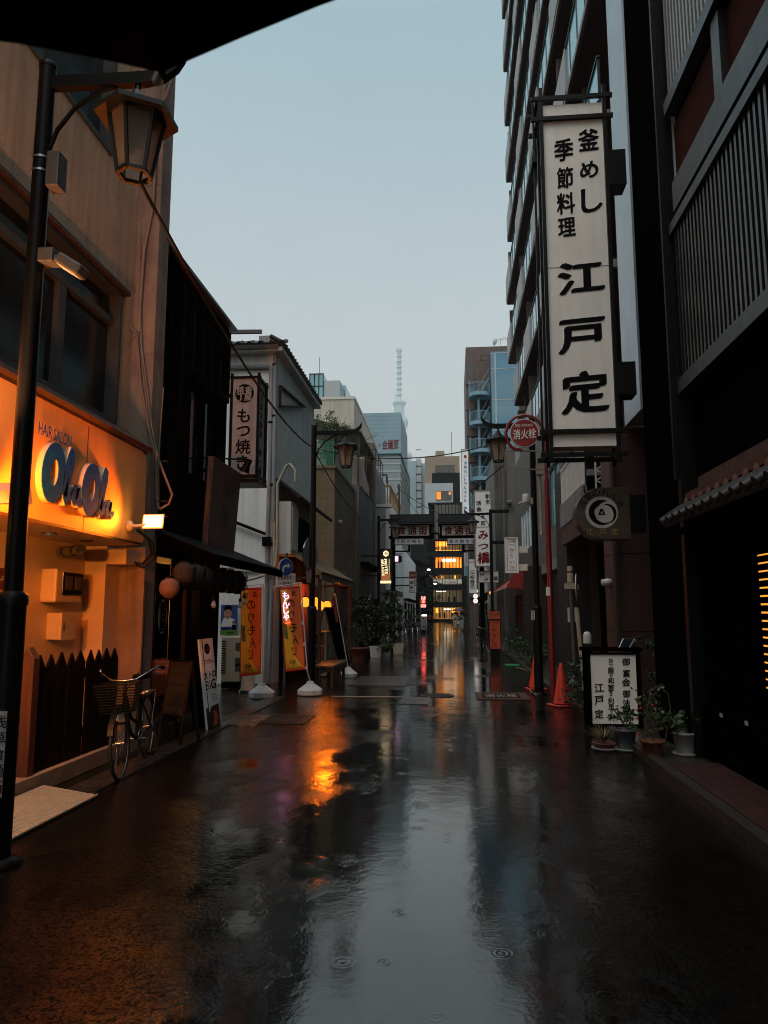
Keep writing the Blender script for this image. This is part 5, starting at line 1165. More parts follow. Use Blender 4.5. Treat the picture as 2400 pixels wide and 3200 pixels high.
# corner office at the end of the street
Ye = 126.0
xa, xb = P(1338, 1700, Y=Ye).x, P(1446, 1700, Y=Ye).x
CE = thing('cafe_building', 'dark glazed corner building lit orange inside at the end of the street', 'building', ((xa + xb) / 2, Ye, 0))
def zz_(v): return P(1390, v, Y=Ye).z
ztop = zz_(1575)
mb = MB(); mb.box(xa - 4.5, xa, Ye + .5, Ye + 14, 0, zz_(1640)); mb.box(xb, xb + 3, Ye + 1, Ye + 14, 0, ztop); mb.box(xa, xb, Ye + 5, Ye + 14, 0, ztop); mb.build('wall', 'dark_grey', CE)
fl_ = [ztop, zz_(1628), zz_(1685), zz_(1722), zz_(1738), zz_(1775), zz_(1792), zz_(1830), zz_(1844), zz_(1882), zz_(1896), 0]
for a, b in ((1625, 1630), (1722, 1738), (1776, 1793), (1828, 1843), (1882, 1897)): MB().box(xa, xb, Ye + .1, Ye + 5, zz_(b), zz_(a)).build('floor_slab', 'dark_grey', CE)
MB().box(xa, xb, Ye + .1, Ye + 5, ztop, ztop + .3).build('roof_slab', 'dark_grey', CE)
def lit(v0, v1, m, u0=1358, u1=1443):
    mb = MB(); mb.box(P(u0, v0, Y=Ye).x, P(u1, v0, Y=Ye).x, Ye + 3.0, Ye + 3.05, zz_(v1), zz_(v0)); return mb.build('lit_interior', m, CE)
lit(1686, 1704, 'amber', 1358, 1397); lit(1704, 1715, 'olive_int'); lit(1686, 1704, 'olive_int', 1397); lit(1715, 1722, 'amber'); lit(1738, 1775, 'amber'); lit(1793, 1828, 'olive_int', 1338); lit(1843, 1882, 'olive_int', 1338); lit(1897, 1935, 'gold_int', 1338)
mb = MB()
def dot(u0, u1, v0, v1): mb.box(P(u0, v0, Y=Ye + 2).x, P(u1, v0, Y=Ye + 2).x, Ye + 2, Ye + 2.3, zz_(v1), zz_(v0))
for u in (1382, 1391, 1400, 1409, 1416): dot(u, u + 7, 1744, 1752)
dot(1387, 1408, 1902, 1905); dot(1363, 1395, 1846, 1847.3)
mb.each('white_lamp', 'white_glow', CE)
mb = MB(); 
dot(1368, 1396, 1690, 1702); dot(1374, 1376, 1700, 1716)
for u in (1361, 1388, 1412, 1428, 1437): dot(u, u + 2, 1746, 1772)
for u in range(1360, 1440, 9): dot(u, u + 6, 1716, 1720)
for u in (1362, 1380, 1420): dot(u, u + 5, 1797, 1806)
for u in (1358, 1395, 1432): dot(u, u + 2, 1789, 1791)
for u in (1412, 1360): dot(u, u + 9, 1900, 1915)
mb.each('yellow_lamp', 'yellow_glow', CE)
mb = MB()
for i, u in enumerate((1368, 1376)): dot(u, u + 5, 1752, 1774)
dot(1400, 1406, 1864, 1880); dot(1417, 1424, 1863, 1880)
for u in (1345, 1372, 1386, 1410, 1428): dot(u, u + 5, 1914, 1932)
mb.each('silhouette', 'ink', CE)
mb = MB()
for i in range(9): x = xa + (P(1360, 1700, Y=Ye).x - xa) + (xb - P(1360, 1700, Y=Ye).x) * i / 8; mb.box(x - .06, x + .06, Ye - .02, Ye + .06, zz_(1930), ztop)
for v in (1576, 1625, 1685, 1722, 1738, 1776, 1793, 1828, 1843, 1882, 1897): mb.box(P(1358, v, Y=Ye).x, xb, Ye - .03, Ye + .04, zz_(v) - .06, zz_(v) + .06)
mb.build('mullion', 'black_metal', CE)
g = MB(); g.box(P(1358, 1700, Y=Ye).x, xb, Ye + .07, Ye + .075, zz_(1684), ztop); g.build('upper_glass', 'glass_dark', CE)
mb = MB()
for u, s, wd in ((1358, 'p', 15), (1374, 'i', 14), (1391, 'g', 16), (1405, 'ca', 14), (1420, 'fe', 15), (1437, '', 12)):
    a = P(u, 1818, Y=Ye - .3); mb.box(a.x - wd * .5 * Ye / F_PX * .95, a.x + wd * .5 * Ye / F_PX * .95, Ye - .35, Ye - .3, zz_(1824), zz_(1811))
sg = mb.build('letter_panel', 'sign_white', CE)
mb = MB()
for u, s in ((1358, 'p'), (1374, 'i'), (1391, 'g'), (1405, 'ca'), (1420, 'fe')): put(mb, s, P(u, 1818, Y=Ye - .36), X_, Z_, h=.42, bold=.015)
mb.build('lettering', 'ink', sg)
UT = thing('upper_office', 'beige topped office block with lit white penthouse windows behind the glazed corner', 'building', (0, 131, 0))
Yu = 140.5
xa2, xb2 = P(1283, 1500, Y=Yu).x, P(1437, 1500, Y=Yu).x
mb = MB(); mb.box(P(1328, 1500, Y=Yu).x, xb2, Yu, Yu + 12, 0, P(1390, 1426, Y=Yu).z); mb.build('wall', 'beige_top', UT)
mb = MB(); mb.box(P(1350, 1480, Y=Yu).x, xb2 + .02, Yu - .1, Yu, P(1390, 1600, Y=Yu).z, P(1390, 1478, Y=Yu).z); mb.build('grey_front', 'dark_grey', UT)
mb = MB(); mb.box(P(1328, 1500, Y=Yu).x, P(1415, 1500, Y=Yu).x, Yu - 2, Yu - .1, 0, P(1370, 1510, Y=Yu - 2).z); mb.build('white_front', 'pale_wall', UT)
mb = MB(); mb.box(P(1360, 1412, Y=Yu).x, P(1388, 1412, Y=Yu).x, Yu + 2, Yu + 5, P(1390, 1427, Y=Yu).z, P(1390, 1402, Y=Yu).z); mb.build('roof_box', 'beige_top', UT)
for v0, v1, u0, u1 in ((1454, 1476, 1360, 1420), (1496, 1508, 1362, 1404)):
    window(UT, 'y', Yu - .12, P(u0, v0, Y=Yu).x, P(u1, v0, Y=Yu).x, P(1390, v1, Y=Yu).z, P(1390, v0, Y=Yu).z, sgn=-1, mull=3, depth=.1)
mb = MB(); mb.box(P(1363, 1500, Y=Yu).x, P(1410, 1500, Y=Yu).x, Yu - 2.15, Yu - 2.02, P(1390, 1568, Y=Yu).z, P(1390, 1540, Y=Yu).z); mb.build('penthouse_window', 'glass_dark', UT)
mb = MB(); mb.box(P(1364, 1500, Y=Yu).x, P(1378, 1500, Y=Yu).x, Yu - 2.2, Yu - 2.16, P(1390, 1566, Y=Yu).z, P(1390, 1542, Y=Yu).z); mb.box(P(1402, 1500, Y=Yu).x, P(1408, 1500, Y=Yu).x, Yu - 2.2, Yu - 2.16, P(1390, 1552, Y=Yu).z, P(1390, 1543, Y=Yu).z); mb.build('lit_pane', 'amber', UT)
mb = MB(); x = P(1412, 1426, Y=Yu).x; mb.cyl((x, Yu + 3, P(1412, 1430, Y=Yu).z), (x, Yu + 3, P(1412, 1338, Y=Yu).z), .06, n=5); mb.build('mast', 'grey_metal', UT)
# distant broadcasting tower
DT = 1700.0
TX = P(1248, 1300, Y=DT).x
zt = lambda v: P(1248, v, Y=DT).z
BT = thing('broadcasting_tower', 'tall slender lattice broadcasting tower fading into the rainy sky', 'tower', (TX, DT, 0))
mb = MB(); ztp = zt(1089); zg = zt(1265)
mb.lathe([(12, zg - 2), (4.6, zg + 4), (4.4, ztp - 12), (7.5, ztp - 8), (8.0, ztp - 2), (6, ztp)], (TX, DT, 0), 16)
for i in range(9): z = zg + 10 + i * (ztp - zg - 30) / 8; mb.lathe([(4.4, z - 2), (7.0, z - 1), (7.0, z + 1), (4.4, z + 2)], (TX, DT, 0), 16)
mb.build('mast', 'tower_steel_hazed', BT)
mb = MB(); mb.lathe([(10, 0 + zt(1700)), (14, zt(1500)), (11, zt(1345)), (12, zg - 3)], (TX, DT, 0), 20)
mb.lathe([(12, zg - 3), (16, zg + 2), (16, zg + 6), (8, zg + 9)], (TX, DT, 0), 20); mb.build('shaft', 'tower_steel_hazed', BT)
mb = MB(); mb.lathe([(12, zt(1352)), (18, zt(1338)), (21, zt(1322)), (21, zt(1315)), (14, zt(1300))], (TX, DT, 0), 24); mb.build('upper_deck', 'tower_steel_hazed', BT)
mb = MB(); mb.lathe([(15, zt(1460)), (22, zt(1448)), (30, zt(1430)), (30, zt(1422)), (26, zt(1415)), (14, zt(1408))], (TX, DT, 0), 24); mb.build('lower_deck', 'tower_steel_hazed', BT)
mb = MB()
for k in range(12):
    a = 2 * math.pi * k / 12; p0 = V((TX + 33 * math.cos(a), DT + 33 * math.sin(a), 0)); p1 = V((TX + 15 * math.cos(a), DT + 15 * math.sin(a), zt(1350)))
    mb.bar(p0, p1, 1.6)
for i in range(26):
    z = i * zt(1350) / 26; r_ = 33 - 18 * i / 26; mb.ring((TX, DT, z), X_, Y_, r_, .8, 24, 4)
    for k in range(12):
        a = 2 * math.pi * k / 12; b = a + 2 * math.pi / 12 * (1 if i % 2 else -1); r2 = 33 - 18 * (i + 1) / 26
        mb.bar((TX + r_ * math.cos(a), DT + r_ * math.sin(a), z), (TX + r2 * math.cos(b), DT + r2 * math.sin(b), z + zt(1350) / 26), .8)
mb.build('lattice', 'tower_steel_hazed', BT)
o = tag((lambda m: m.build('radio_mast', 'tower_steel_hazed'))(MB().cyl(P(1236, 1290, Y=160), P(1236, 1228, Y=160), .09, .05, 6).cyl(P(1236, 1500, Y=160), P(1236, 1290, Y=160), .12, .09, 6)), 'thin pole beside the faded broadcasting tower', 'mast')

# ------------------------------------------------------------------ restaurant (right, nearest)
A = thing('restaurant_building', 'very dark timber and steel restaurant front with louvred upper floors and a tile-edged eave', 'building', (3, 4, 0))
mb = MB(); mb.box(2.66, 9, -8, 9.55, 0, 11.5); mb.build('wall', 'black_wood', A)
mb = MB(); mb.box(2.48, 2.90, 8.35, 9.60, 0, 14); mb.build('corner_column', 'black_wood', A)
mb = MB(); mb.box(2.62, 2.66, -8, 8.3, 6.3, 7.15); mb.build('red_brown_wall', 'panel_red_brown', A)
for z0, z1, yn, nm in ((4.10, 5.80, 8.2, 'louver_shaded'), (7.40, 10.6, 8.15, 'louver')):
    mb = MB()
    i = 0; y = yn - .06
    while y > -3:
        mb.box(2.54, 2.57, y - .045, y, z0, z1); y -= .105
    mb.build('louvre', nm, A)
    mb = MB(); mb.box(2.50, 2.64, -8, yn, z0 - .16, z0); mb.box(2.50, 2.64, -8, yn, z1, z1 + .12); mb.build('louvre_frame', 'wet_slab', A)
mb = MB(); mb.box(2.50, 2.64, -8, 8.0, 5.98, 6.32); mb.box(2.55, 2.62, 6.55, 6.75, 6.32, 7.2); mb.build('beam', 'wet_slab', A)
mb = MB(); mb.box(2.49, 2.66, 8.22, 8.34, 0, 14); mb.box(2.44, 2.50, 8.25, 8.3, 3, 9); mb.build('downpipe', 'black_metal', A)
mb = MB(); mb.box(2.60, 2.64, 8.2, 8.22, 6, 14); mb.box(2.62, 2.655, 8.34, 8.352, 7.6, 14); mb.build('pale_strip', 'light_panel', A)
# tiled eave
mb = MB(); mb.slabquad((2.30, -6, 2.50), (2.30, 8.3, 2.50), (2.66, 8.3, 2.74), (2.66, -6, 2.74), .04)
for i in range(56): y = 8.25 - i * .23; mb.cyl((2.27, y, 2.525), (2.62, y, 2.76), .05, .045, 8)
mb.build('tile_eave', 'tile_dark', A)
mb = MB(); mb.box(2.46, 2.66, -6, 8.0, 2.72, 2.80)
for i in range(54): y = 8.1 - i * .23; mb.lathe([(.0, 0), (.08, .02), (.08, .10)], (2.44, y - .1, 2.68), 8, X_)
mb.build('clay_fill', 'clay', A)
mb = MB(); mb.box(2.5, 2.66, -6, 7.7, 2.80, 2.92); 
mb.build('coping', 'old_wood', A)
mb = MB(); mb.box(2.34, 2.40, -6, 8.2, 2.36, 2.42); mb.box(2.58, 2.66, -6, 8.3, 2.1, 2.36); mb.build('eave_beam', 'black_wood', A)
# shutter and slit-lit lattice
mb = MB()
for i in range(30): mb.box(2.60, 2.64, 7.05, 8.15, .14 + i * .066, .19 + i * .066)
mb.build('shutter', 'black_wood', A)
mb = MB(); mb.box(2.645, 2.655, 2.5, 6.72, .9, 2.05); mb.build('lit_interior', 'warm_slit', A)
mb = MB()
for i in range(18): mb.box(2.628, 2.642, 2.5, 6.95, .86 + i * .070, .914 + i * .070)
mb.box(2.58, 2.66, 6.97, 7.05, 0, 2.1); mb.build('lattice', 'black_wood', A)
mb = MB(); mb.box(2.56, 2.66, -8, 8.3, .1, .62); mb.build('plinth', 'black_wood', A)
for (u, v, lb) in ((2253, 2235, 'label'), (2332, 2260, 'label'), (2130, 2252, 'label')):
    c = P(u, v, X=2.555); mb = MB(); mb.box(2.552, 2.562, c.y - .03, c.y + .03, c.z - .018, c.z + .018); mb.build('label', 'sign_grimy', A)
# the tall illuminated-box sign
Ys = 10.0
VS = thing('vertical_sign', 'very tall white upright restaurant sign with large black brush characters in a black frame', 'sign', (1.8, Ys, 3.6))
xl, xr = P(1712, 900, Y=Ys).x, P(1905, 900, Y=Ys).x
zt_, zb_ = P(1790, 325, Y=Ys).z, P(1800, 1395, Y=Ys).z
mb = MB(); mb.box(xl, xr, Ys, Ys + .32, zb_, zt_); mb.build('panel', 'sign_white', VS)
mb = MB(); mb.box(xl, xr, Ys - .003, Ys, P(1800, 835, Y=Ys).z, P(1800, 835, Y=Ys).z + .008); mb.build('joint', 'grey_metal', VS)
mb = MB(); fwid = .05
for x in (xl - .05, xr): 
    for y in (Ys - .05, Ys + .30): mb.box(x, x + .05, y, y + .05, zb_ - .22, zt_ + .25)
mb.box(xl - .14, xl - .11, Ys + .05, Ys + .08, zb_ - .1, zt_ + .1); 
zs = [zt_ + .08, P(1800, 372, Y=Ys).z, P(1800, 1350, Y=Ys).z, zb_ - .12]
for z in zs:
    for y in (Ys - .06, Ys + .31): mb.box(xl - .17, xr + .14, y, y + .045, z - .03, z + .03)
    for x in (xl - .1, xr + .02): mb.box(x, x + .045, Ys - .05, Ys + .34, z - .028, z + .028)
mb.box(xl - .17, xl - .1, Ys - .05, Ys + .3, zt_ - .9, zt_ - .84); mb.build('frame', 'black_metal', VS)
mb = MB(); mb.box(xr + .05, 2.5, Ys - .05, Ys + .25, P(1950, 580, Y=Ys).z, P(1950, 472, Y=Ys).z); mb.box(xr + .05, 2.5, Ys - .05, Ys + .25, P(1970, 1235, Y=Ys).z, P(1970, 1133, Y=Ys).z); mb.each('bracket', 'black_metal', VS)
mb = MB(); ps = lambda u, v: P(u, v, Y=Ys)
def ch(s, u0, u1, v0, v1, bold=.03): put(mb, s, ps((u0 + u1) / 2, (v0 + v1) / 2), X_, Z_, w=ps(u1, v0).x - ps(u0, v0).x, h=ps(u0, v0).z - ps(u0, v1).z, bold=bold)
ch('釜', 1808, 1870, 405, 470); ch('め', 1813, 1868, 505, 555); ch('し', 1818, 1880, 590, 662)
ch('季', 1733, 1790, 436, 502); ch('節', 1741, 1790, 524, 588); ch('料', 1741, 1795, 604, 668); ch('理', 1745, 1797, 682, 738)
mb.build('small_lettering', 'ink', VS); mb = MB()
ch('江', 1747, 1883, 820, 915, .045); ch('戸', 1749, 1886, 998, 1100, .045); ch('定', 1758, 1897, 1162, 1288, .045)
mb.build('lettering', 'ink', VS)
mb = MB(); rng_ = random.Random(3)
for u, v in ((1745, 350), (1890, 1370), (1730, 1375), (1880, 345)): pass
# round bronze association sign
Yr = 10.35
RS = thing('round_sign', 'bronze rounded hanging sign with a black swirl crest and arched characters', 'sign', (2.1, Yr, 3))
cR = P(1868, 1603, Y=Yr); rad = cR.x - P(1790, 1603, Y=Yr).x; xe = P(1970, 1603, Y=Yr).x
zt_, zb_ = P(1880, 1523, Y=Yr).z, P(1880, 1685, Y=Yr).z; hh = (zt_ - zb_) / 2; zc = (zt_ + zb_) / 2; x0 = P(1800, 1603, Y=Yr).x + hh
poly = [(x0 + hh * math.cos(a), zc + hh * math.sin(a)) for a in [math.pi / 2 + math.pi * k / 24 for k in range(25)]] + [(xe, zb_), (xe, zt_)]
mb = MB(); mb.prism(poly, (0, Yr, 0), X_, Z_, -.30); mb.build('body', 'brass', RS, .006)
mb = MB(); mb.box(xe, 2.66, Yr + .06, Yr + .24, zb_ + .1, zt_ - .1); mb.build('bracket', 'black_metal', RS)
cx = P(1880, 1605, Y=Yr).x; rw = cx - P(1829, 1605, Y=Yr).x
mb = MB(); mb.disc((cx, Yr - .002, zc + .01), X_, Z_, rw, rw, .006, 40); mb.build('white_disc', 'sign_grimy', RS)
mb = MB(); c_ = V((cx, Yr - .009, zc + .01))
def arc_band(a0, a1, f, N_=30):
    pts = [(lambda a, io: (c_ + V((math.cos(a), 0, math.sin(a))) * (rw * io[0]), c_ + V((math.cos(a), 0, math.sin(a))) * (rw * io[1])))(math.radians(a0 + (a1 - a0) * k / N_), f(k / N_)) for k in range(N_ + 1)]
    for k in range(N_): mb.slabquad(pts[k][0], pts[k + 1][0], pts[k + 1][1], pts[k][1], .003)
arc_band(62, 318, lambda t: (.80, .80 - .36 * min(1, t * 5 + .04) * min(1, (1 - t) * 2.2 + .05)))
arc_band(78, -75, lambda t: (.46 + .42 * t ** .8 + .20 * math.sin(math.pi * min(1, t * 1.1)) , .46 + .42 * t ** .8))
mb.prism([(-.22, -.16), (.22, -.16), (.07, .22), (-.07, .22)], (cx, Yr - .009, zc + .01), X_ * rw, Z_ * rw, .003); mb.build('crest', 'ink', RS)
mb = MB(); mb.prism([(-.08, -.08), (.08, -.08), (0, .08)], (cx, Yr - .014, zc + .01), X_ * rw, Z_ * rw, .003); mb.build('crest_cut', 'sign_grimy', RS)
mb = MB()
for i, s in enumerate('浅草のれん会'):
    a = math.radians(155 - i * 26); c_ = V((cx, Yr, zc + .01)) + V((math.cos(a), 0, math.sin(a))) * rw * 1.28
    put(mb, s, c_, V((math.sin(a), 0, -math.cos(a))), V((math.cos(a), 0, math.sin(a))), h=.10, bold=.01)
mb.build('arched_lettering', 'ink', RS)
mb = MB()
for i, s in enumerate('江戸定'): put(mb, s, (cx + (i - 1) * .17, Yr, zb_ + .09 - .015 * abs(i - 1) * -1), X_, Z_, h=.09, bold=.01)
mb.build('gold_lettering', 'ink_gold', RS)
# standing light-box sign
Yg = 10.2
SG = thing('standing_sign', 'cream standing sign box in a dark frame with columns of black brush characters', 'sign', (2.05, Yg, 0))
xl, xr = P(1845, 2100, Y=Yg).x, P(1988, 2100, Y=Yg).x
zt_, zb_ = P(1900, 2042, Y=Yg).z, P(1900, 2262, Y=Yg).z
mb = MB(); mb.box(xl, xr, Yg, Yg + .22, zb_, zt_); mb.build('panel', 'sign_white', SG)
mb = MB()
for x in (xl - .055, xr): 
    mb.box(x, x + .055, Yg - .03, Yg + .02, 0.0, zt_ + .07); mb.box(x, x + .055, Yg + .22, Yg + .27, 0.0, zt_ + .07)
mb.box(xl - .09, xr + .08, Yg - .035, Yg + .28, zt_ + .03, zt_ + .075)
z = P(1900, 2045, Y=Yg).z; mb.box(xl, xr, Yg - .018, Yg - .001, z, z + .02); mb.box(xl, xr, Yg - .02, Yg + .2, zb_ - .06, zb_); mb.box(xl - .05, xl - .001, Yg + .02, Yg + .2, zb_, zb_ + .03); mb.build('frame', 'black_wood', SG)
mb = MB(); ps = lambda u, v: P(u, v, Y=Yg); kx = Yg / F_PX
for s, u, v, h in (('御', 1956, 2068, 21), ('宴', 1957, 2104, 21), ('会', 1956, 2132, 22), ('、', 1973, 2150, 6), ('御', 1957, 2168, 21), ('法', 1957, 2197, 21), ('要', 1957, 2221, 22), ('に', 1957, 2243, 15)): put(mb, s, ps(u, v), X_, Z_, h=h * kx * 1.02, bold=.03)
for i, s in enumerate('お二階の和室をご利用下さい'):
    h = (13, 9, 17, 8, 17, 18, 10, 10, 17, 14, 13, 9, 8)[i]; v = (2064, 2080, 2096, 2111, 2127, 2148, 2164, 2176, 2191, 2207, 2222, 2234, 2244)[i]
    put(mb, s, ps(1909, v), X_, Z_, h=h * kx, bold=.025)
for s, v in (('江', 2149), ('戸', 2188), ('定', 2231)): put(mb, s, ps(1872, v), X_, Z_, h=25 * kx, bold=.03)
mb.build('lettering', 'ink', SG)
o = thing('clear_stand', 'small clear slanted card holder on top of the standing sign', 'stand', (2.3, Yg + .1, zt_ + .08))
a, b, c, d = P(1935, 2024, Y=Yg + .1), P(1966, 2024, Y=Yg + .12), P(1982, 1996, Y=Yg + .2), P(1948, 1996, Y=Yg + .2)
mb = MB(); mb.slabquad(a, b, c, d, .006); mb.build('panel', 'glass_dark', o)
mb = MB(); mb.bar(a, d, .012); mb.bar(d, c, .012); mb.bar(c, b, .012); mb.build('frame', 'steel', o)

# ------------------------------------------------------------------ apartment tower with stacked balconies (right)
B = thing('apartment_tower', 'tall apartment tower with stacked balconies of sky-toned glass and pale tiled parapets', 'building', (4, 22, 0))
mb = MB(); mb.box(4.3, 12, 12.3, 36, 3.0, 40); mb.box(3.05, 12, 16.8, 36, 0, 3.1); mb.box(4.4, 12, 12.3, 17, 0, 3.1); mb.build('wall', 'soffit', B)
mb = MB(); mb.box(2.62, 3.9, 12.3, 13.15, 0, 4.6); 
mb.build('stone_pillar', 'pink_stone', B)
mb = MB()
for z in (1.25, 2.5): mb.box(2.617, 3.9, 12.297, 13.153, z, z + .012)
mb.build('pillar_joint', 'ink', B)
mb = MB(); mb.box(2.86, 3.25, 11.2, 12.25, 4.6, 13.5); mb.build('light_fin', 'light_panel', B)
mb = MB(); mb.box(3.25, 9, 9.7, 12.25, 4.6, 34); mb.build('fin_wall', 'soffit', B)
floors = [5.0, 8.0, 11.0, 14.0, 17.1, 20.45, 23.7, 26.85, 29.95, 33.05, 36.2]
for fi, z in enumerate(floors):
    x0 = 2.98 if z > 18 else 2.86
    yn = 13.2 if z > 6 else 18.0
    yf = 36.0 if z > 12 else 33.0
    mb = MB(); mb.box(x0, 4.3, yn, yf, z - .16, z); mb.build('balcony_slab', 'slab', B)
    mb = MB(); mb.box(x0 + .06, 4.28, yn + .02, yf - .02, z - .185, z - .163); mb.build('soffit', 'soffit', B)
    # alternate sky-toned glass and tiled parapets, brown partitions between flats
    n = 4; L_ = (yf - yn) / n
    rl = MB()
    rl.box(x0 + .0, x0 + .07, yn, yf, z + 1.10, z + 1.14)
    for k in range(n):
        a = yn + k * L_; m1 = a + L_ * (.60 if fi % 2 else .54)
        MB().box(x0 + .03, x0 + .045, a + .05, m1 - .02, z + .08, z + 1.08).build('balcony_glass', 'glass_sky', B)
        MB().box(x0 - .015, x0 + .10, m1, a + L_ - .03, z - .0, z + 1.12).build('parapet', 'parapet', B)
        q = a + .05
        while q < m1: rl.box(x0 + .015, x0 + .06, q - .02, q + .02, z, z + 1.1); q += .95
        MB().box(x0 + .14, 4.28, a + L_ - .08, a + L_ - .03, z + .02, z + 2.6).build('partition', 'partition', B)
        MB().box(x0 + .30, x0 + .37, m1 + .3, m1 + .37, z + .02, z + 2.7).build('drainpipe', 'partition', B)
    rl.build('handrail', 'dark_brown_metal', B)
    for k in range(n):
        a = yn + k * L_
        mb = MB(); mb.box(4.27, 4.295, a + .6, a + 2.6, z + .05, z + 2.1); mb.build('balcony_window', 'glass_dark', B)
# lower tiled storeys
mb = MB(); mb.box(2.80, 3.05, 22.0, 33.0, 3.0, 5.0); mb.box(2.80, 3.05, 22.0, 24.4, 5.0, 6.4); mb.box(2.80, 3.05, 30.5, 33, 5.0, 6.4)
mb = MB(); wall_cells(mb, 'x', 2.78, 3.05, 18.6, 33.0, 3.0, 7.9, [(25.3, 30.3, 3.9, 5.5), (19.2, 21.4, 3.9, 5.6)]); mb.build('tiled_wall', 'grey_tile', B)
window(B, 'x', 2.78, 25.3, 30.3, 3.9, 5.5, sgn=-1, mull=4, depth=.12, fm='white_trim', gm='glass_sky'); window(B, 'x', 2.78, 19.2, 21.4, 3.9, 5.6, sgn=-1, mull=1, depth=.12, gm='glass_sky')
mb = MB(); mb.box(2.74, 3.05, 18.6, 33, 2.72, 3.0); mb.build('string_course', 'slab', B)
mb = MB(); mb.box(2.55, 3.05, 16.9, 18.5, 0, 4.9); mb.box(2.9, 3.05, 18.5, 24.2, 0, 2.72); mb.build('brick_pier', 'dark_brick', B)
# porch balcony with white railing
yb0, yb1, xb_ = 14.2, 17.0, 2.46
mb = MB(); mb.box(xb_, 4.3, yb0, yb1, 3.05, 3.45); mb.build('porch_slab', 'pink_stone', B)
mb = MB(); mb.box(xb_ - .02, xb_ + .1, yb0, yb1, 3.45, 3.95); mb.box(xb_ + .1, 4.2, yb0 - .0, yb0 + .1, 3.45, 3.60); mb.build('porch_parapet', 'slab', B)
mb = MB()
for i in range(30):
    y = yb0 + .03 + i * .094; mb.box(xb_ + .02, xb_ + .045, y, y + .025, 3.95, 4.72)
mb.box(xb_ + .01, xb_ + .06, yb0, yb1, 4.72, 4.77); mb.box(xb_ + .01, xb_ + .06, yb0, yb1, 3.97, 4.0)
mb.box(xb_ + .06, 3.4, yb0, yb0 + .04, 3.80, 3.84); mb.box(xb_ + .06, 3.4, yb0, yb0 + .04, 4.68, 4.72)
for i, x in enumerate((2.5, 2.72, 2.9, 3.1)): mb.box(x, x + .03, yb0, yb0 + .03, 3.6, 4.7)
for i in range(4): mb.bar((2.74, yb0 + .02, 3.84 + i * .21), (2.92, yb0 + .02, 3.95 + i * .21), .02); mb.bar((2.92, yb0 + .02, 3.95 + i * .21), (2.74, yb0 + .02, 4.05 + i * .21), .02)
mb.build('white_railing', 'white_trim', B)
mb = MB(); mb.tube([(2.62, 12.22, 4.5), (2.60, 12.18, 2.6), (2.585, 12.18, .0)], .045, 10); mb.build('downpipe', 'soffit', B)
mb = MB(); mb.lathe([(.0, -.07), (.10, -.05), (.11, 0), (.10, .05), (0, .07)], (2.57, 12.7, 2.05), 12); mb.build('wall_lamp', 'white_plastic', B)
c = P(1835, 1990, Y=14.3); mb = MB(); mb.lathe([(0, .1), (.05, .085), (.075, .03), (.075, -.12)], c, 14); mb.build('globe_lamp', 'white_plastic', B)
mb = MB(); c = P(1838, 2010, Y=14.3)
mb.lathe([(.08, -.05), (.08, .05)], c + Z_ * -.12, 14); mb.box(c.x - .05, c.x + .05, 14.3, 14.6, c.z - .6, c.z - .1); mb.build('lamp_base', 'black_metal', B)
mb = MB(); mb.box(3.2, 4.4, 16.5, 16.75, 0, 3.05); mb.build('porch_door', 'black_wood', B)
o = thing('paper_notice', 'white paper notices stuck on the dark porch wall behind two thin poles', 'notice', (2.5, 16.85, 1.5)); c = P(1790, 1920, Y=16.86)
mb = MB(); mb.box(c.x - .11, c.x + .11, 16.87, 16.885, c.z - .17, c.z + .15); mb.build('sheet', 'white_trim', o)
mb = MB()
for i in range(4): mb.box(c.x - .07, c.x + .06, 16.866, 16.87, c.z + .08 - i * .06, c.z + .088 - i * .06)
mb.build('lettering', 'grey_metal', o)
# ------------------------------------------------------------------ granite building, café and others behind
GB = block('granite_building', 'narrow speckled granite building with plants beyond the café awning', 2.2, 8, 37.2, 48, P(1575, 1395, Y=37.2).z, 'granite')
mb = MB(); mb.box(2.15, 2.5, 37.15, 37.5, 0, P(1575, 1395, Y=37.2).z + .15); mb.box(2.6, 2.7, 37.1, 37.2, 0, 9.5); mb.build('pilaster', 'grey_conc', GB)
mb = MB(); a = P(1600, 1570, Y=37); mb.lathe([(.1, 0), (.13, .1), (.13, .25)], a, 12, -X_); mb.build('vent_hood', 'slab', GB)
CA = thing('cafe', 'small coffee shop with dark brick pier, amber windows and a red awning', 'shop', (2.6, 27, 0))
mb = MB(); mb.box(2.42, 2.9, 25.2, 33, 0, .75); mb.box(2.42, 2.9, 25.2, 33, 2.2, 2.72); mb.box(2.32, 2.95, 23.4, 25.2, 0, 3.0); mb.box(2.42, 2.9, 29.5, 33, .75, 2.2); mb.build('wall', 'dark_brick', CA)
mb = MB(); mb.box(2.62, 2.7, 25.2, 29.5, .75, 2.2); mb.build('window', 'amber', CA)
MATS['amber2'] = mat('curtain_amber', (.14, .06, .018), .35, emit=(1, .36, .06), estr=.10, col2=(.03, .012, .005), scale=2.2, stretch=(3, 3, .5)); 
CA.children[-1].data.materials[0] = MATS['amber2']
mb = MB()
for i in range(7): y = 25.2 + i * .717; mb.box(2.50, 2.60, y - .04, y + .04, .75, 2.2)
mb.box(2.50, 2.60, 25.2, 29.5, 1.9, 1.96); mb.build('window_bars', 'old_wood', CA)
za, zb2 = 2.95, 2.32
mb = MB(); mb.slabquad((2.42, 25.0, za), (1.75, 25.0, zb2 + .05), (1.45, 29.3, zb2 - .02), (2.42, 29.3, za), .02); aw = mb.build('awning', 'awning_pink', CA)
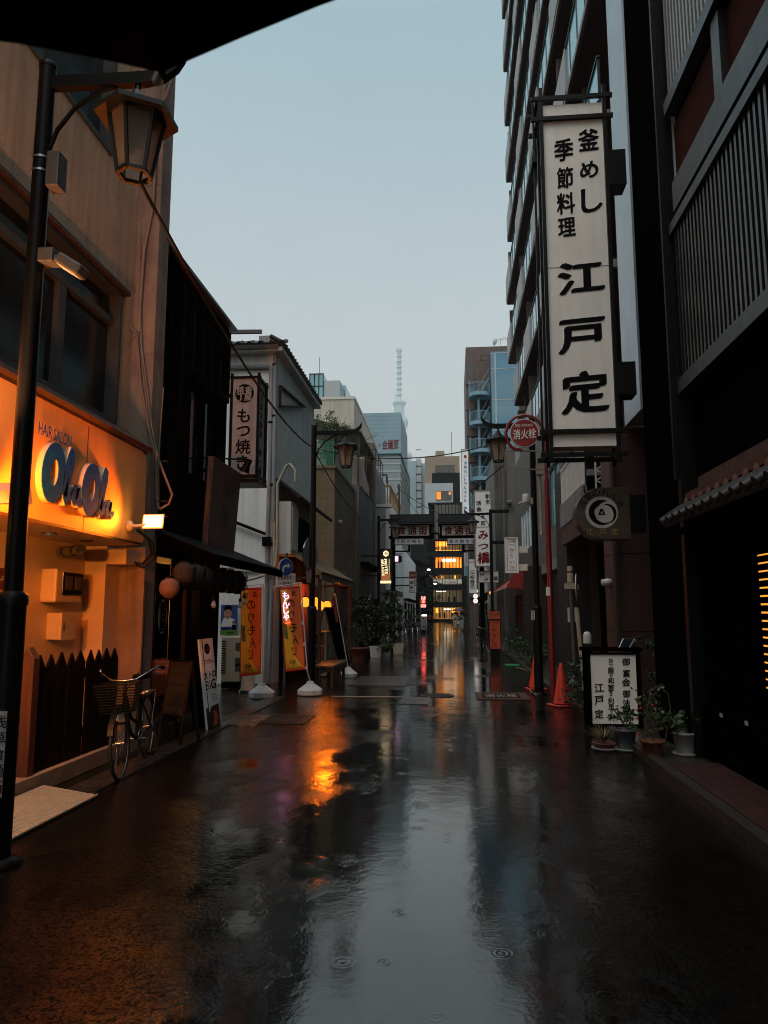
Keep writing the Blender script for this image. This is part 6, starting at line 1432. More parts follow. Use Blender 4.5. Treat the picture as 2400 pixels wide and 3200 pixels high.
mb = MB(); mb.add([(2.42, 25.0, za), (1.75, 25.0, zb2 + .05), (2.42, 25.0, zb2 + .0)], [(0, 1, 2)]); mb.slabquad((1.75, 24.99, zb2 + .05), (2.45, 24.99, zb2 + .02), (2.45, 24.99, za + .12), (2.05, 24.99, za - .05), .01); mb.build('awning_side', 'awning_red', aw)
mb = MB()
for i in range(4): y = 25.9 + i * .9; mb.bar((2.42, y, za + .02), (1.75 - .3 * (y - 25) / 4.3, y, zb2 + .05), .02)
for t in (.35, .7): mb.bar(V((2.42, 25, za + .02)).lerp(V((1.75, 25, zb2 + .07)), t), V((2.42, 29.3, za + .02)).lerp(V((1.45, 29.3, zb2)), t), .02)
mb.build('awning_frame', 'awning_red', aw)
def sign2(name, label, u0, u1, v0, v1, Y, m, d=.2, frame=None, fw=.03, group=None):
    a, b = P((u0 + u1) / 2 - (u1 - u0) / 2, v0, Y=Y), P(u1, v1, Y=Y)
    xa, xb = P(u0, (v0 + v1) / 2, Y=Y).x, P(u1, (v0 + v1) / 2, Y=Y).x; z1, z0 = P((u0 + u1) / 2, v0, Y=Y).z, P((u0 + u1) / 2, v1, Y=Y).z
    o = thing(name, label, 'sign', ((xa + xb) / 2, Y, z0), group)
    mb = MB(); mb.box(xa, xb, Y, Y + d, z0, z1); mb.build('panel', m, o)
    if frame:
        mb = MB(); mb.box(xa - fw, xa, Y - .02, Y + d, z0 - fw, z1 + fw); mb.box(xb, xb + fw, Y - .02, Y + d, z0 - fw, z1 + fw); mb.box(xa, xb, Y - .02, Y + d, z1, z1 + fw); mb.box(xa, xb, Y - .02, Y + d, z0 - fw, z0); mb.build('frame', frame, o)
    return o, xa, xb, z0, z1
def chs(o, items, Y, m='ink', bold=.02, name='lettering'):
    mb = MB()
    for s, u, v, w_, h_ in items: put(mb, s, P(u, v, Y=Y), X_, Z_, w=w_ * Y / F_PX if w_ else None, h=h_ * Y / F_PX if h_ else None, bold=bold)
    return mb.build(name, m, o)
Yk = 23.4
o, *_r = sign2('coffee_sign', 'white upright coffee sign box with thin black border above the red awning', 1581, 1617, 1682, 1788, Yk, 'sign_white2', .18, 'white_trim')
mb = MB(); xa, xb, z0, z1 = _r
for a, b, c, d in ((xa + .04, xb - .04, z1 - .05, z1 - .04), (xa + .04, xb - .04, z0 + .04, z0 + .05), (xa + .04, xa + .05, z0 + .04, z1 - .04), (xb - .05, xb - .04, z0 + .04, z1 - .04)): mb.box(a, b, Yk - .004, Yk, c, d)
mb.build('border', 'ink', o)
chs(o, [('COFFEE', 1599, 1692, 22, 6), ('SNACK', 1599, 1702, 17, 5), ('か', 1600, 1720, 15, 13), ('り', 1599, 1738, 9, 13), ('い', 1600, 1756, 15, 9), ('乃', 1600, 1774, 14, 12)], Yk, bold=.005)
mb = MB(); mb.box(xb + .03, 2.34, Yk + .04, Yk + .14, z1 - .45, z1 - .25); mb.box(xb + .03, 2.34, Yk + .04, Yk + .14, z0 + .05, z0 + .25); mb.each('bracket', 'white_trim', o)
Yo = 24.2
a0 = P(1548, 2065, Z=0)
o = thing('lunch_sign', 'orange two-part standing lunch and coffee sign on a black base before the street lamp', 'sign', (a0.x, Yo, 0))
bx0, bx1 = P(1530, 1980, Y=Yo).x, P(1563, 1980, Y=Yo).x
zz1, zz2, zz3, zz4 = [P(1547, v, Y=Yo).z for v in (1911, 1935, 1938, 2027)]
mb = MB(); mb.box(bx0, bx1, Yo, Yo + .3, zz2 + .01, zz1); mb.box(bx0, bx1, Yo, Yo + .3, zz4, zz3); mb.build('panel', 'orange_sign', o)
mb = MB(); mb.box(bx0 - .03, bx0, Yo - .02, Yo + .32, zz4 - .03, zz3 + .03); mb.box(bx1, bx1 + .03, Yo - .02, Yo + .32, zz4 - .03, zz3 + .03); mb.box(bx0, bx1, Yo - .02, Yo + .3, zz3, zz3 + .03); mb.box(bx0, bx1, Yo - .02, Yo + .3, zz4 - .03, zz4); mb.box(bx0 + .02, bx1 - .02, Yo, Yo + .28, 0, zz4 - .03); mb.build('base', 'black_metal', o)
chs(o, [('ランチ', 1546, 1922, 27, 12), ('COFFEE', 1547, 1946, 20, 5), ('SNACK', 1545, 1955, 14, 5), ('か', 1545, 1969, 14, 12), ('り', 1545, 1986, 9, 13), ('い', 1545, 2001, 14, 9), ('乃', 1545, 2016, 13, 13)], Yo, bold=.01)
Ym = 34.0
o, xa, xb, z0, z1 = sign2('restaurant_sign', 'very tall white upright fish restaurant sign with dark red lower characters over the lane', 1485, 1534, 1535, 1768, Ym, 'sign_white2', .35, 'slab', .05)
chs(o, [('割', 1524, 1551, 14, 15), ('烹', 1524, 1569, 14, 14), ('活', 1496, 1572, 16, 15), ('魚', 1497, 1592, 16, 15), ('魚', 1509, 1615, 11, 11), ('菜', 1509, 1635, 14, 14)], Ym)
chs(o, [('み', 1510, 1672, 28, 26), ('つ', 1510, 1708, 28, 16), ('橋', 1511, 1743, 36, 34)], Ym, 'ink_red', .045, 'red_lettering')
mb = MB(); mb.box(xa, xb, Ym - .005, Ym, P(1510, 1648, Y=Ym).z, P(1510, 1648, Y=Ym).z + .03); mb.build('joint', 'grey_metal', o)
mb = MB(); mb.box(xb, 2.6, Ym + .1, Ym + .25, z0 + 1.0, z0 + 1.15); mb.box(xb, 2.6, Ym + .1, Ym + .25, z1 - 1.0, z1 - .85); mb.bar((xa, Ym + .1, z1 + .1), (2.4, Ym + .1, z1 + 1.2), .05); mb.each('bracket', 'black_metal', o)
Yn = 34.3
o, xa, xb, z0, z1 = sign2('shop_sign', 'white horizontal fish restaurant sign under the tall upright one', 1496, 1557, 1786, 1819, Yn, 'sign_white2', .2, 'slab')
chs(o, [('魚菜', 1507, 1795, 14, 7), ('みつ橋', 1534, 1809, 42, 14)], Yn)
Yq = 50
o, xa, xb, z0, z1 = sign2('sushi_sign', 'narrow white upright sushi sign just beyond the big fish sign', 1466, 1489, 1757, 1853, Yq, 'sign_white2', .25, 'slab')
chs(o, [('三', 1476, 1788, 14, 10), ('松', 1476, 1803, 14, 14), ('寿', 1476, 1819, 14, 14), ('司', 1476, 1834, 12, 14), ('江戸前', 1486, 1772, 5, 4)], Yq)
chs(o, [('Asahi', 1477, 1753, 18, 6)], Yq, 'ink', .03, 'brand_lettering')
mb = MB(); mb.box(xa, xb, Yq - .02, Yq + .25, P(1477, 1757, Y=Yq).z, P(1477, 1748, Y=Yq).z); mb.build('top_panel', 'sign_white', o)
Yf = 88
o, xa, xb, z0, z1 = sign2('convenience_sign', 'green, blue and white convenience shop sign turned on its side far down the lane', 1450, 1470, 1727, 1770, Yf, 'sign_white2', .3)
mb = MB(); w3 = (xb - xa) * .38; mb.box(xb - w3, xb, Yf - .01, Yf + .3, z0 - .02, z1 + .02); mb.build('green_band', 'fm_green', o)
mb = MB(); put(mb, 'FamilyMart', ((xa + xb - w3) / 2, Yf - .006, (z0 + z1) / 2), -Z_, X_, w=(z1 - z0) * .86, h=(xb - xa) * .30, bold=.01); mb.build('lettering', 'sign_blue', o)
o, xa, xb, z0, z1 = sign2('floor_sign', 'dark red sign panel reading P and 2F above the convenience shop sign', 1449, 1470, 1703, 1722, Yf, 'maroon', .3)
chs(o, [('P', 1460, 1707, 6, 6), ('2F', 1460, 1716, 11, 7)], Yf, 'white_ink')
o, xa, xb, z0, z1 = sign2('blank_sign', 'blank greenish lower panel below the convenience shop sign', 1450, 1466, 1772, 1800, Yf, 'glass_sky', .3)
Yh = 76
o, xa, xb, z0, z1 = sign2('hotel_sign', 'tall narrow white hotel sign with blue characters hanging high over the lane', 1444, 1464, 1405, 1610, Yh, 'sign_white2', .35, 'slab', .06)
mb = MB()
for i, s in enumerate('浅草セントラルホテル'): put(mb, s, P(1454, 1447 + i * 13.1, Y=Yh), X_, Z_, h=10.5 * Yh / F_PX * .95, bold=.02)
for i, s in enumerate('本館'): put(mb, s, P(1454, 1588 + i * 14, Y=Yh), X_, Z_, h=11 * Yh / F_PX, bold=.02)
mb.build('lettering', 'ink_blue', o)
mb = MB(); mb.disc(P(1454, 1427, Y=Yh), X_, Z_, .14, .18, .02); mb.build('red_emblem', 'red_paint', o)
# ------------------------------------------------------------------ brown tower with pale blue winding stairs
Yc = 82
C_ = thing('stair_tower', 'brown tiled tower with pale blue curved outside stair landings', 'building', (4, Yc, 0))
xc0 = P(1460, 1400, Y=Yc).x; zc = P(1530, 1083, Y=Yc).z
mb = MB(); mb.box(xc0, 14, Yc, Yc + 14, 0, zc); mb.build('wall', 'brown_tile', C_)
sx0, sx1 = P(1535, 1200, Y=Yc - 2).x, P(1620, 1200, Y=Yc - 2).x
mb = MB(); mb.box(sx0, sx1, Yc - 2.2, Yc, 0, P(1570, 1100, Y=Yc - 2).z); mb.build('blue_cladding', 'blue_corr', C_)
mb = MB(); x = P(1546, 1200, Y=Yc - 2).x; mb.box(x, x + .15, Yc - 2.24, Yc - 2.2, 0, P(1570, 1105, Y=Yc - 2).z)
for v in (1105, 1153, 1250, 1345): z = P(1570, v, Y=Yc - 2).z; mb.box(sx0, sx1, Yc - 2.23, Yc - 2.2, z - .04, z + .04)
mb.build('cladding_joint', 'pale_wall', C_)
window(C_, 'y', Yc - .02, P(1500, 1110, Y=Yc).x, P(1531, 1110, Y=Yc).x, P(1515, 1126, Y=Yc).z, P(1515, 1111, Y=Yc).z, sgn=-1, mull=1, gm='glass_sky')
cxs, rs_ = P(1500, 1300, Y=Yc - 1.5).x, 1.12
for i, v in enumerate((1228, 1318, 1405, 1492, 1580)):
    z = P(1500, v, Y=Yc - 1.5).z; c = V((cxs, Yc - 1.3, z))
    arc = [math.pi + math.pi * k / 16 for k in range(17)]
    mb = MB(); mb.prism([(rs_ * math.cos(a), rs_ * math.sin(a)) for a in arc] + [(rs_, 1.2), (-rs_, 1.2)], c - Z_ * .42, X_, Y_, .42); ld_ = mb.build('stair_landing', 'blue_metal', C_)
    mb = MB()
    for k in range(25):
        a = math.pi + math.pi * k / 24; p = c + V((rs_ * math.cos(a), rs_ * math.sin(a), 0)); mb.bar(p, p + Z_ * 1.05, .025)
    mb.tube([c + V((rs_ * math.cos(a), rs_ * math.sin(a), 1.05)) for a in arc], .035, 6)
    mb.box(cxs - rs_ - .05, cxs - rs_ + .05, Yc - 1.3, Yc - .2, z - .2, z + 1.5); mb.build('railing', 'blue_metal', ld_)
    mb = MB(); mb.box(cxs - .5, cxs + .5, Yc - 2.0, Yc - 1.8, z - .55, z - .46); mb.build('landing_lamp', 'soffit', ld_)
    mb = MB()
    for k in range(10): mb.box(cxs + .0 + k * .1, cxs + .12 + k * .1, Yc - 1.0, Yc - .2, z + .05 + k * .17, z + .10 + k * .17)
    mb.bar((cxs, Yc - 1.0, z), (cxs + 1.1, Yc - 1.0, z + 1.9), .12); mb.bar((cxs, Yc - 1.0, z + 1.05), (cxs + 1.1, Yc - 1.0, z + 2.95), .05); mb.build('stair_flight', 'blue_metal', C_)
mb = MB(); mb.cyl((cxs - .1, Yc - 1.2, 0), (cxs - .1, Yc - 1.2, P(1500, 1240, Y=Yc).z), .14, n=10); mb.build('stair_column', 'blue_metal', C_)
mb = MB(); mb.box(cxs + .1, cxs + 1.1, Yc - .25, Yc - .05, 0, P(1500, 1235, Y=Yc).z)
mb.build('stair_shade', 'dark_grey', C_)
for i in range(9):
    z = 3.2 + i * 3.0
    mb = MB(); mb.box(xc0 - .06, xc0 + .9, Yc - .35, Yc - .02, z, z + 1.1); mb.build('balcony', 'brown_tile', C_)
    mb = MB(); mb.box(xc0 + .05, xc0 + .8, Yc - .03, Yc - .01, z + 1.1, z + 2.6); mb.build('balcony_recess', 'glass_dark', C_)
mb = MB(); c = P(1546, 1067, Y=Yc + 1); mb.lathe([(.05, .1), (.32, .05), (.45, -.08)], c, 14, V((-.8, -.5, .2))); mb.cyl(c, c - Z_ * 1.2, .03); 
mb.build('satellite_dish', 'pale_wall', C_)
mb = MB(); c = P(1565, 1080, Y=Yc + 1); mb.cyl(c - Z_ * .6, c + Z_ * .9, .02)
mb.bar(c + V((-.5, 0, .6)), c + V((.9, 0, .9)), .03)
for i in range(6): p = c + V((-.45 + i * .25, 0, .6 + i * .055)); mb.bar(p - V((.05, .0, .3)), p + V((.05, 0, .3)), .02)
mb.build('aerial', 'grey_metal', C_)
# right-hand low shops between granite building and stair tower
rs2 = block('shop_row', 'low pale shopfronts under lit signs beyond the granite building', 2.6, 8, 49, 78, 7.5, 'beige_wall')
mb = MB()
for y in range(50, 78, 4): mb.box(2.55, 2.6, y, y + 2.4, 0, 2.3); mb.box(2.5, 2.6, y - .3, y + 2.8, 2.5, 3.1)
mb.build('shop_front', 'black_wood', rs2)

# ------------------------------------------------------------------ red hydrant sign and poles (right)
HY = thing('hydrant_sign', 'round red fire hydrant sign in a red hoop on a tall red pole', 'sign', (1.78, 14.14, 0))
Yh = 14.1
c = P(1638, 1355, Y=Yh); rad = P(1684, 1355, Y=Yh).x - c.x
mb = MB(); mb.cyl((1.80, Yh, 0), P(1708, 1500, Y=Yh), .055, .05, 12); pt = [P(u, v, Y=Yh) for u, v in ((1708, 1500), (1704, 1400), (1702, 1352), (1688, 1322), (1665, 1303), (1638, 1297), (1608, 1304), (1588, 1325), (1580, 1355), (1588, 1385), (1605, 1402), (1632, 1407))]
mb.tube(pt, .032, 8); mb.build('pole', 'red_pole', HY)
mb = MB(); mb.disc(c, X_, Z_, rad, rad, .05, 40); mb.build('rim', 'white_paint', HY)
mb = MB(); mb.disc(c - Y_ * .051, X_, Z_, rad * .95, rad * .95, .004, 40); mb.build('disc', 'red_paint', HY)
mb = MB(); put(mb, 'FIRE HYDRANT', P(1638, 1329, Y=Yh - .056), X_, Z_, w=rad * 1.2, h=rad * .17, bold=.008); put(mb, '消火栓', P(1639, 1356, Y=Yh - .056), X_, Z_, w=rad * 1.55, h=rad * .68, bold=.02); mb.build('lettering', 'white_ink', HY)
mb = MB()
for u, v in ((1610, 1323), (1665, 1385), (1660, 1325), (1612, 1392)): mb.bar(P(u, v, Y=Yh), c.lerp(P(u, v, Y=Yh), .7), .025)
mb.build('strut', 'red_pole', HY)
mb = MB()
for v in (1409, 1467): mb.bar(P(1578, v, Y=Yh), P(1700, v, Y=Yh), .025)
mb.bar(P(1578, 1409, Y=Yh), P(1578, 1467, Y=Yh), .015); mb.build('empty_frame', 'slab', HY)
mb = MB(); a = P(1716, 1848, Y=Yh); mb.cyl(a - Z_ * .08, a + Z_ * .08, .056, n=12); mb.build('reflective_band', 'white_trim', HY)
o = thing('control_box', 'cream junction box with a conduit beside the red hydrant pole', 'box', (1.7, 14.5, 4.2))
a, b = P(1675, 1451, Y=14.6), P(1697, 1484, Y=14.6); mb = MB(); mb.box(a.x, b.x, 14.5, 14.68, b.z, a.z); mb.cyl(((a.x + b.x) / 2, 14.6, b.z), ((a.x + b.x) / 2, 14.6, b.z - 1.2), .03, n=8); mb.build('box', 'pipe_cream', o)
o = thing('security_camera', 'pale outdoor camera with antenna dome on the street lamp pole', 'camera', (1.5, 14.7, 3.6))
a = P(1643, 1558, Y=14.6); mb = MB(); mb.lathe([(0, .1), (.06, .09), (.075, .03), (.075, -.07)], a, 12)
mb.build('dome', 'white_plastic', o); a = P(1632, 1570, Y=14.5); mb = MB(); mb.ob(a, V((1, 0, .25)), V((-.25, 0, 1)), .17, .035, .12); a2 = P(1632, 1575, Y=14.5); mb.ob(a2, V((1, 0, .25)), V((-.25, 0, 1)), .11, .06, .07); mb.build('camera_body', 'white_plastic', o)
a = P(1658, 1567, Y=14.7); mb = MB(); mb.box(a.x - .04, a.x + .04, 14.6, 14.7, a.z - .07, a.z + .06); mb.bar(P(1640, 1568, Y=14.6), P(1672, 1570, Y=14.75), .025); mb.build('bracket', 'pipe_cream', o)
o = thing('pole_notice', 'narrow white notice plate on the brick pier beside the lamp pole', 'notice', (1.5, 14.6, 1.5)); a, b = P(1655, 1908, Y=14.6), P(1666, 1938, Y=14.6)
mb = MB(); mb.box(1.50, 1.56, 14.63, 14.645, b.z, a.z); mb.build('plate', 'white_trim', o); mb = MB(); column(mb, '浅草食通街', ((1.53), 14.63, a.z - .005), X_, Z_, .034, .036, .02); mb.build('lettering', 'ink', o)
# no-parking sign, sensor post
o = thing('traffic_sign', 'round red and blue no parking sign seen nearly edge-on on a cream pole', 'traffic sign', (1.75, 12.3, 0))
c = P(1801, 1935, Y=12.6); mb = MB(); pb_ = P(1818, 2060, Y=12.62); mb.tube([(pb_.x + .05, 12.64, 0), (pb_.x, 12.64, pb_.z), P(1803, 1900, Y=12.64)], .035, 10); mb.build('pole', 'pipe_cream', o)
rh = P(1801, 1793, Y=12.6).z - P(1801, 1877, Y=12.6).z; cz = P(1801, 1835, Y=12.6); r4 = V((.24, .97, 0)).normalized(); n4 = r4.cross(Z_)
mb = MB(); mb.disc(cz, r4, Z_, rh / 2, rh / 2, .012); mb.build('rim', 'white_paint', o); mb = MB(); mb.disc(cz + n4 * .013, r4, Z_, rh * .475, rh * .475, .003); mb.build('ring', 'red_paint', o); mb = MB(); mb.disc(cz + n4 * .017, r4, Z_, rh * .37, rh * .37, .003); mb.build('disc', 'sign_blue', o)
mb = MB(); put(mb, '終日', cz + n4 * .021, r4, Z_, w=rh * .5, h=rh * .2, bold=.02); put(mb, '駐車', cz + n4 * .021 - Z_ * rh * .24, r4, Z_, w=rh * .3, h=rh * .12); mb.build('lettering', 'white_ink', o)
o = thing('sensor_post', 'blue-grey post with a small cream lamp housing on top behind the no parking sign', 'post', (1.75, 13.2, 0))
t = P(1783, 1830, Y=13.2); mb = MB(); mb.tube([(P(1800, 2130, Y=13.2).x, 13.2, 0), t], .04, 10); mb.build('post', 'grey_metal', o); mb = MB(); mb.cyl(t + Z_ * .05, t + Z_ * .22, .055, n=12); mb.cyl(t + Z_ * .25, t + Z_ * .34, .05, n=12); mb.box(t.x - .1, t.x + .07, 13.14, 13.26, t.z - .06, t.z + .04); mb.build('lamp_housing', 'pipe_cream', o); mb = MB(); mb.cyl(t + Z_ * .22, t + Z_ * .25, .045, n=12); mb.build('lamp_lens', 'glass_dark', o)
# traffic cones
def cone(loc, label, h=.70):
    o = thing('traffic_cone', label, 'traffic cone', (0, 0, 0), 'red traffic cones on the right kerb')
    mb = MB(); mb.lathe([(.15, .03), (.145, .06), (.032, h - .03), (.025, h), (0, h + .003)], (0, 0, 0), 20); mb.build('cone', 'cone', o)
    mb = MB(); mb.box(-.19, .19, -.19, .19, 0, .03); mb.build('base', 'cone', o, .012)
    mb = MB(); mb.lathe([(.152, .028), (.16, .032), (.152, .045)], n=20, cap=False); mb.build('collar', 'ink', o)
    for i, s in enumerate('SNACK'):
        pass
    o.location = loc; OFF[o.name] = V(loc); return o
C1 = cone((1.80, 13.0, .0), 'nearer red-orange traffic cone standing in front of the red hydrant pole'); C1.rotation_euler.z = .5
C2 = copy_tree(C1, (1.66, 15.7, 0), 'farther red-orange traffic cone half hidden behind the black lamp pole', .2)
# ------------------------------------------------------------------ potted plants (right, by the standing sign)
def pot(o, c, r0, r1, h, m, saucer=None):
    c = V(c); mb = MB(); mb.lathe([(r0, .01), (r1 * .97, h * .9), (r1 * 1.06, h * .9), (r1 * 1.06, h), (r1 * .92, h), (r1 * .9, h * .85), (0, h * .84)], c, 18); mb.build('pot', m, o)
    if saucer: mb = MB(); mb.lathe([(r1 * .9, 0), (r1 * 1.15, .025), (r1 * 1.1, .03), (0, .012)], c, 18); mb.build('saucer', saucer, o)
def strap(mb, c, n, l, w, sp=1.0, z0=0):
    for _ in range(n):
        a = random.uniform(0, 6.28); l_ = l * random.uniform(.6, 1.15); dd = V((math.cos(a), math.sin(a), 0)); s_ = V((-math.sin(a), math.cos(a), 0)); pr = None
        rise, out_ = random.uniform(.5, 1), random.uniform(.35, .9) * sp
        for k in range(6):
            t = k / 5; p = V(c) + dd * (l_ * out_ * t) + Z_ * (z0 + l_ * rise * (t - .75 * out_ * t * t)); ww = s_ * w * (1 - t * .9)
            if pr: mb.add([pr[0], pr[1], p + ww, p - ww], [(0, 1, 2, 3)])
            pr = (p - ww, p + ww)
g1 = P(1888, 2352, Z=.02)
o = thing('potted_plant', 'straw coloured grassy plant in a low pot at the road-side foot of the standing sign', 'potted plant', (1.70, 8.95, 0), 'potted plants before the standing sign')
pot(o, (1.70, 8.95, 0), .10, .13, .08, 'terracotta', 'pipe_grey'); mb = MB(); strap(mb, (1.70, 8.95, .09), 70, .42, .007); mb.build('leaves', 'leaf_dry', o)
o = thing('potted_plant', 'bushy green plant in a grey-blue pot on a saucer before the standing sign', 'potted plant', (1.92, 8.9, 0), 'potted plants before the standing sign')
pot(o, (1.93, 8.92, 0), .095, .125, .24, 'pot_grey', 'pipe_grey'); mb = MB(); clumps(mb, (1.97, 8.97, .37), (.17, .16, .10), 12, 200, .05, .4); mb.build('leaves', 'leaf', o); mb = MB()
for i in range(6): mb.tube([(1.93, 8.92, .27), (1.93 + random.uniform(-.12, .12), 8.92, .46)], .006, 5)
mb.build('stems', 'bark', o)
o = thing('potted_plant', 'tall leafy plant with red blooms and a hoop of cane in a wire basket pot', 'potted plant', (2.12, 8.45, 0), 'potted plants before the standing sign')
pot(o, (2.08, 8.3, 0), .09, .12, .22, 'terracotta'); mb = MB(); clumps(mb, (2.14, 8.4, .56), (.17, .2, .30), 14, 190, .065, .4); mb.build('leaves', 'leaf', o)
mb = MB(); mb.tube([(2.0, 8.3, .2), (2.03, 8.3, .5), (2.08, 8.3, .72), (2.17, 8.3, .78), (2.26, 8.3, .70), (2.28, 8.3, .5), (2.2, 8.3, .2)], .007, 5); mb.tube([(2.08, 8.3, .2), (2.09, 8.35, .75)], .006, 5); mb.build('cane_hoop', 'bark', o)
mb = MB()
for _ in range(8): p = V((2.08 + random.uniform(-.18, .12), 8.22 + random.uniform(-.05, .1), random.uniform(.28, .85))); mb.lathe([(0, -.016), (.018, 0), (.0, .018)], p, 6)
mb.build('blooms', 'flower', o)
mb = MB()
for k in range(10):
    a = 6.283 * k / 10; mb.bar((2.08 + .1 * math.cos(a), 8.3 + .1 * math.sin(a), .0), (2.08 + .135 * math.cos(a + .3), 8.3 + .135 * math.sin(a + .3), .22), .006); mb.bar((2.08 + .1 * math.cos(a), 8.3 + .1 * math.sin(a), .0), (2.08 + .135 * math.cos(a - .3), 8.3 + .135 * math.sin(a - .3), .22), .006)
mb.build('wire_basket', 'old_wood', o)
o = thing('potted_plant', 'broad-leaved green plant in a ribbed cream pot at the end of the red paving', 'potted plant', (2.35, 8.5, .06), 'potted plants before the standing sign')
pot(o, (2.42, 8.35, .06), .09, .12, .24, 'pipe_grey', 'pipe_grey'); mb = MB(); clumps(mb, (2.42, 8.35, .38), (.27, .24, .15), 12, 170, .08, .4); mb.build('leaves', 'leaf', o)
o = thing('planter_shrub', 'dark ivy shrub behind the standing sign', 'shrub', (2.3, 11.2, 0)); mb = MB(); clumps(mb, (1.85, 11.3, .55), (.28, .5, .55), 18, 500, .07, .35); clumps(mb, (2.75, 10.7, .75), (.14, .3, .55), 10, 300, .07, .35); clumps(mb, (2.62, 10.6, 1.15), (.25, .2, .12), 5, 150, .06, .4); mb.build('foliage', 'leaf_dark', o)
o = thing('window_box_planter', 'long red-brown trough planter with dark plants behind the near cone', 'planter', (2.0, 12.9, 0)); mb = MB(); mb.prism([(-.16, 0), (.16, 0), (.2, .24), (-.2, .24)], (2.12, 12.4, .06), X_, Z_, -1.2); mb.build('trough', 'terracotta', o); mb = MB(); clumps(mb, (2.12, 13.0, .40), (.25, .6, .16), 12, 300, .06, .35); mb.build('foliage', 'leaf', o)
o = thing('roadside_shrub', 'yellow-green leafy shrub on the pavement behind the orange lunch sign', 'shrub', (2.0, 22, 0)); mb = MB(); clumps(mb, (2.15, 21.6, .50), (.55, 1.2, .42), 34, 1100, .075, .28); clumps(mb, (1.9, 25.2, .6), (.35, .9, .55), 20, 700, .07, .28); mb.build('foliage', 'leaf', o)
mb = MB()
for i in range(8): mb.tube([(2.1, 21.2 + i * .12, 0), (2.1 + random.uniform(-.3, .3), 21 + i * .2, .6)], .012, 5)
mb.build('stems', 'bark', o)
mb = MB(); mb.tube([(1.75 + .25 * math.sin(i * .4), 21.5 - i * .55, .02 + .01 * math.sin(i)) for i in range(14)], .012, 5); tag(mb.build('hose', 'cable_white'), 'thin pale hose lying along the kerb by the yellow-green shrub', 'hose')
o = thing('green_mat', 'green sheet lying on the ground by the orange lunch sign', 'mat', (1.6, 23.2, 0)); mb = MB(); mb.box(1.52, 1.95, 22.4, 23.1, .0, .02); mb.build('sheet', 'fm_green', o)
o = thing('roadside_shrub', 'tall dark shrub by the kerb beyond the bicycle and the lunch sign', 'shrub', (2.2, 52, 0)); mb = MB(); clumps(mb, (2.3, 52, 1.0), (.6, 2.2, 1.0), 26, 800, .14, .3); mb.build('foliage', 'leaf', o)
# plants on the left
def shrub(label, c, rad, n, size, m, tree=False, k=30):
    o = thing('potted_shrub', label, 'shrub', (c[0], c[1], 0), 'dark potted shrubs along the tan building'); mb = MB(); clumps(mb, c, rad, k, n, size, .30); mb.build('foliage', m, o)
    mb = MB()
    for i in range(5): mb.tube([(c[0] + random.uniform(-.1, .1), c[1], .2), (c[0] + random.uniform(-.4, .4), c[1] + random.uniform(-.3, .3), c[2] + rad[2] * .6)], [.025, .01], 5)
    mb.build('stems', 'bark', o); return o
shrub('big dark conifer-like shrub beyond the easel board', (-3.15, 26.6, 1.35), (.62, .9, .85), 1700, .11, 'leaf_dark')
shrub('tall glossy dark shrub in front of the third street lamp', (-2.55, 30.4, 1.75), (.55, .8, .75), 1400, .12, 'leaf')
shrub('spreading dark shrub below the glossy one by the bicycle racks', (-2.5, 29.0, .95), (.60, .8, .6), 1300, .11, 'leaf_dark')
o = shrub('low grassy pot plant between the white planters', (-2.35, 26.0, .42), (.35, .35, .28), 200, .08, 'leaf'); mb = MB(); strap(mb, (-2.35, 26.0, .2), 120, .6, .012); mb.build('blades', 'leaf', o)
for x, y, lb, m in ((-2.72, 26.3, 'white square planter in front of the dark shrubs', 'white_plastic'), (-2.1, 28.6, 'pale green round planter at the end of the dark shrubs', 'pipe_cream')):
    o = thing('planter', lb, 'planter', (x, y, 0)); mb = MB(); mb.prism([(-.17, 0), (.17, 0), (.21, .36), (.24, .36), (.24, .40), (-.24, .40), (-.24, .36), (-.21, .36)], (x, y - .2, 0), X_, Z_, -.4); mb.build('pot', m, o)
    mb = MB(); mb.box(x - .2, x + .2, y - .17, y + .17, .395, .41); mb.build('soil', 'soil', o)
o = thing('planter', 'terracotta round pot between the easel board and the dark shrubs', 'planter', (-3.1, 24.6, 0)); mb = MB(); mb.lathe([(.2, 0), (.28, .36), (.31, .36), (.31, .42), (.26, .42), (.25, .36), (0, .35)], (-3.1, 24.6, 0), 18); mb.build('pot', 'terracotta', o); mb = MB(); clumps(mb, (-3.1, 24.6, .75), (.4, .4, .4), 12, 400, .08, .35); mb.build('foliage', 'leaf_dark', o)
o = thing('street_tree', 'dark bushy street tree beyond the parking sign', 'tree', (-3.1, 86, 0)); mb = MB(); clumps(mb, (-3.0, 86, 4.2), (1.9, 2.2, 2.2), 46, 2300, .24, .25); mb.build('crown', 'leaf_dark', o); mb = MB(); mb.tube([(-3.4, 86, 0), (-3.3, 86, 2.2), (-3.0, 86, 4)], [.14, .11, .05], 8); mb.build('trunk', 'bark', o)
o = thing('corner_plants', 'ivy and yellow blossom at the foot of the plain low white shopfronts', 'plant', (-3.4, 58, 0)); mb = MB(); clumps(mb, (-3.3, 58, 1.2), (.4, 1.4, .9), 14, 400, .14, .35); mb.build('foliage', 'leaf', o)
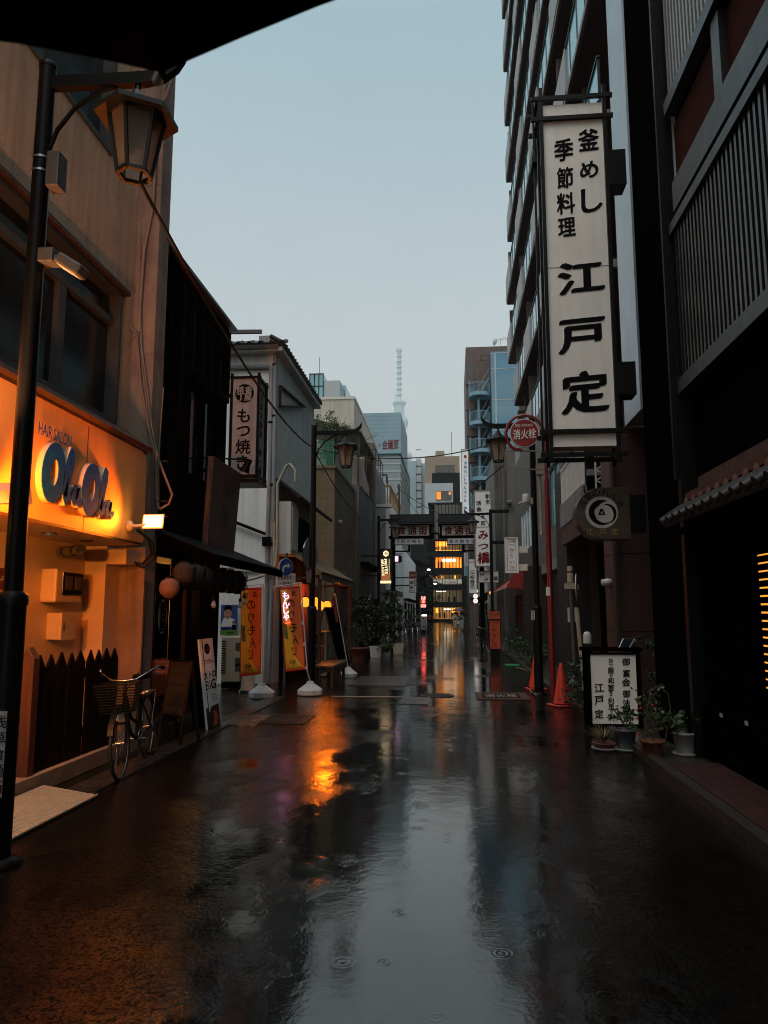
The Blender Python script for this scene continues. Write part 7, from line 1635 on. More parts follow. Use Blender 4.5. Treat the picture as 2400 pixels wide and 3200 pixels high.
# ------------------------------------------------------------------ street gate
Gy = 35.6
G = thing('street_gate', 'black street gateway with twin slate roofs over red and blue lettered white panels', 'gate', (-.9, Gy, 0))
gx = lambda u: P(u, 1650, Y=Gy).x
gz = lambda v: P(1300, v, Y=Gy).z
xl_, xr_ = gx(1228), gx(1503)
mb = MB(); mb.box(xl_ - .12, xl_ + .10, Gy, Gy + .25, 0, gz(1625)); mb.build('post', 'black_wood', G)
mb = MB(); mb.box(xr_ - .10, xr_ + .12, Gy, Gy + .25, 0, gz(1625)); mb.build('post', 'black_wood', G)
mb = MB(); mb.box(xl_ - .2, gx(1354), Gy - .02, Gy + .2, gz(1683), gz(1674)); mb.box(gx(1369), xr_ + .3, Gy - .02, Gy + .2, gz(1683), gz(1674)); mb.box(xl_, gx(1280), Gy, Gy + .15, gz(1724), gz(1720)); mb.box(gx(1275), gx(1281), Gy, Gy + .15, gz(1722), gz(1702)); mb.box(gx(1444), xr_, Gy, Gy + .15, gz(1724), gz(1720)); mb.box(gx(1444), gx(1450), Gy, Gy + .15, gz(1722), gz(1702))
for u in (1341, 1374): mb.box(gx(u), gx(u + 6), Gy, Gy + .15, gz(1676), gz(1640))
for u in (1233, 1335): mb.box(gx(u) - .02, gx(u) + .05, Gy + .02, Gy + .13, gz(1675), gz(1640))
mb.build('beam', 'black_wood', G)
mb = MB(); mb.tube([P(u, v, Y=Gy + .1) for u, v in ((1349, 1673), (1353, 1668), (1361, 1666), (1369, 1668), (1374, 1673))], .05, 8); mb.build('arch', 'black_wood', G)
for u0, u1 in ((1217, 1354), (1368, 1512)):
    a, b = gx(u0), gx(u1)
    mb = MB(); mb.slabquad((a, Gy - .45, gz(1639)), (b, Gy - .45, gz(1639)), (b - .03, Gy + .1, gz(1609)), (a + .03, Gy + .1, gz(1609)), .06); mb.slabquad((b, Gy + 1.05, gz(1639)), (a, Gy + 1.05, gz(1639)), (a + .03, Gy + .1, gz(1609)), (b - .03, Gy + .1, gz(1609)), .06)
    mb.box(a, b, Gy - .02, Gy + .22, gz(1611), gz(1608)); r_ = mb.build('roof', 'dark_grey', G)
    mb = MB()
    for i in range(24): x = a + .05 + (b - a - .1) * i / 23; mb.bar((x, Gy - .44, gz(1639) + .07), (x, Gy + .1, gz(1609) + .04), .025)
    mb.box(a, b, Gy - .5, Gy - .44, gz(1641), gz(1638)); mb.build('roof_seam', 'sign_black', r_)
for u0, u1, v0, v1, s, m in ((1235, 1341, 1642, 1674, '食通街', 'ink_red'), (1381, 1487, 1642, 1674, '食通街', 'ink_red'), (1232, 1323, 1683, 1701, '下町の味処', 'ink_blue'), (1398, 1490, 1683, 1701, '味の散歩道', 'ink_blue')):
    mb = MB(); mb.box(gx(u0), gx(u1), Gy + .0, Gy + .14, gz(v1), gz(v0)); pn = mb.build('sign_panel', 'sign_white2', G)
    mb = MB(); t = .03
    mb.box(gx(u0) - t, gx(u0), Gy - .01, Gy + .14, gz(v1), gz(v0)); mb.box(gx(u1), gx(u1) + t, Gy - .01, Gy + .14, gz(v1), gz(v0)); mb.box(gx(u0) - t, gx(u1) + t, Gy - .01, Gy + .14, gz(v1) - t, gz(v1)); mb.build('panel_frame', 'black_metal', pn)
    mb = MB(); n = len(s)
    for i, c_ in enumerate(s):
        u = u0 + (u1 - u0) * (.03 + .94 * (i + .5) / n); put(mb, c_, P(u, (v0 + v1) / 2, Y=Gy - .002), X_, Z_, h=(gz(v0) - gz(v1)) * (.80 if n == 3 else .66) * (.75 if c_ == 'の' else 1), bold=.034 if n == 3 else .016)
    mb.build('lettering', m, pn)
mb = MB(); mb.box(gx(1240) - .2, gx(1240) + .2, Gy - .35, Gy - .05, gz(1758), gz(1737)); mb.build('lamp_frame', 'black_metal', G)
mb = MB(); mb.box(gx(1236), gx(1246), Gy - .36, Gy - .04, gz(1756), gz(1739)); mb.build('lamp_pane', 'pink_glow', G)
mb = MB(); mb.box(gx(1230), gx(1256), Gy - .3, Gy - .1, gz(1733), gz(1731)); mb.box(gx(1249), gx(1256), Gy - .3, Gy - .1, gz(1757), gz(1738)); mb.build('lamp_roof', 'black_metal', G)
# ------------------------------------------------------------------ signs on the left
Yv = 31.2
o, xa, xb, z0, z1 = sign2('fries_sign', 'black illuminated Belgian fries sign with turned gold letters over the shrubs', 1189, 1222, 1717, 1823, Yv, 'sign_black', .25, 'black_metal')
mb = MB(); put(mb, 'FRITES', P(1206, 1770, Y=Yv), -Z_, X_, w=46 * Yv / F_PX, h=8.5 * Yv / F_PX, bold=.03); put(mb, 'BRUGES', P(1196, 1774, Y=Yv), -Z_, X_, w=50 * Yv / F_PX, h=7.5 * Yv / F_PX, bold=.03); put(mb, 'FRITES & CROQUETTES', P(1216, 1772, Y=Yv), -Z_, X_, w=50 * Yv / F_PX, h=3.5 * Yv / F_PX); mb.build('lettering', 'ivory_glow', o)
mb = MB(); k_ = Yv / F_PX; ctr = P(1206, 1730, Y=Yv - .004); mb.prism([(-8, 5), (0, 10), (8, 5), (8, -5), (0, -10), (-8, -5)], ctr, X_ * k_, Z_ * k_, .01); mb.build('emblem', 'ivory_glow', o)
mb = MB()
for dx, h_ in ((-5, 4), (-1.5, 7), (2, 6), (5, 4)): mb.ob(ctr + V((dx * k_, -.014, 0)), X_, Z_, 1.6 * k_, h_ * 1.6 * k_, .006)
mb.build('emblem_cut', 'sign_black', o)
mb = MB(); mb.box(xa + .03, xb - .03, Yv - .006, Yv - .001, z0 + .13, z0 + .42); mb.build('bronze_glow', 'sign_bronze', o)
mb = MB(); mb.box(xa - .01, xb + .01, Yv - .02, Yv + .2, z0, z0 + .11); mb.build('lit_strip', 'ivory_glow', o)
mb = MB(); put(mb, 'ベルギーポテト専門店', P(1206, 1819, Y=Yv - .022), X_, Z_, w=.36, h=.05); mb.build('strip_lettering', 'ink', o)
mb = MB(); mb.box(-3.9, xa - .03, Yv + .1, Yv + .16, z1 - .3, z1 - .24); mb.box(-3.9, xa - .03, Yv + .1, Yv + .16, z0 + .3, z0 + .36); mb.each('bracket', 'black_metal', o)
Yw = 47
o, xa, xb, z0, z1 = sign2('drink_sign', 'upright white grill sign with a red drink advertisement on top', 1280, 1300, 1787, 1851, Yw, 'sign_white2', .25, 'slab')
mb = MB(); zr = P(1290, 1808, Y=Yw).z; mb.box(xa, xb, Yw - .012, Yw, zr, z1); mb.build('red_panel', 'red_paint', o)
mb = MB(); put(mb, 'Coca-Cola', P(1290, 1797, Y=Yw - .013), X_, V((.25, 0, 1)).normalized(), w=18 * Yw / F_PX, h=8 * Yw / F_PX, bold=.01); mb.build('white_lettering', 'white_ink', o)
chs(o, [('博', 1286, 1821, 10, 11), ('雅', 1286, 1836, 10, 10), ('鉄', 1296, 1815, 6, 6), ('板', 1296, 1822, 6, 6), ('焼', 1296, 1829, 6, 6), ('3841-0277', 1290, 1846, 16, 4)], Yw)
mb = MB(); mb.box(-3.7, xa, Yw + .05, Yw + .12, z1 - .4, z1 - .33); mb.box(-3.7, xa, Yw + .05, Yw + .12, z0 + .4, z0 + .47); mb.each('bracket', 'black_metal', o)
Yp = 66
o, xa, xb, z0, z1 = sign2('parking_sign', 'glowing red and white parking sign on a thin pole down the lane', 1316, 1330, 1863, 1898, Yp, 'sign_black', .25)
mb = MB(); f = lambda v: P(1323, v, Y=Yp).z; g = lambda u: P(u, 1880, Y=Yp).x
mb.box(g(1316.5), g(1329.5), Yp - .02, Yp - .002, f(1874), f(1863.5)); mb.box(g(1315), g(1331), Yp - .02, Yp - .002, f(1898), f(1889)); mb.build('lit_panel', 'p_glow', o)
mb = MB(); mb.disc(P(1323, 1880, Y=Yp - .003), X_, Z_, .155, .15, .03); mb.build('red_lamp', 'red_glow', o)
mb = MB(); put(mb, 'P', P(1323, 1868.5, Y=Yp - .022), X_, Z_, h=.24, bold=.03); put(mb, '空車', P(1323, 1893.5, Y=Yp - .022), X_, Z_, h=.12); mb.build('lettering', 'ink', o)
mb = MB(); mb.cyl((g(1313), Yp, 0), (g(1313), Yp, f(1870)), .04, n=8); mb.build('pole', 'slab', o)
o, xa, xb, z0, z1 = sign2('lit_box_sign', 'small white lit box sign on a post under the parking sign', 1318, 1333, 1921, 1926, 60, 'white_glow', .3)
mb = MB(); mb.box(xa + .07, xb - .08, 60.05, 60.25, 0, z0); mb.build('post', 'slab', o); chs(o, [('もつ鍋', 1325, 1940, None, 4)], 60.0)
Yt = 45.8
o = thing('street_lamp', 'modern street lamp with a bright white head above the parking sign', 'street lamp', (-2.7, 64, 0), 'modern lit street lamps'); c = P(1340, 1780, Y=64)
pl_ = P(1308, 1790, Y=64); mb = MB(); mb.tube([(pl_.x, 64, 0), (pl_.x, 64, pl_.z), (pl_.x + .3, 64, c.z + .12), (c.x, 64, c.z + .1)], .05, 8); mb.build('pole', 'black_metal', o); mb = MB(); mb.lathe([(0, -.08), (.14, -.05), (.17, .0), (.08, .06)], c, 12); mb.build('lamp_head', 'white_glow', o)
o2 = thing('street_lamp', 'modern street lamp with a bright white head in front of the café letters', 'street lamp', (-2.7, 84, 0), 'modern lit street lamps'); c = P(1360, 1824, Y=84); mb = MB(); mb.tube([(-2.3, 84, 0), (-2.3, 84, c.z + .05), (c.x, 84, c.z + .1)], .05, 8); mb.build('pole', 'black_metal', o2); mb = MB(); mb.lathe([(0, -.08), (.16, -.05), (.2, .0), (.08, .06)], c, 12); mb.build('lamp_head', 'white_glow', o2)
# left low shops
ls = block('shop_row', 'plain low white shopfronts between the yellow balcony house and the parking sign', -9, -3.6, 54.2, 72, 6.2, 'white_plaster')
mb = MB()
for y in (55, 59, 63, 67): mb.box(-3.6, -3.55, y, y + 2.2, 0, 2.3); mb.box(-3.62, -3.2, y - .3, y + 2.6, 2.45, 2.6)
mb.build('shop_front', 'black_wood', ls)
ls2 = block('dark_gable_house', 'dark low house with a sloping roof before the street end', P(1310, 1800, Y=96).x - 6, P(1345, 1800, Y=96).x, 96, 110, P(1330, 1800, Y=96).z, 'black_wood')
mb = MB(); a = P(1300, 1752, Y=96); b = P(1347, 1775, Y=96); mb.slabquad((a.x - 3, 95.8, a.z + 1.2), (b.x, 95.8, b.z), (b.x, 110, b.z), (a.x - 3, 110, a.z + 1.2), .2); mb.build('roof', 'dark_grey', ls2)
# right: round lit signs, white lit letters
o = thing('round_lit_signs', 'stack of three round white lit signs on a thin pole by the sushi sign', 'sign', (1.9, 53, 0)); Y5 = 53
mb = MB()
for v in (1847, 1863, 1878): mb.disc(P(1486, v, Y=Y5), X_, Z_, .165, .165, .12)
LD = mat('soft_white_glow', (.8, .75, .7), .4, emit=(1, .86, .80), estr=.75); mb.each('lit_disc', LD, o)
mb = MB()
for v, s in ((1847, '寿'), (1863, '司'), (1878, '松')): put(mb, s, P(1486, v, Y=Y5 - .125), X_, Z_, h=.16)
mb.build('lettering', 'grey_metal', o)
mb = MB(); a = P(1482, 1880, Y=Y5); mb.cyl((a.x, Y5 + .05, 0), (a.x, Y5 + .05, P(1482, 1845, Y=Y5).z), .03, n=8); mb.build('pole', 'slab', o)
o, xa, xb, z0, z1 = sign2('amber_lit_sign', 'small amber lit box sign behind the tall fish restaurant sign', 1540, 1549, 1747, 1757, 46, 'yellow_glow', .2)
o.children[0].data.materials[0] = M['amber']
o, xa, xb, z0, z1 = sign2('white_lit_sign', 'small white lit sign on the low pale shopfronts', 1507, 1512, 1858, 1882, 49, 'white_glow', .2)
o = thing('shop_lamp', 'small yellow lamp under the red awning edge', 'lamp', (1.5, 30, 2)); c = P(1536, 1853, Y=30); mb = MB(); mb.lathe([(0, -.08), (.07, -.04), (.08, .04), (.03, .08)], c, 10); mb.build('shade', 'yellow_glow', o); mb = MB(); mb.tube([c + Z_ * .08, c + V((.5, .2, .3)), (2.5, 30.4, c.z + .35)], .012, 5); mb.build('arm', 'black_metal', o)
# ------------------------------------------------------------------ bicycles
def bicycle(label, group, basket=True):
    o = thing('bicycle', label, 'bicycle', (0, 0, 0), group)
    rw = .325; yf, yr = 0.0, 1.08      # front wheel at y=0 facing -Y
    for y in (yf, yr):
        mb = MB(); mb.ring((0, y, rw), Y_, Z_, rw, .017, 32, 8); wheel = mb.build('wheel', 'tyre', o)
        mb = MB(); mb.ring((0, y, rw), Y_, Z_, rw - .022, .010, 32, 6); mb.cyl((-.04, y, rw), (.04, y, rw), .018, n=10); mb.build('rim', 'chrome', wheel)
        mb = MB()
        for k in range(18):
            a = 6.283 * k / 18; s = .03 if k % 2 else -.03; mb.cyl((s, y, rw), (0, y + math.cos(a) * (rw - .02), rw + math.sin(a) * (rw - .02)), .0016, n=4, cap=False)
        mb.build('spokes', 'chrome', wheel)
        mb = MB(); rg_ = [(0, y + math.cos(a) * (rw + .035), rw + math.sin(a) * (rw + .035)) for a in [(.15 if y else .3) + (2.6 if y else 2.2) * k / 14 + (0 if y else .3) for k in range(15)]]
        for i in range(14):
            p, q = V(rg_[i]), V(rg_[i + 1]); mb.slabquad(p - X_ * .025, p + X_ * .025, q + X_ * .025, q - X_ * .025, .003)
        mb.build('mudguard', 'black_metal', o)
    mb = MB(); bb = V((0, .62, .27)); hd0, hd1 = V((0, .16, .62)), V((0, .22, .82)); st = V((0, .80, .80))
    mb.cyl(hd0, hd1, .02); mb.tube([hd0 + V((0, .01, .03)), V((0, .40, .36)), bb], .018, 8); mb.tube([hd1 - V((0, .01, .05)), V((0, .42, .50)), bb + V((0, .06, .15))], .016, 8); mb.cyl(bb, st, .016)
    for s in (-1, 1): mb.cyl(bb, (s * .05, yr, rw), .010); mb.cyl(st - Z_ * .12, (s * .05, yr, rw), .009); mb.tube([hd0 - Z_ * .02, V((s * .05, .10, .58)), V((s * .05, yf, rw))], .012, 6)
    mb.build('frame', 'black_metal', o)
    mb = MB(); mb.tube([(-.30, .50, .98), (-.29, .36, 1.0), (-.24, .24, .97), (-.12, .17, .90), (0, .17, .89), (.12, .17, .90), (.24, .24, .97), (.29, .36, 1.0), (.30, .50, .98)], .012, 8); mb.cyl(hd1, (0, .17, .90), .013); mb.tube([(-.22, .15, 1.0), (-.24, .25, .94), (-.28, .42, .93)], .006, 5); mb.tube([(.22, .15, 1.0), (.24, .25, .94), (.28, .42, .93)], .006, 5); mb.build('handlebar', 'chrome', o)
    for s in (-1, 1): MB().cyl((s * .30, .42, .99), (s * .30, .55, .975), .018).build('grip', 'ink', o)
    mb = MB(); mb.tube([(-.1, .16, .92), (-.15, .05, .95), (0, .02, .80)], .004, 5); mb.tube([(.1, .16, .92), (.18, .02, .98), (.02, .0, .76)], .004, 5); mb.build('brake_cable', 'ink', o)
    mb = MB(); mb.prism([(-.03, -.16), (.03, -.16), (.10, .06), (.09, .13), (-.09, .13), (-.10, .06)], st + V((0, .03, .05)), X_, Y_, .05); mb.build('saddle', 'ink', o, .015)
    mb = MB(); mb.cyl(st - Z_ * .02, st + Z_ * .06, .012); mb.build('seat_post', 'chrome', o)
    if basket:
        mb = MB(); T_ = [(-.19, -.17), (.19, -.17), (.19, .10), (-.19, .10)]; Bt = [(-.14, -.12), (.14, -.12), (.14, .08), (-.14, .08)]
        for z_, t in [(.62 + .018 * i * 1.45, i / 10) for i in range(11)]:
            c4 = [V((Bt[k][0] + (T_[k][0] - Bt[k][0]) * t, Bt[k][1] + (T_[k][1] - Bt[k][1]) * t, z_)) for k in range(4)]
            for k in range(4): mb.bar(c4[k], c4[(k + 1) % 4], .007 if t < 1 else .014)
        for k in range(4):
            for j in range(8):
                a = V((*T_[k], .88)).lerp(V((*T_[(k + 1) % 4], .88)), j / 8); b = V((*Bt[k], .62)).lerp(V((*Bt[(k + 1) % 4], .62)), j / 8); mb.bar(a, b, .004)
        for j in range(8): mb.bar((-.14 + j * .04, -.12, .62), (-.14 + j * .04, .08, .62), .005)
        mb.build('basket', 'black_metal', o)
    mb = MB()
    for s in (-1, 1): mb.tube([(s * .055, .86, .68), (s * .06, 1.0, .69), (s * .06, 1.32, .69)], .007, 6); mb.cyl((s * .06, 1.28, .69), (s * .05, yr, rw), .006, n=6)
    for k in range(5): mb.cyl((-.06, .95 + k * .09, .69), (.06, .95 + k * .09, .69), .005, n=6)
    mb.build('rear_rack', 'chrome', o)
    mb = MB(); mb.ring((0.04, bb.y, bb.z), Y_, Z_, .09, .006, 20, 5); mb.cyl((-.09, bb.y, bb.z), (.09, bb.y, bb.z), .012); mb.cyl((.09, bb.y, bb.z), (.09, bb.y + .05, bb.z - .16), .009); mb.cyl((-.09, bb.y, bb.z), (-.09, bb.y - .05, bb.z + .16), .009); mb.build('crank', 'chrome', o)
    mb = MB(); mb.box(.08, .18, bb.y + .0, bb.y + .10, bb.z - .175, bb.z - .155); mb.box(-.18, -.08, bb.y - .1, bb.y, bb.z + .155, bb.z + .175); mb.build('pedal', 'ink', o)
    mb = MB(); mb.prism([(0, 0), (.48, .045), (.48, .075), (0, .09), (-.08, .045)], (.05, bb.y, bb.z - .045), Y_, Z_, .012); mb.build('chain_guard', 'grey_metal', o)
    mb = MB()
    for s in (-1, 1): mb.tube([(s * .06, yr, rw), (s * .10, yr + .05, .12), (s * .11, yr + .10, .0)], .009, 6)
    mb.cyl((-.11, yr + .10, .008), (.11, yr + .10, .008), .009, n=6); mb.build('kickstand', 'chrome', o)
    mb = MB(); mb.lathe([(.0, -.03), (.03, -.025), (.035, .02)], (0.0, -.02, .57), 12, V((0, -1, 0))); mb.build('headlamp', 'steel', o)
    return o
BK = bicycle('black city bicycle with a woven front basket parked beside the picket fence', 'parked bicycles')
BK2 = copy_tree(BK, (1.32, 31.8, 0), 'dark bicycle parked behind the orange lunch sign', R(14))
BK3 = copy_tree(BK, (-2.15, 37.5, 0), 'dark bicycle standing among the steel hoops beyond the shrubs', R(-22))
BK.location = (-3.14, 6.98, 0); BK.rotation_euler = (0, R(-3), R(10)); OFF[BK.name] = V(BK.location)
# bicycle hoops
def hoop(loc, label, rz):
    o = tag(MB().tube([(-.0, -.25, 0), (0, -.25, .72), (0, -.17, .86), (0, 0, .92), (0, .17, .86), (0, .25, .72), (0, .25, 0)], .03, 10).build('bicycle_hoop', 'steel'), label, 'bicycle stand', 'steel bicycle hoops on the left')
    o.location = loc; o.rotation_euler.z = rz; return o
hoop((-1.92, 29.8, 0), 'steel hoop stand touching the end of the shrubs', .2)
for x, y, lb in ((-1.75, 31.6, 'second steel hoop stand from the shrubs'), (-1.62, 33.2, 'third steel hoop stand from the shrubs')): hoop((x, y, 0), lb, .2)
o = thing('folded_trolley', 'grey folded steel frames leaning together behind the bicycle hoops', 'frame', (-2.0, 32, 0)); mb = MB()
for i in range(3): mb.tube([(-2.2 + i * .16, 32.4, 0), (-2.25 + i * .10, 32.2, 1.1), (-2.4 + i * .1, 32.2, 1.55)], .022, 6); mb.tube([(-1.7 + i * .05, 32.6, 0), (-2.1 + i * .08, 32.3, 1.3)], .022, 6)
mb.tube([(-2.4, 32.2, .85), (-1.3, 33.5, .85), (-1.25, 34.5, .85)], .02, 6); mb.tube([(-1.25, 34.5, 0), (-1.25, 34.5, .95)], .025, 6); mb.build('tubes', 'steel', o)
o = thing('display_board', 'small pale framed board on the ground by the plain low white shopfronts', 'board', (-3.0, 45, 0)); c = P(1297, 1965, Y=47); mb = MB(); mb.ob((c.x, 47, .5), X_, V((0, .2, 1)), .55, .95, .04); mb.build('board', 'grey_metal', o); mb = MB(); mb.ob((c.x, 46.97, .5), X_, V((0, .2, 1)), .4, .8, .02); mb.build('face', 'dark_grey', o)
o = thing('sign_pillar', 'white upright sign pillar on a dark base below the parking sign', 'sign', (-2.2, 57, 0)); c = P(1325, 1940, Y=57); mb = MB(); mb.box(c.x - .22, c.x + .22, 57, 57.3, .25, 1.3); mb.build('panel', 'sign_grimy', o); mb = MB(); mb.box(c.x - .3, c.x + .3, 56.95, 57.35, 0, .25); mb.build('base', 'black_wood', o); mb = MB(); column(mb, 'もつ鍋', (c.x, 57, 1.25), X_, Z_, .26, .3); mb.build('lettering', 'ink', o)

# ------------------------------------------------------------------ people
def skin_body(name, verts, edges, radii, m, parent, sub=2, root=0):
    me = bpy.data.meshes.new(name); off = OFF[parent.name]
    me.from_pydata([V(v) - off for v in verts], edges, []); o = bpy.data.objects.new(name, me); COL.objects.link(o)
    sk = o.modifiers.new('skin', 'SKIN'); 
    for i, r_ in enumerate(radii): me.skin_vertices[0].data[i].radius = (r_, r_) if not isinstance(r_, tuple) else r_
    me.skin_vertices[0].data[root].use_root = True
    s = o.modifiers.new('sub', 'SUBSURF'); s.levels = s.render_levels = sub
    dg = bpy.context.evaluated_depsgraph_get(); dg.update(); m2 = bpy.data.meshes.new_from_object(o.evaluated_get(dg))
    bpy.data.objects.remove(o); bpy.data.meshes.remove(me)
    q = bpy.data.objects.new(name, m2); COL.objects.link(q); m2.materials.clear(); m2.materials.append(M[m]); m2.polygons.foreach_set('use_smooth', [True] * len(m2.polygons)); q.parent = parent; OFF[q.name] = off; return q
def head(o, c, f, hair='hair', bun=False):
    c, f = V(c), V(f); r = f.cross(Z_).normalized()
    mb = MB(); mb.lathe([(0, .125), (.06, .115), (.088, .06), (.092, .0), (.085, -.05), (.06, -.10), (.03, -.12), (0, -.122)], c - f * .02 + Z_ * .015, 14)
    mb.v = [p + f * (.02 if (p - c).dot(f) > 0 else 0) if (p - c).z > -.04 else p for p in mb.v]
    mb.v = [p - f * .005 for p in mb.v]
    h = MB(); h.lathe([(0, .15), (.07, .135), (.102, .07), (.106, .0), (.095, -.06)], c - f * .035 + Z_ * .012, 14)
    if bun: h.lathe([(0, .06), (.05, .04), (.06, 0), (.04, -.05), (0, -.06)], c - f * .11 + Z_ * .09, 10)
    h.build('hair', hair, o)
    fc = MB(); fc.disc(c + f * .083 + Z_ * .005, r, Z_, .012, .022, .02, 8)
    for s in (-1, 1): fc.ob(c + f * .078 + r * (.033 * s) + Z_ * .02, r, Z_, .022, .008, .01)
    fc.ob(c + f * .076 - Z_ * .055, r, Z_, .035, .008, .01); 
    fc.build('face_features', 'hair', o)
    return mb
def hand_fingers(verts, edges, radii, wi, dirn, side):
    """five short skinned fingers rooted at wrist vertex wi"""
    w0 = V(verts[wi]); d = V(dirn).normalized(); s = V(side).normalized()
    pi_ = len(verts); verts.append(w0 + d * .055); edges.append((wi, pi_)); radii.append((.030, .016))
    for k in range(4):
        a = len(verts); b_ = w0 + d * .09 + s * (.012 * (k - 1.5) * 1.6); verts += [b_, b_ + d * (.04 - .004 * abs(k - 1)) - Z_ * .012]; edges += [(pi_, a), (a, a + 1)]; radii += [.009, .007]
    a = len(verts); verts += [w0 + d * .05 + s * -.04, w0 + d * .08 + s * -.045]; edges += [(pi_, a), (a, a + 1)]; radii += [.010, .008]
def umbrella(name, label, c, rad, h, m, handle_to, tilt=(0, 0, 1), ribs=8, rim=None):
    o = thing(name, label, 'umbrella', c); n = ribs; c = V(c); ax = V(tilt).normalized(); a_ = ax.orthogonal().normalized(); b_ = ax.cross(a_)
    def pt(k, t): ang = 2 * math.pi * k / n; return c + (a_ * math.cos(ang) + b_ * math.sin(ang)) * rad * math.sin(t * 1.25) / math.sin(1.25) - ax * h * (1 - math.cos(t * 1.25)) / (1 - math.cos(1.25))
    rows = [pt(k / 4, t) * 1 if True else 0 for t in () for k in ()]
    mb = MB(); S = 4; vs = []; T = [0.02, .25, .5, .75, 1.0]
    for t in T:
        for k in range(n):
            p, q = pt(k, t), pt(k + 1, t)
            for j in range(S): w_ = j / S; x = p.lerp(q, w_); vs.append(x - ax * (math.sin(w_ * math.pi) * -.0) - (x - c).normalized() * 0 + ax * (.04 * rad * t * math.sin(w_ * math.pi)))
    N = n * S; mb.add(vs, [(i * N + k, i * N + (k + 1) % N, (i + 1) * N + (k + 1) % N, (i + 1) * N + k) for i in range(len(T) - 1) for k in range(N)], True)
    cn = mb.build('canopy', m, o, flip=False); s_ = cn.modifiers.new('solid', 'SOLIDIFY'); s_.thickness = .003
    mb = MB(); mb.tube([c + ax * .06, V(handle_to)], .006, 6); mb.build('shaft', 'steel', o)
    mb = MB()
    for k in range(n): mb.tube([pt(k, t) - ax * .008 for t in (0.05, .3, .6, .85, 1.0)], .003, 4); mb.lathe([(0, -.01), (.007, 0), (0, .012)], pt(k, 1.0) , 6)
    mb.build('ribs', 'steel', o); return o
def walker(x, y, kim, label, arm_out, umb_hand=False):
    o = thing('person', label, 'person', (x, y, 0)); f = V((0, -1, 0)); c = V((x, y, 1.47))
    hm = head(o, c, f, bun=True)
    ver = [(x, y, .86), (x, y, 1.05), (x, y, 1.24), (x, y + .01, 1.31), (x, y - .005, 1.40), (x, y - .005, 1.47), (x, y, 1.54),
           (x + .14, y, 1.26), (x + .20, y - .03, 1.06), (x + .16, y - .2, .98), (x - .14, y, 1.26), (x - .20, y - .03, 1.06), (x - .15, y - .19, .97),
           (x + .07, y, .80), (x + .06, y, .46), (x + .05, y + .02, .09), (x + .06, y - .10, .04), (x - .07, y, .80), (x - .06, y - .02, .46), (x - .05, y - .02, .09), (x - .06, y - .14, .04)]
    if umb_hand: ver[11] = (x - .20, y - .10, 1.08); ver[12] = (x - .15, y - .2, 1.26)
    ed = [(0, 1), (1, 2), (2, 3), (3, 4), (4, 5), (5, 6), (2, 7), (7, 8), (8, 9), (2, 10), (10, 11), (11, 12), (0, 13), (13, 14), (14, 15), (15, 16), (0, 17), (17, 18), (18, 19), (19, 20)]
    ra = [.12, .11, .12, .06, .05, .085, .075, .055, .042, .03, .055, .042, .03, .085, .06, .04, .03, .085, .06, .04, .03]
    hand_fingers(ver, ed, ra, 9, (-.2, -1, -.2), (0, 0, 1)); hand_fingers(ver, ed, ra, 12, (.1, -1, .1), (0, 0, 1))
    skin_body('body', ver, ed, ra, 'skin', o, 1)
    mb = MB(); prof = [(.20, .10), (.19, .45), (.205, .80), (.19, .95)]
    n = 20; vs = []
    for r_, z in [(.155, .09), (.175, .3), (.20, .62), (.215, .84), (.19, 1.02), (.205, 1.18), (.19, 1.29), (.09, 1.36)]:
        for k in range(n): a = 2 * math.pi * k / n; w_ = 1 + .05 * math.sin(3 * a + z * 5) * (z < .8); vs.append((x + r_ * math.cos(a) * w_ * 1.02, y + r_ * .68 * math.sin(a) * w_, z))
    mb.add(vs, [(i * n + k, i * n + (k + 1) % n, (i + 1) * n + (k + 1) % n, (i + 1) * n + k) for i in range(7) for k in range(n)] + [tuple(range(n))[::-1]], True)
    for s in (7, 10):
        p0, p1, p2 = V(ver[s]), V(ver[s + 1]), V(ver[s + 2]); mb.tube([p0, p1, p1.lerp(p2, .8)], [.085, .085, .07], 10)
        m_ = p1.lerp(p2, .45); mb.prism([(-.11, -.32), (.11, -.30), (.13, .03), (-.12, .03)], m_ + X_ * -.02, V((0, 1, 0)), Z_, .045)
    mb.build('kimono', kim, o)
    mb = MB(); vs = []
    for z in (.98, 1.14):
        for k in range(n): a = 2 * math.pi * k / n; vs.append((x + .212 * math.cos(a), y + .15 * math.sin(a), z))
    mb.add(vs, [(k, (k + 1) % n, n + (k + 1) % n, n + k) for k in range(n)], True); ob2 = mb.build('obi', 'obi', o); ob2.modifiers.new('s', 'SOLIDIFY').thickness = .012
    mb = MB(); mb.box(x - .09, x - .03, y - .18, y + .06, .0, .05); mb.box(x + .03, x + .09, y - .14, y + .1, .0, .05); mb.build('sandals', 'old_wood', o)
    return o
PA = P(1424, 1971, Z=0); PB = P(1438, 1972, Z=0)
walker(PA.x - .03, 63.6, 'kimono_a', 'person in a patterned brown kimono sharing the purple umbrella', True)
walker(PB.x + .1, 63.9, 'kimono_b', 'person in a pale blue-grey kimono walking towards us under a purple umbrella', True, True)
o = thing('handbag', 'pale cloth bag held between the two walkers in kimono', 'bag', (.32, 63.4, .75)); mb = MB(); mb.box(PA.x + .12, PA.x + .32, 63.38, 63.5, .62, .86); mb.build('bag', 'white_plastic', o, .03); mb = MB(); mb.tube([(PA.x + .16, 63.44, .86), (PA.x + .17, 63.44, 1.0), (PA.x + .27, 63.44, 1.0), (PA.x + .28, 63.44, .86)], .008, 6); mb.build('handle', 'old_wood', o)
umbrella('umbrella', 'purple umbrella held over the two walkers in kimono', (PB.x - .1, 63.75, 1.92), .62, .24, 'umb_purple', (PB.x - .06, 63.68, 1.2))
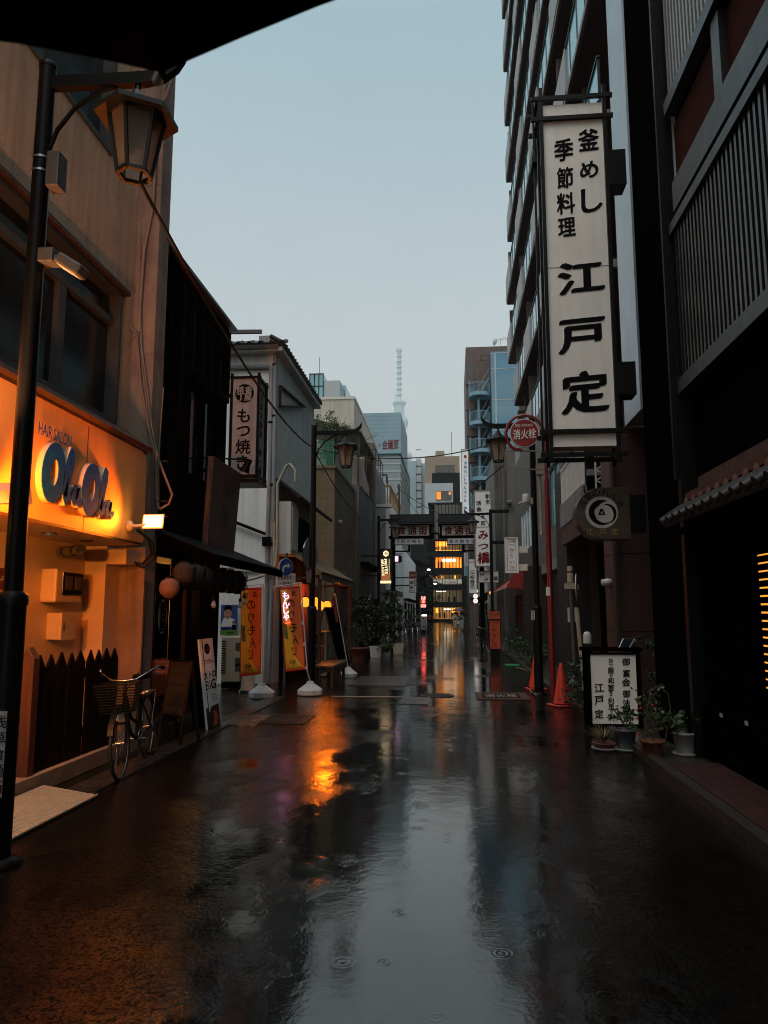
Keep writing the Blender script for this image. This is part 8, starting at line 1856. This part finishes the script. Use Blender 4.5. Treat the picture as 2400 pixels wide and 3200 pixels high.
def rider(x, y, rz, shirt, label, blab, ulab, umb_rad=.55):
    o = thing('person', label, 'person', (x, y, 0)); c_, s_ = math.cos(rz), math.sin(rz)
    def W(a, b, z): return (x + a * c_ - b * s_, y + a * s_ + b * c_, z)
    fw = V((s_, -c_, 0))
    c = V(W(0, .58, 1.50)); hm = head(o, c, fw)
    ver = [W(0, .74, .93), W(0, .70, 1.08), W(0, .64, 1.26), W(0, .62, 1.34), W(0, .60, 1.42), W(0, .58, 1.50), W(0, .58, 1.57), W(.15, .62, 1.29), W(.24, .48, 1.08), W(.27, .30, 1.02), W(-.15, .62, 1.29), W(-.24, .5, 1.12), W(-.16, .38, 1.32),
           W(.08, .70, .88), W(.10, .42, .66), W(.10, .58, .30), W(.10, .48, .12), W(-.08, .70, .88), W(-.10, .48, .76), W(-.10, .56, .48), W(-.10, .46, .42)]
    ed = [(0, 1), (1, 2), (2, 3), (3, 4), (4, 5), (5, 6), (2, 7), (7, 8), (8, 9), (2, 10), (10, 11), (11, 12), (0, 13), (13, 14), (14, 15), (15, 16), (0, 17), (17, 18), (18, 19), (19, 20)]
    ra = [.13, .12, .13, .06, .05, .085, .075, .055, .042, .03, .055, .042, .03, .085, .065, .045, .035, .085, .065, .045, .035]
    hand_fingers(ver, ed, ra, 9, fw, (0, 0, 1)); hand_fingers(ver, ed, ra, 12, fw + Z_ * .3, (0, 0, 1))
    skin_body('body', ver, ed, ra, 'skin', o, 1)
    mb = MB(); mb.tube([ver[0], ver[1], ver[2], V(ver[3]) - Z_ * .01], [.155, .15, .17, .09], 14)
    for s in (7, 10): mb.tube([ver[s], V(ver[s]).lerp(V(ver[s + 1]), .75)], [.085, .065], 10)
    mb.build('shirt', shirt, o)
    mb = MB(); mb.tube([ver[0], ver[13], ver[14], V(ver[14]).lerp(V(ver[15]), .8)], [.14, .105, .085, .06], 12); mb.tube([ver[0], ver[17], ver[18], V(ver[18]).lerp(V(ver[19]), .8)], [.14, .105, .085, .06], 12); mb.build('trousers', 'ink', o)
    copy_tree(BK, (x, y, 0), blab, rz, 'ridden bicycles')
    u = bpy.data.objects[-1]
    umbrella('umbrella', ulab, W(-.12, .5, 1.88), umb_rad, .2, 'umb_black', W(-.16, .36, 1.28))
rider(P(1365, 1958, Z=0).x, 72.5, R(40), 'shirt_red', 'person in an orange-red shirt on a bicycle under a black umbrella', 'bicycle ridden by the person in the orange-red shirt', 'black umbrella over the rider in the orange-red shirt')
rider(P(1345, 1953, Z=0).x - .1, 77.5, R(70), 'shirt_grey', 'person in pale grey on a bicycle beside the lit end of the lane', 'bicycle ridden by the person in pale grey', 'black umbrella tilted over the rider in pale grey')
# the copies of the near bicycle keep its lean out of the way
for ob_ in bpy.data.objects:
    if ob_.get('group') == 'ridden bicycles': ob_.rotation_euler.x = 0; ob_.rotation_euler.y = 0

# ------------------------------------------------------------------ overhead cables
def cable(label, pts, r=.012):
    mb = MB(); mb.tube(pts, r, 6); return tag(mb.build('overhead_cable', 'cable'), label, 'cable')
la = P(438, 570, Y=4.63)
cable('black cable running from the salon lamp lantern to the second street lamp', catenary(la, P(980, 1400, Y=15.0), .30), .015)
cable('black cable crossing the lane between the second lamp and the lamp by the hydrant sign', catenary((-2.87, 15.0, P(980, 1400, Y=15).z), (1.62, 14.75, P(1560, 1350, Y=14.75).z + .02), .38), .012)
cable('sagging black cable from the second street lamp to the third', catenary((-2.87, 15.05, P(983, 1405, Y=15).z), (-2.98, 29.8, P(1175, 1625, Y=29.8).z), .55), .014)
cable('thin black cable from the wire post to the corner office', catenary(P(1255, 1534, Y=52), P(1430, 1607, Y=125), .8), .03)
cable('thin wire slanting down beside the pale blue building', catenary(P(1272, 1560, Y=58), P(1330, 1620, Y=110), .3), .02)
o = thing('wire_post', 'short post bristling with insulators by the yellow balcony', 'post', (-3.7, 50, 5)); c = P(1247, 1535, Y=50); mb = MB(); mb.cyl((c.x, 50, c.z - 2.5), (c.x, 50, c.z + .5), .05, n=8); mb.build('post', 'black_metal', o); mb = MB()
for k in range(10): mb.bar(c, c + V((random.uniform(-.3, .3), random.uniform(-.3, .3), random.uniform(-.5, .5))), .03)
mb.build('insulators', 'grey_metal', o)

# ------------------------------------------------------------------ the umbrella overhead
UC = V((.05, .15, CAM_H + .401)); un = V((-.413, -.427, 1)).normalized(); apex = UC + un * .25
UM = thing('umbrella', 'black umbrella canopy held overhead, cutting across the sky and the salon roof', 'umbrella', tuple(UC))
tips = []
a0 = math.atan2(.40, -.29)
for k in range(8):
    a = a0 + k * math.pi / 4; x, y = .494 * math.cos(a), .494 * math.sin(a); tips.append(V((UC.x + x, UC.y + y, UC.z + .413 * x + .427 * y)))
mb = MB(); T = [0, .2, .4, .6, .8, 1]; S = 6; vs = []; N = 8 * S
for t in T:
    for k in range(8):
        for j in range(S):
            w_ = j / S; p = tips[k].lerp(tips[(k + 1) % 8], w_); inn = (UC - p) * (.06 * math.sin(w_ * math.pi)) * t
            q = apex.lerp(p + inn, t) + un * (.10 * math.sin(t * math.pi)); vs.append(q)
mb.add(vs, [(i * N + k, i * N + (k + 1) % N, (i + 1) * N + (k + 1) % N, (i + 1) * N + k) for i in range(5) for k in range(N)], True)
cn = mb.build('canopy', 'umb_black', UM, flip=False); cn.modifiers.new('solid', 'SOLIDIFY').thickness = .002
mb = MB(); mb.cyl(apex + un * .05, UC - un * .62, .006, n=8); mb.build('shaft', 'black_metal', UM)
mb = MB()
for k in range(8): mb.tube([apex.lerp(tips[k], t) + un * (.10 * math.sin(t * math.pi) - .006) for t in T], .002, 5)
mb.build('ribs', 'black_metal', UM)
mb = MB()
for k in range(8): d_ = (tips[k] - UC).normalized(); mb.tube([tips[k], tips[k] + d_ * .014], .0045, 8)
mb.build('rib_tip', 'white_plastic', UM)

# ------------------------------------------------------------------ rain haze
hz = MB(); hz.box(-1550, 1550, -55, 2550, -1.2, 690)
hm_ = bpy.data.materials.new('rain_haze'); hm_.use_nodes = True; n_ = hm_.node_tree; n_.nodes.clear()
ho = n_.nodes.new('ShaderNodeOutputMaterial'); pv_ = n_.nodes.new('ShaderNodeVolumePrincipled')
pv_.inputs['Color'].default_value = (.90, .97, 1, 1); pv_.inputs['Density'].default_value = HAZE; pv_.inputs['Anisotropy'].default_value = .3
n_.links.new(pv_.outputs[0], ho.inputs['Volume'])
h_ = hz.build('haze', hm_, kind='stuff'); h_.display_type = 'WIRE'
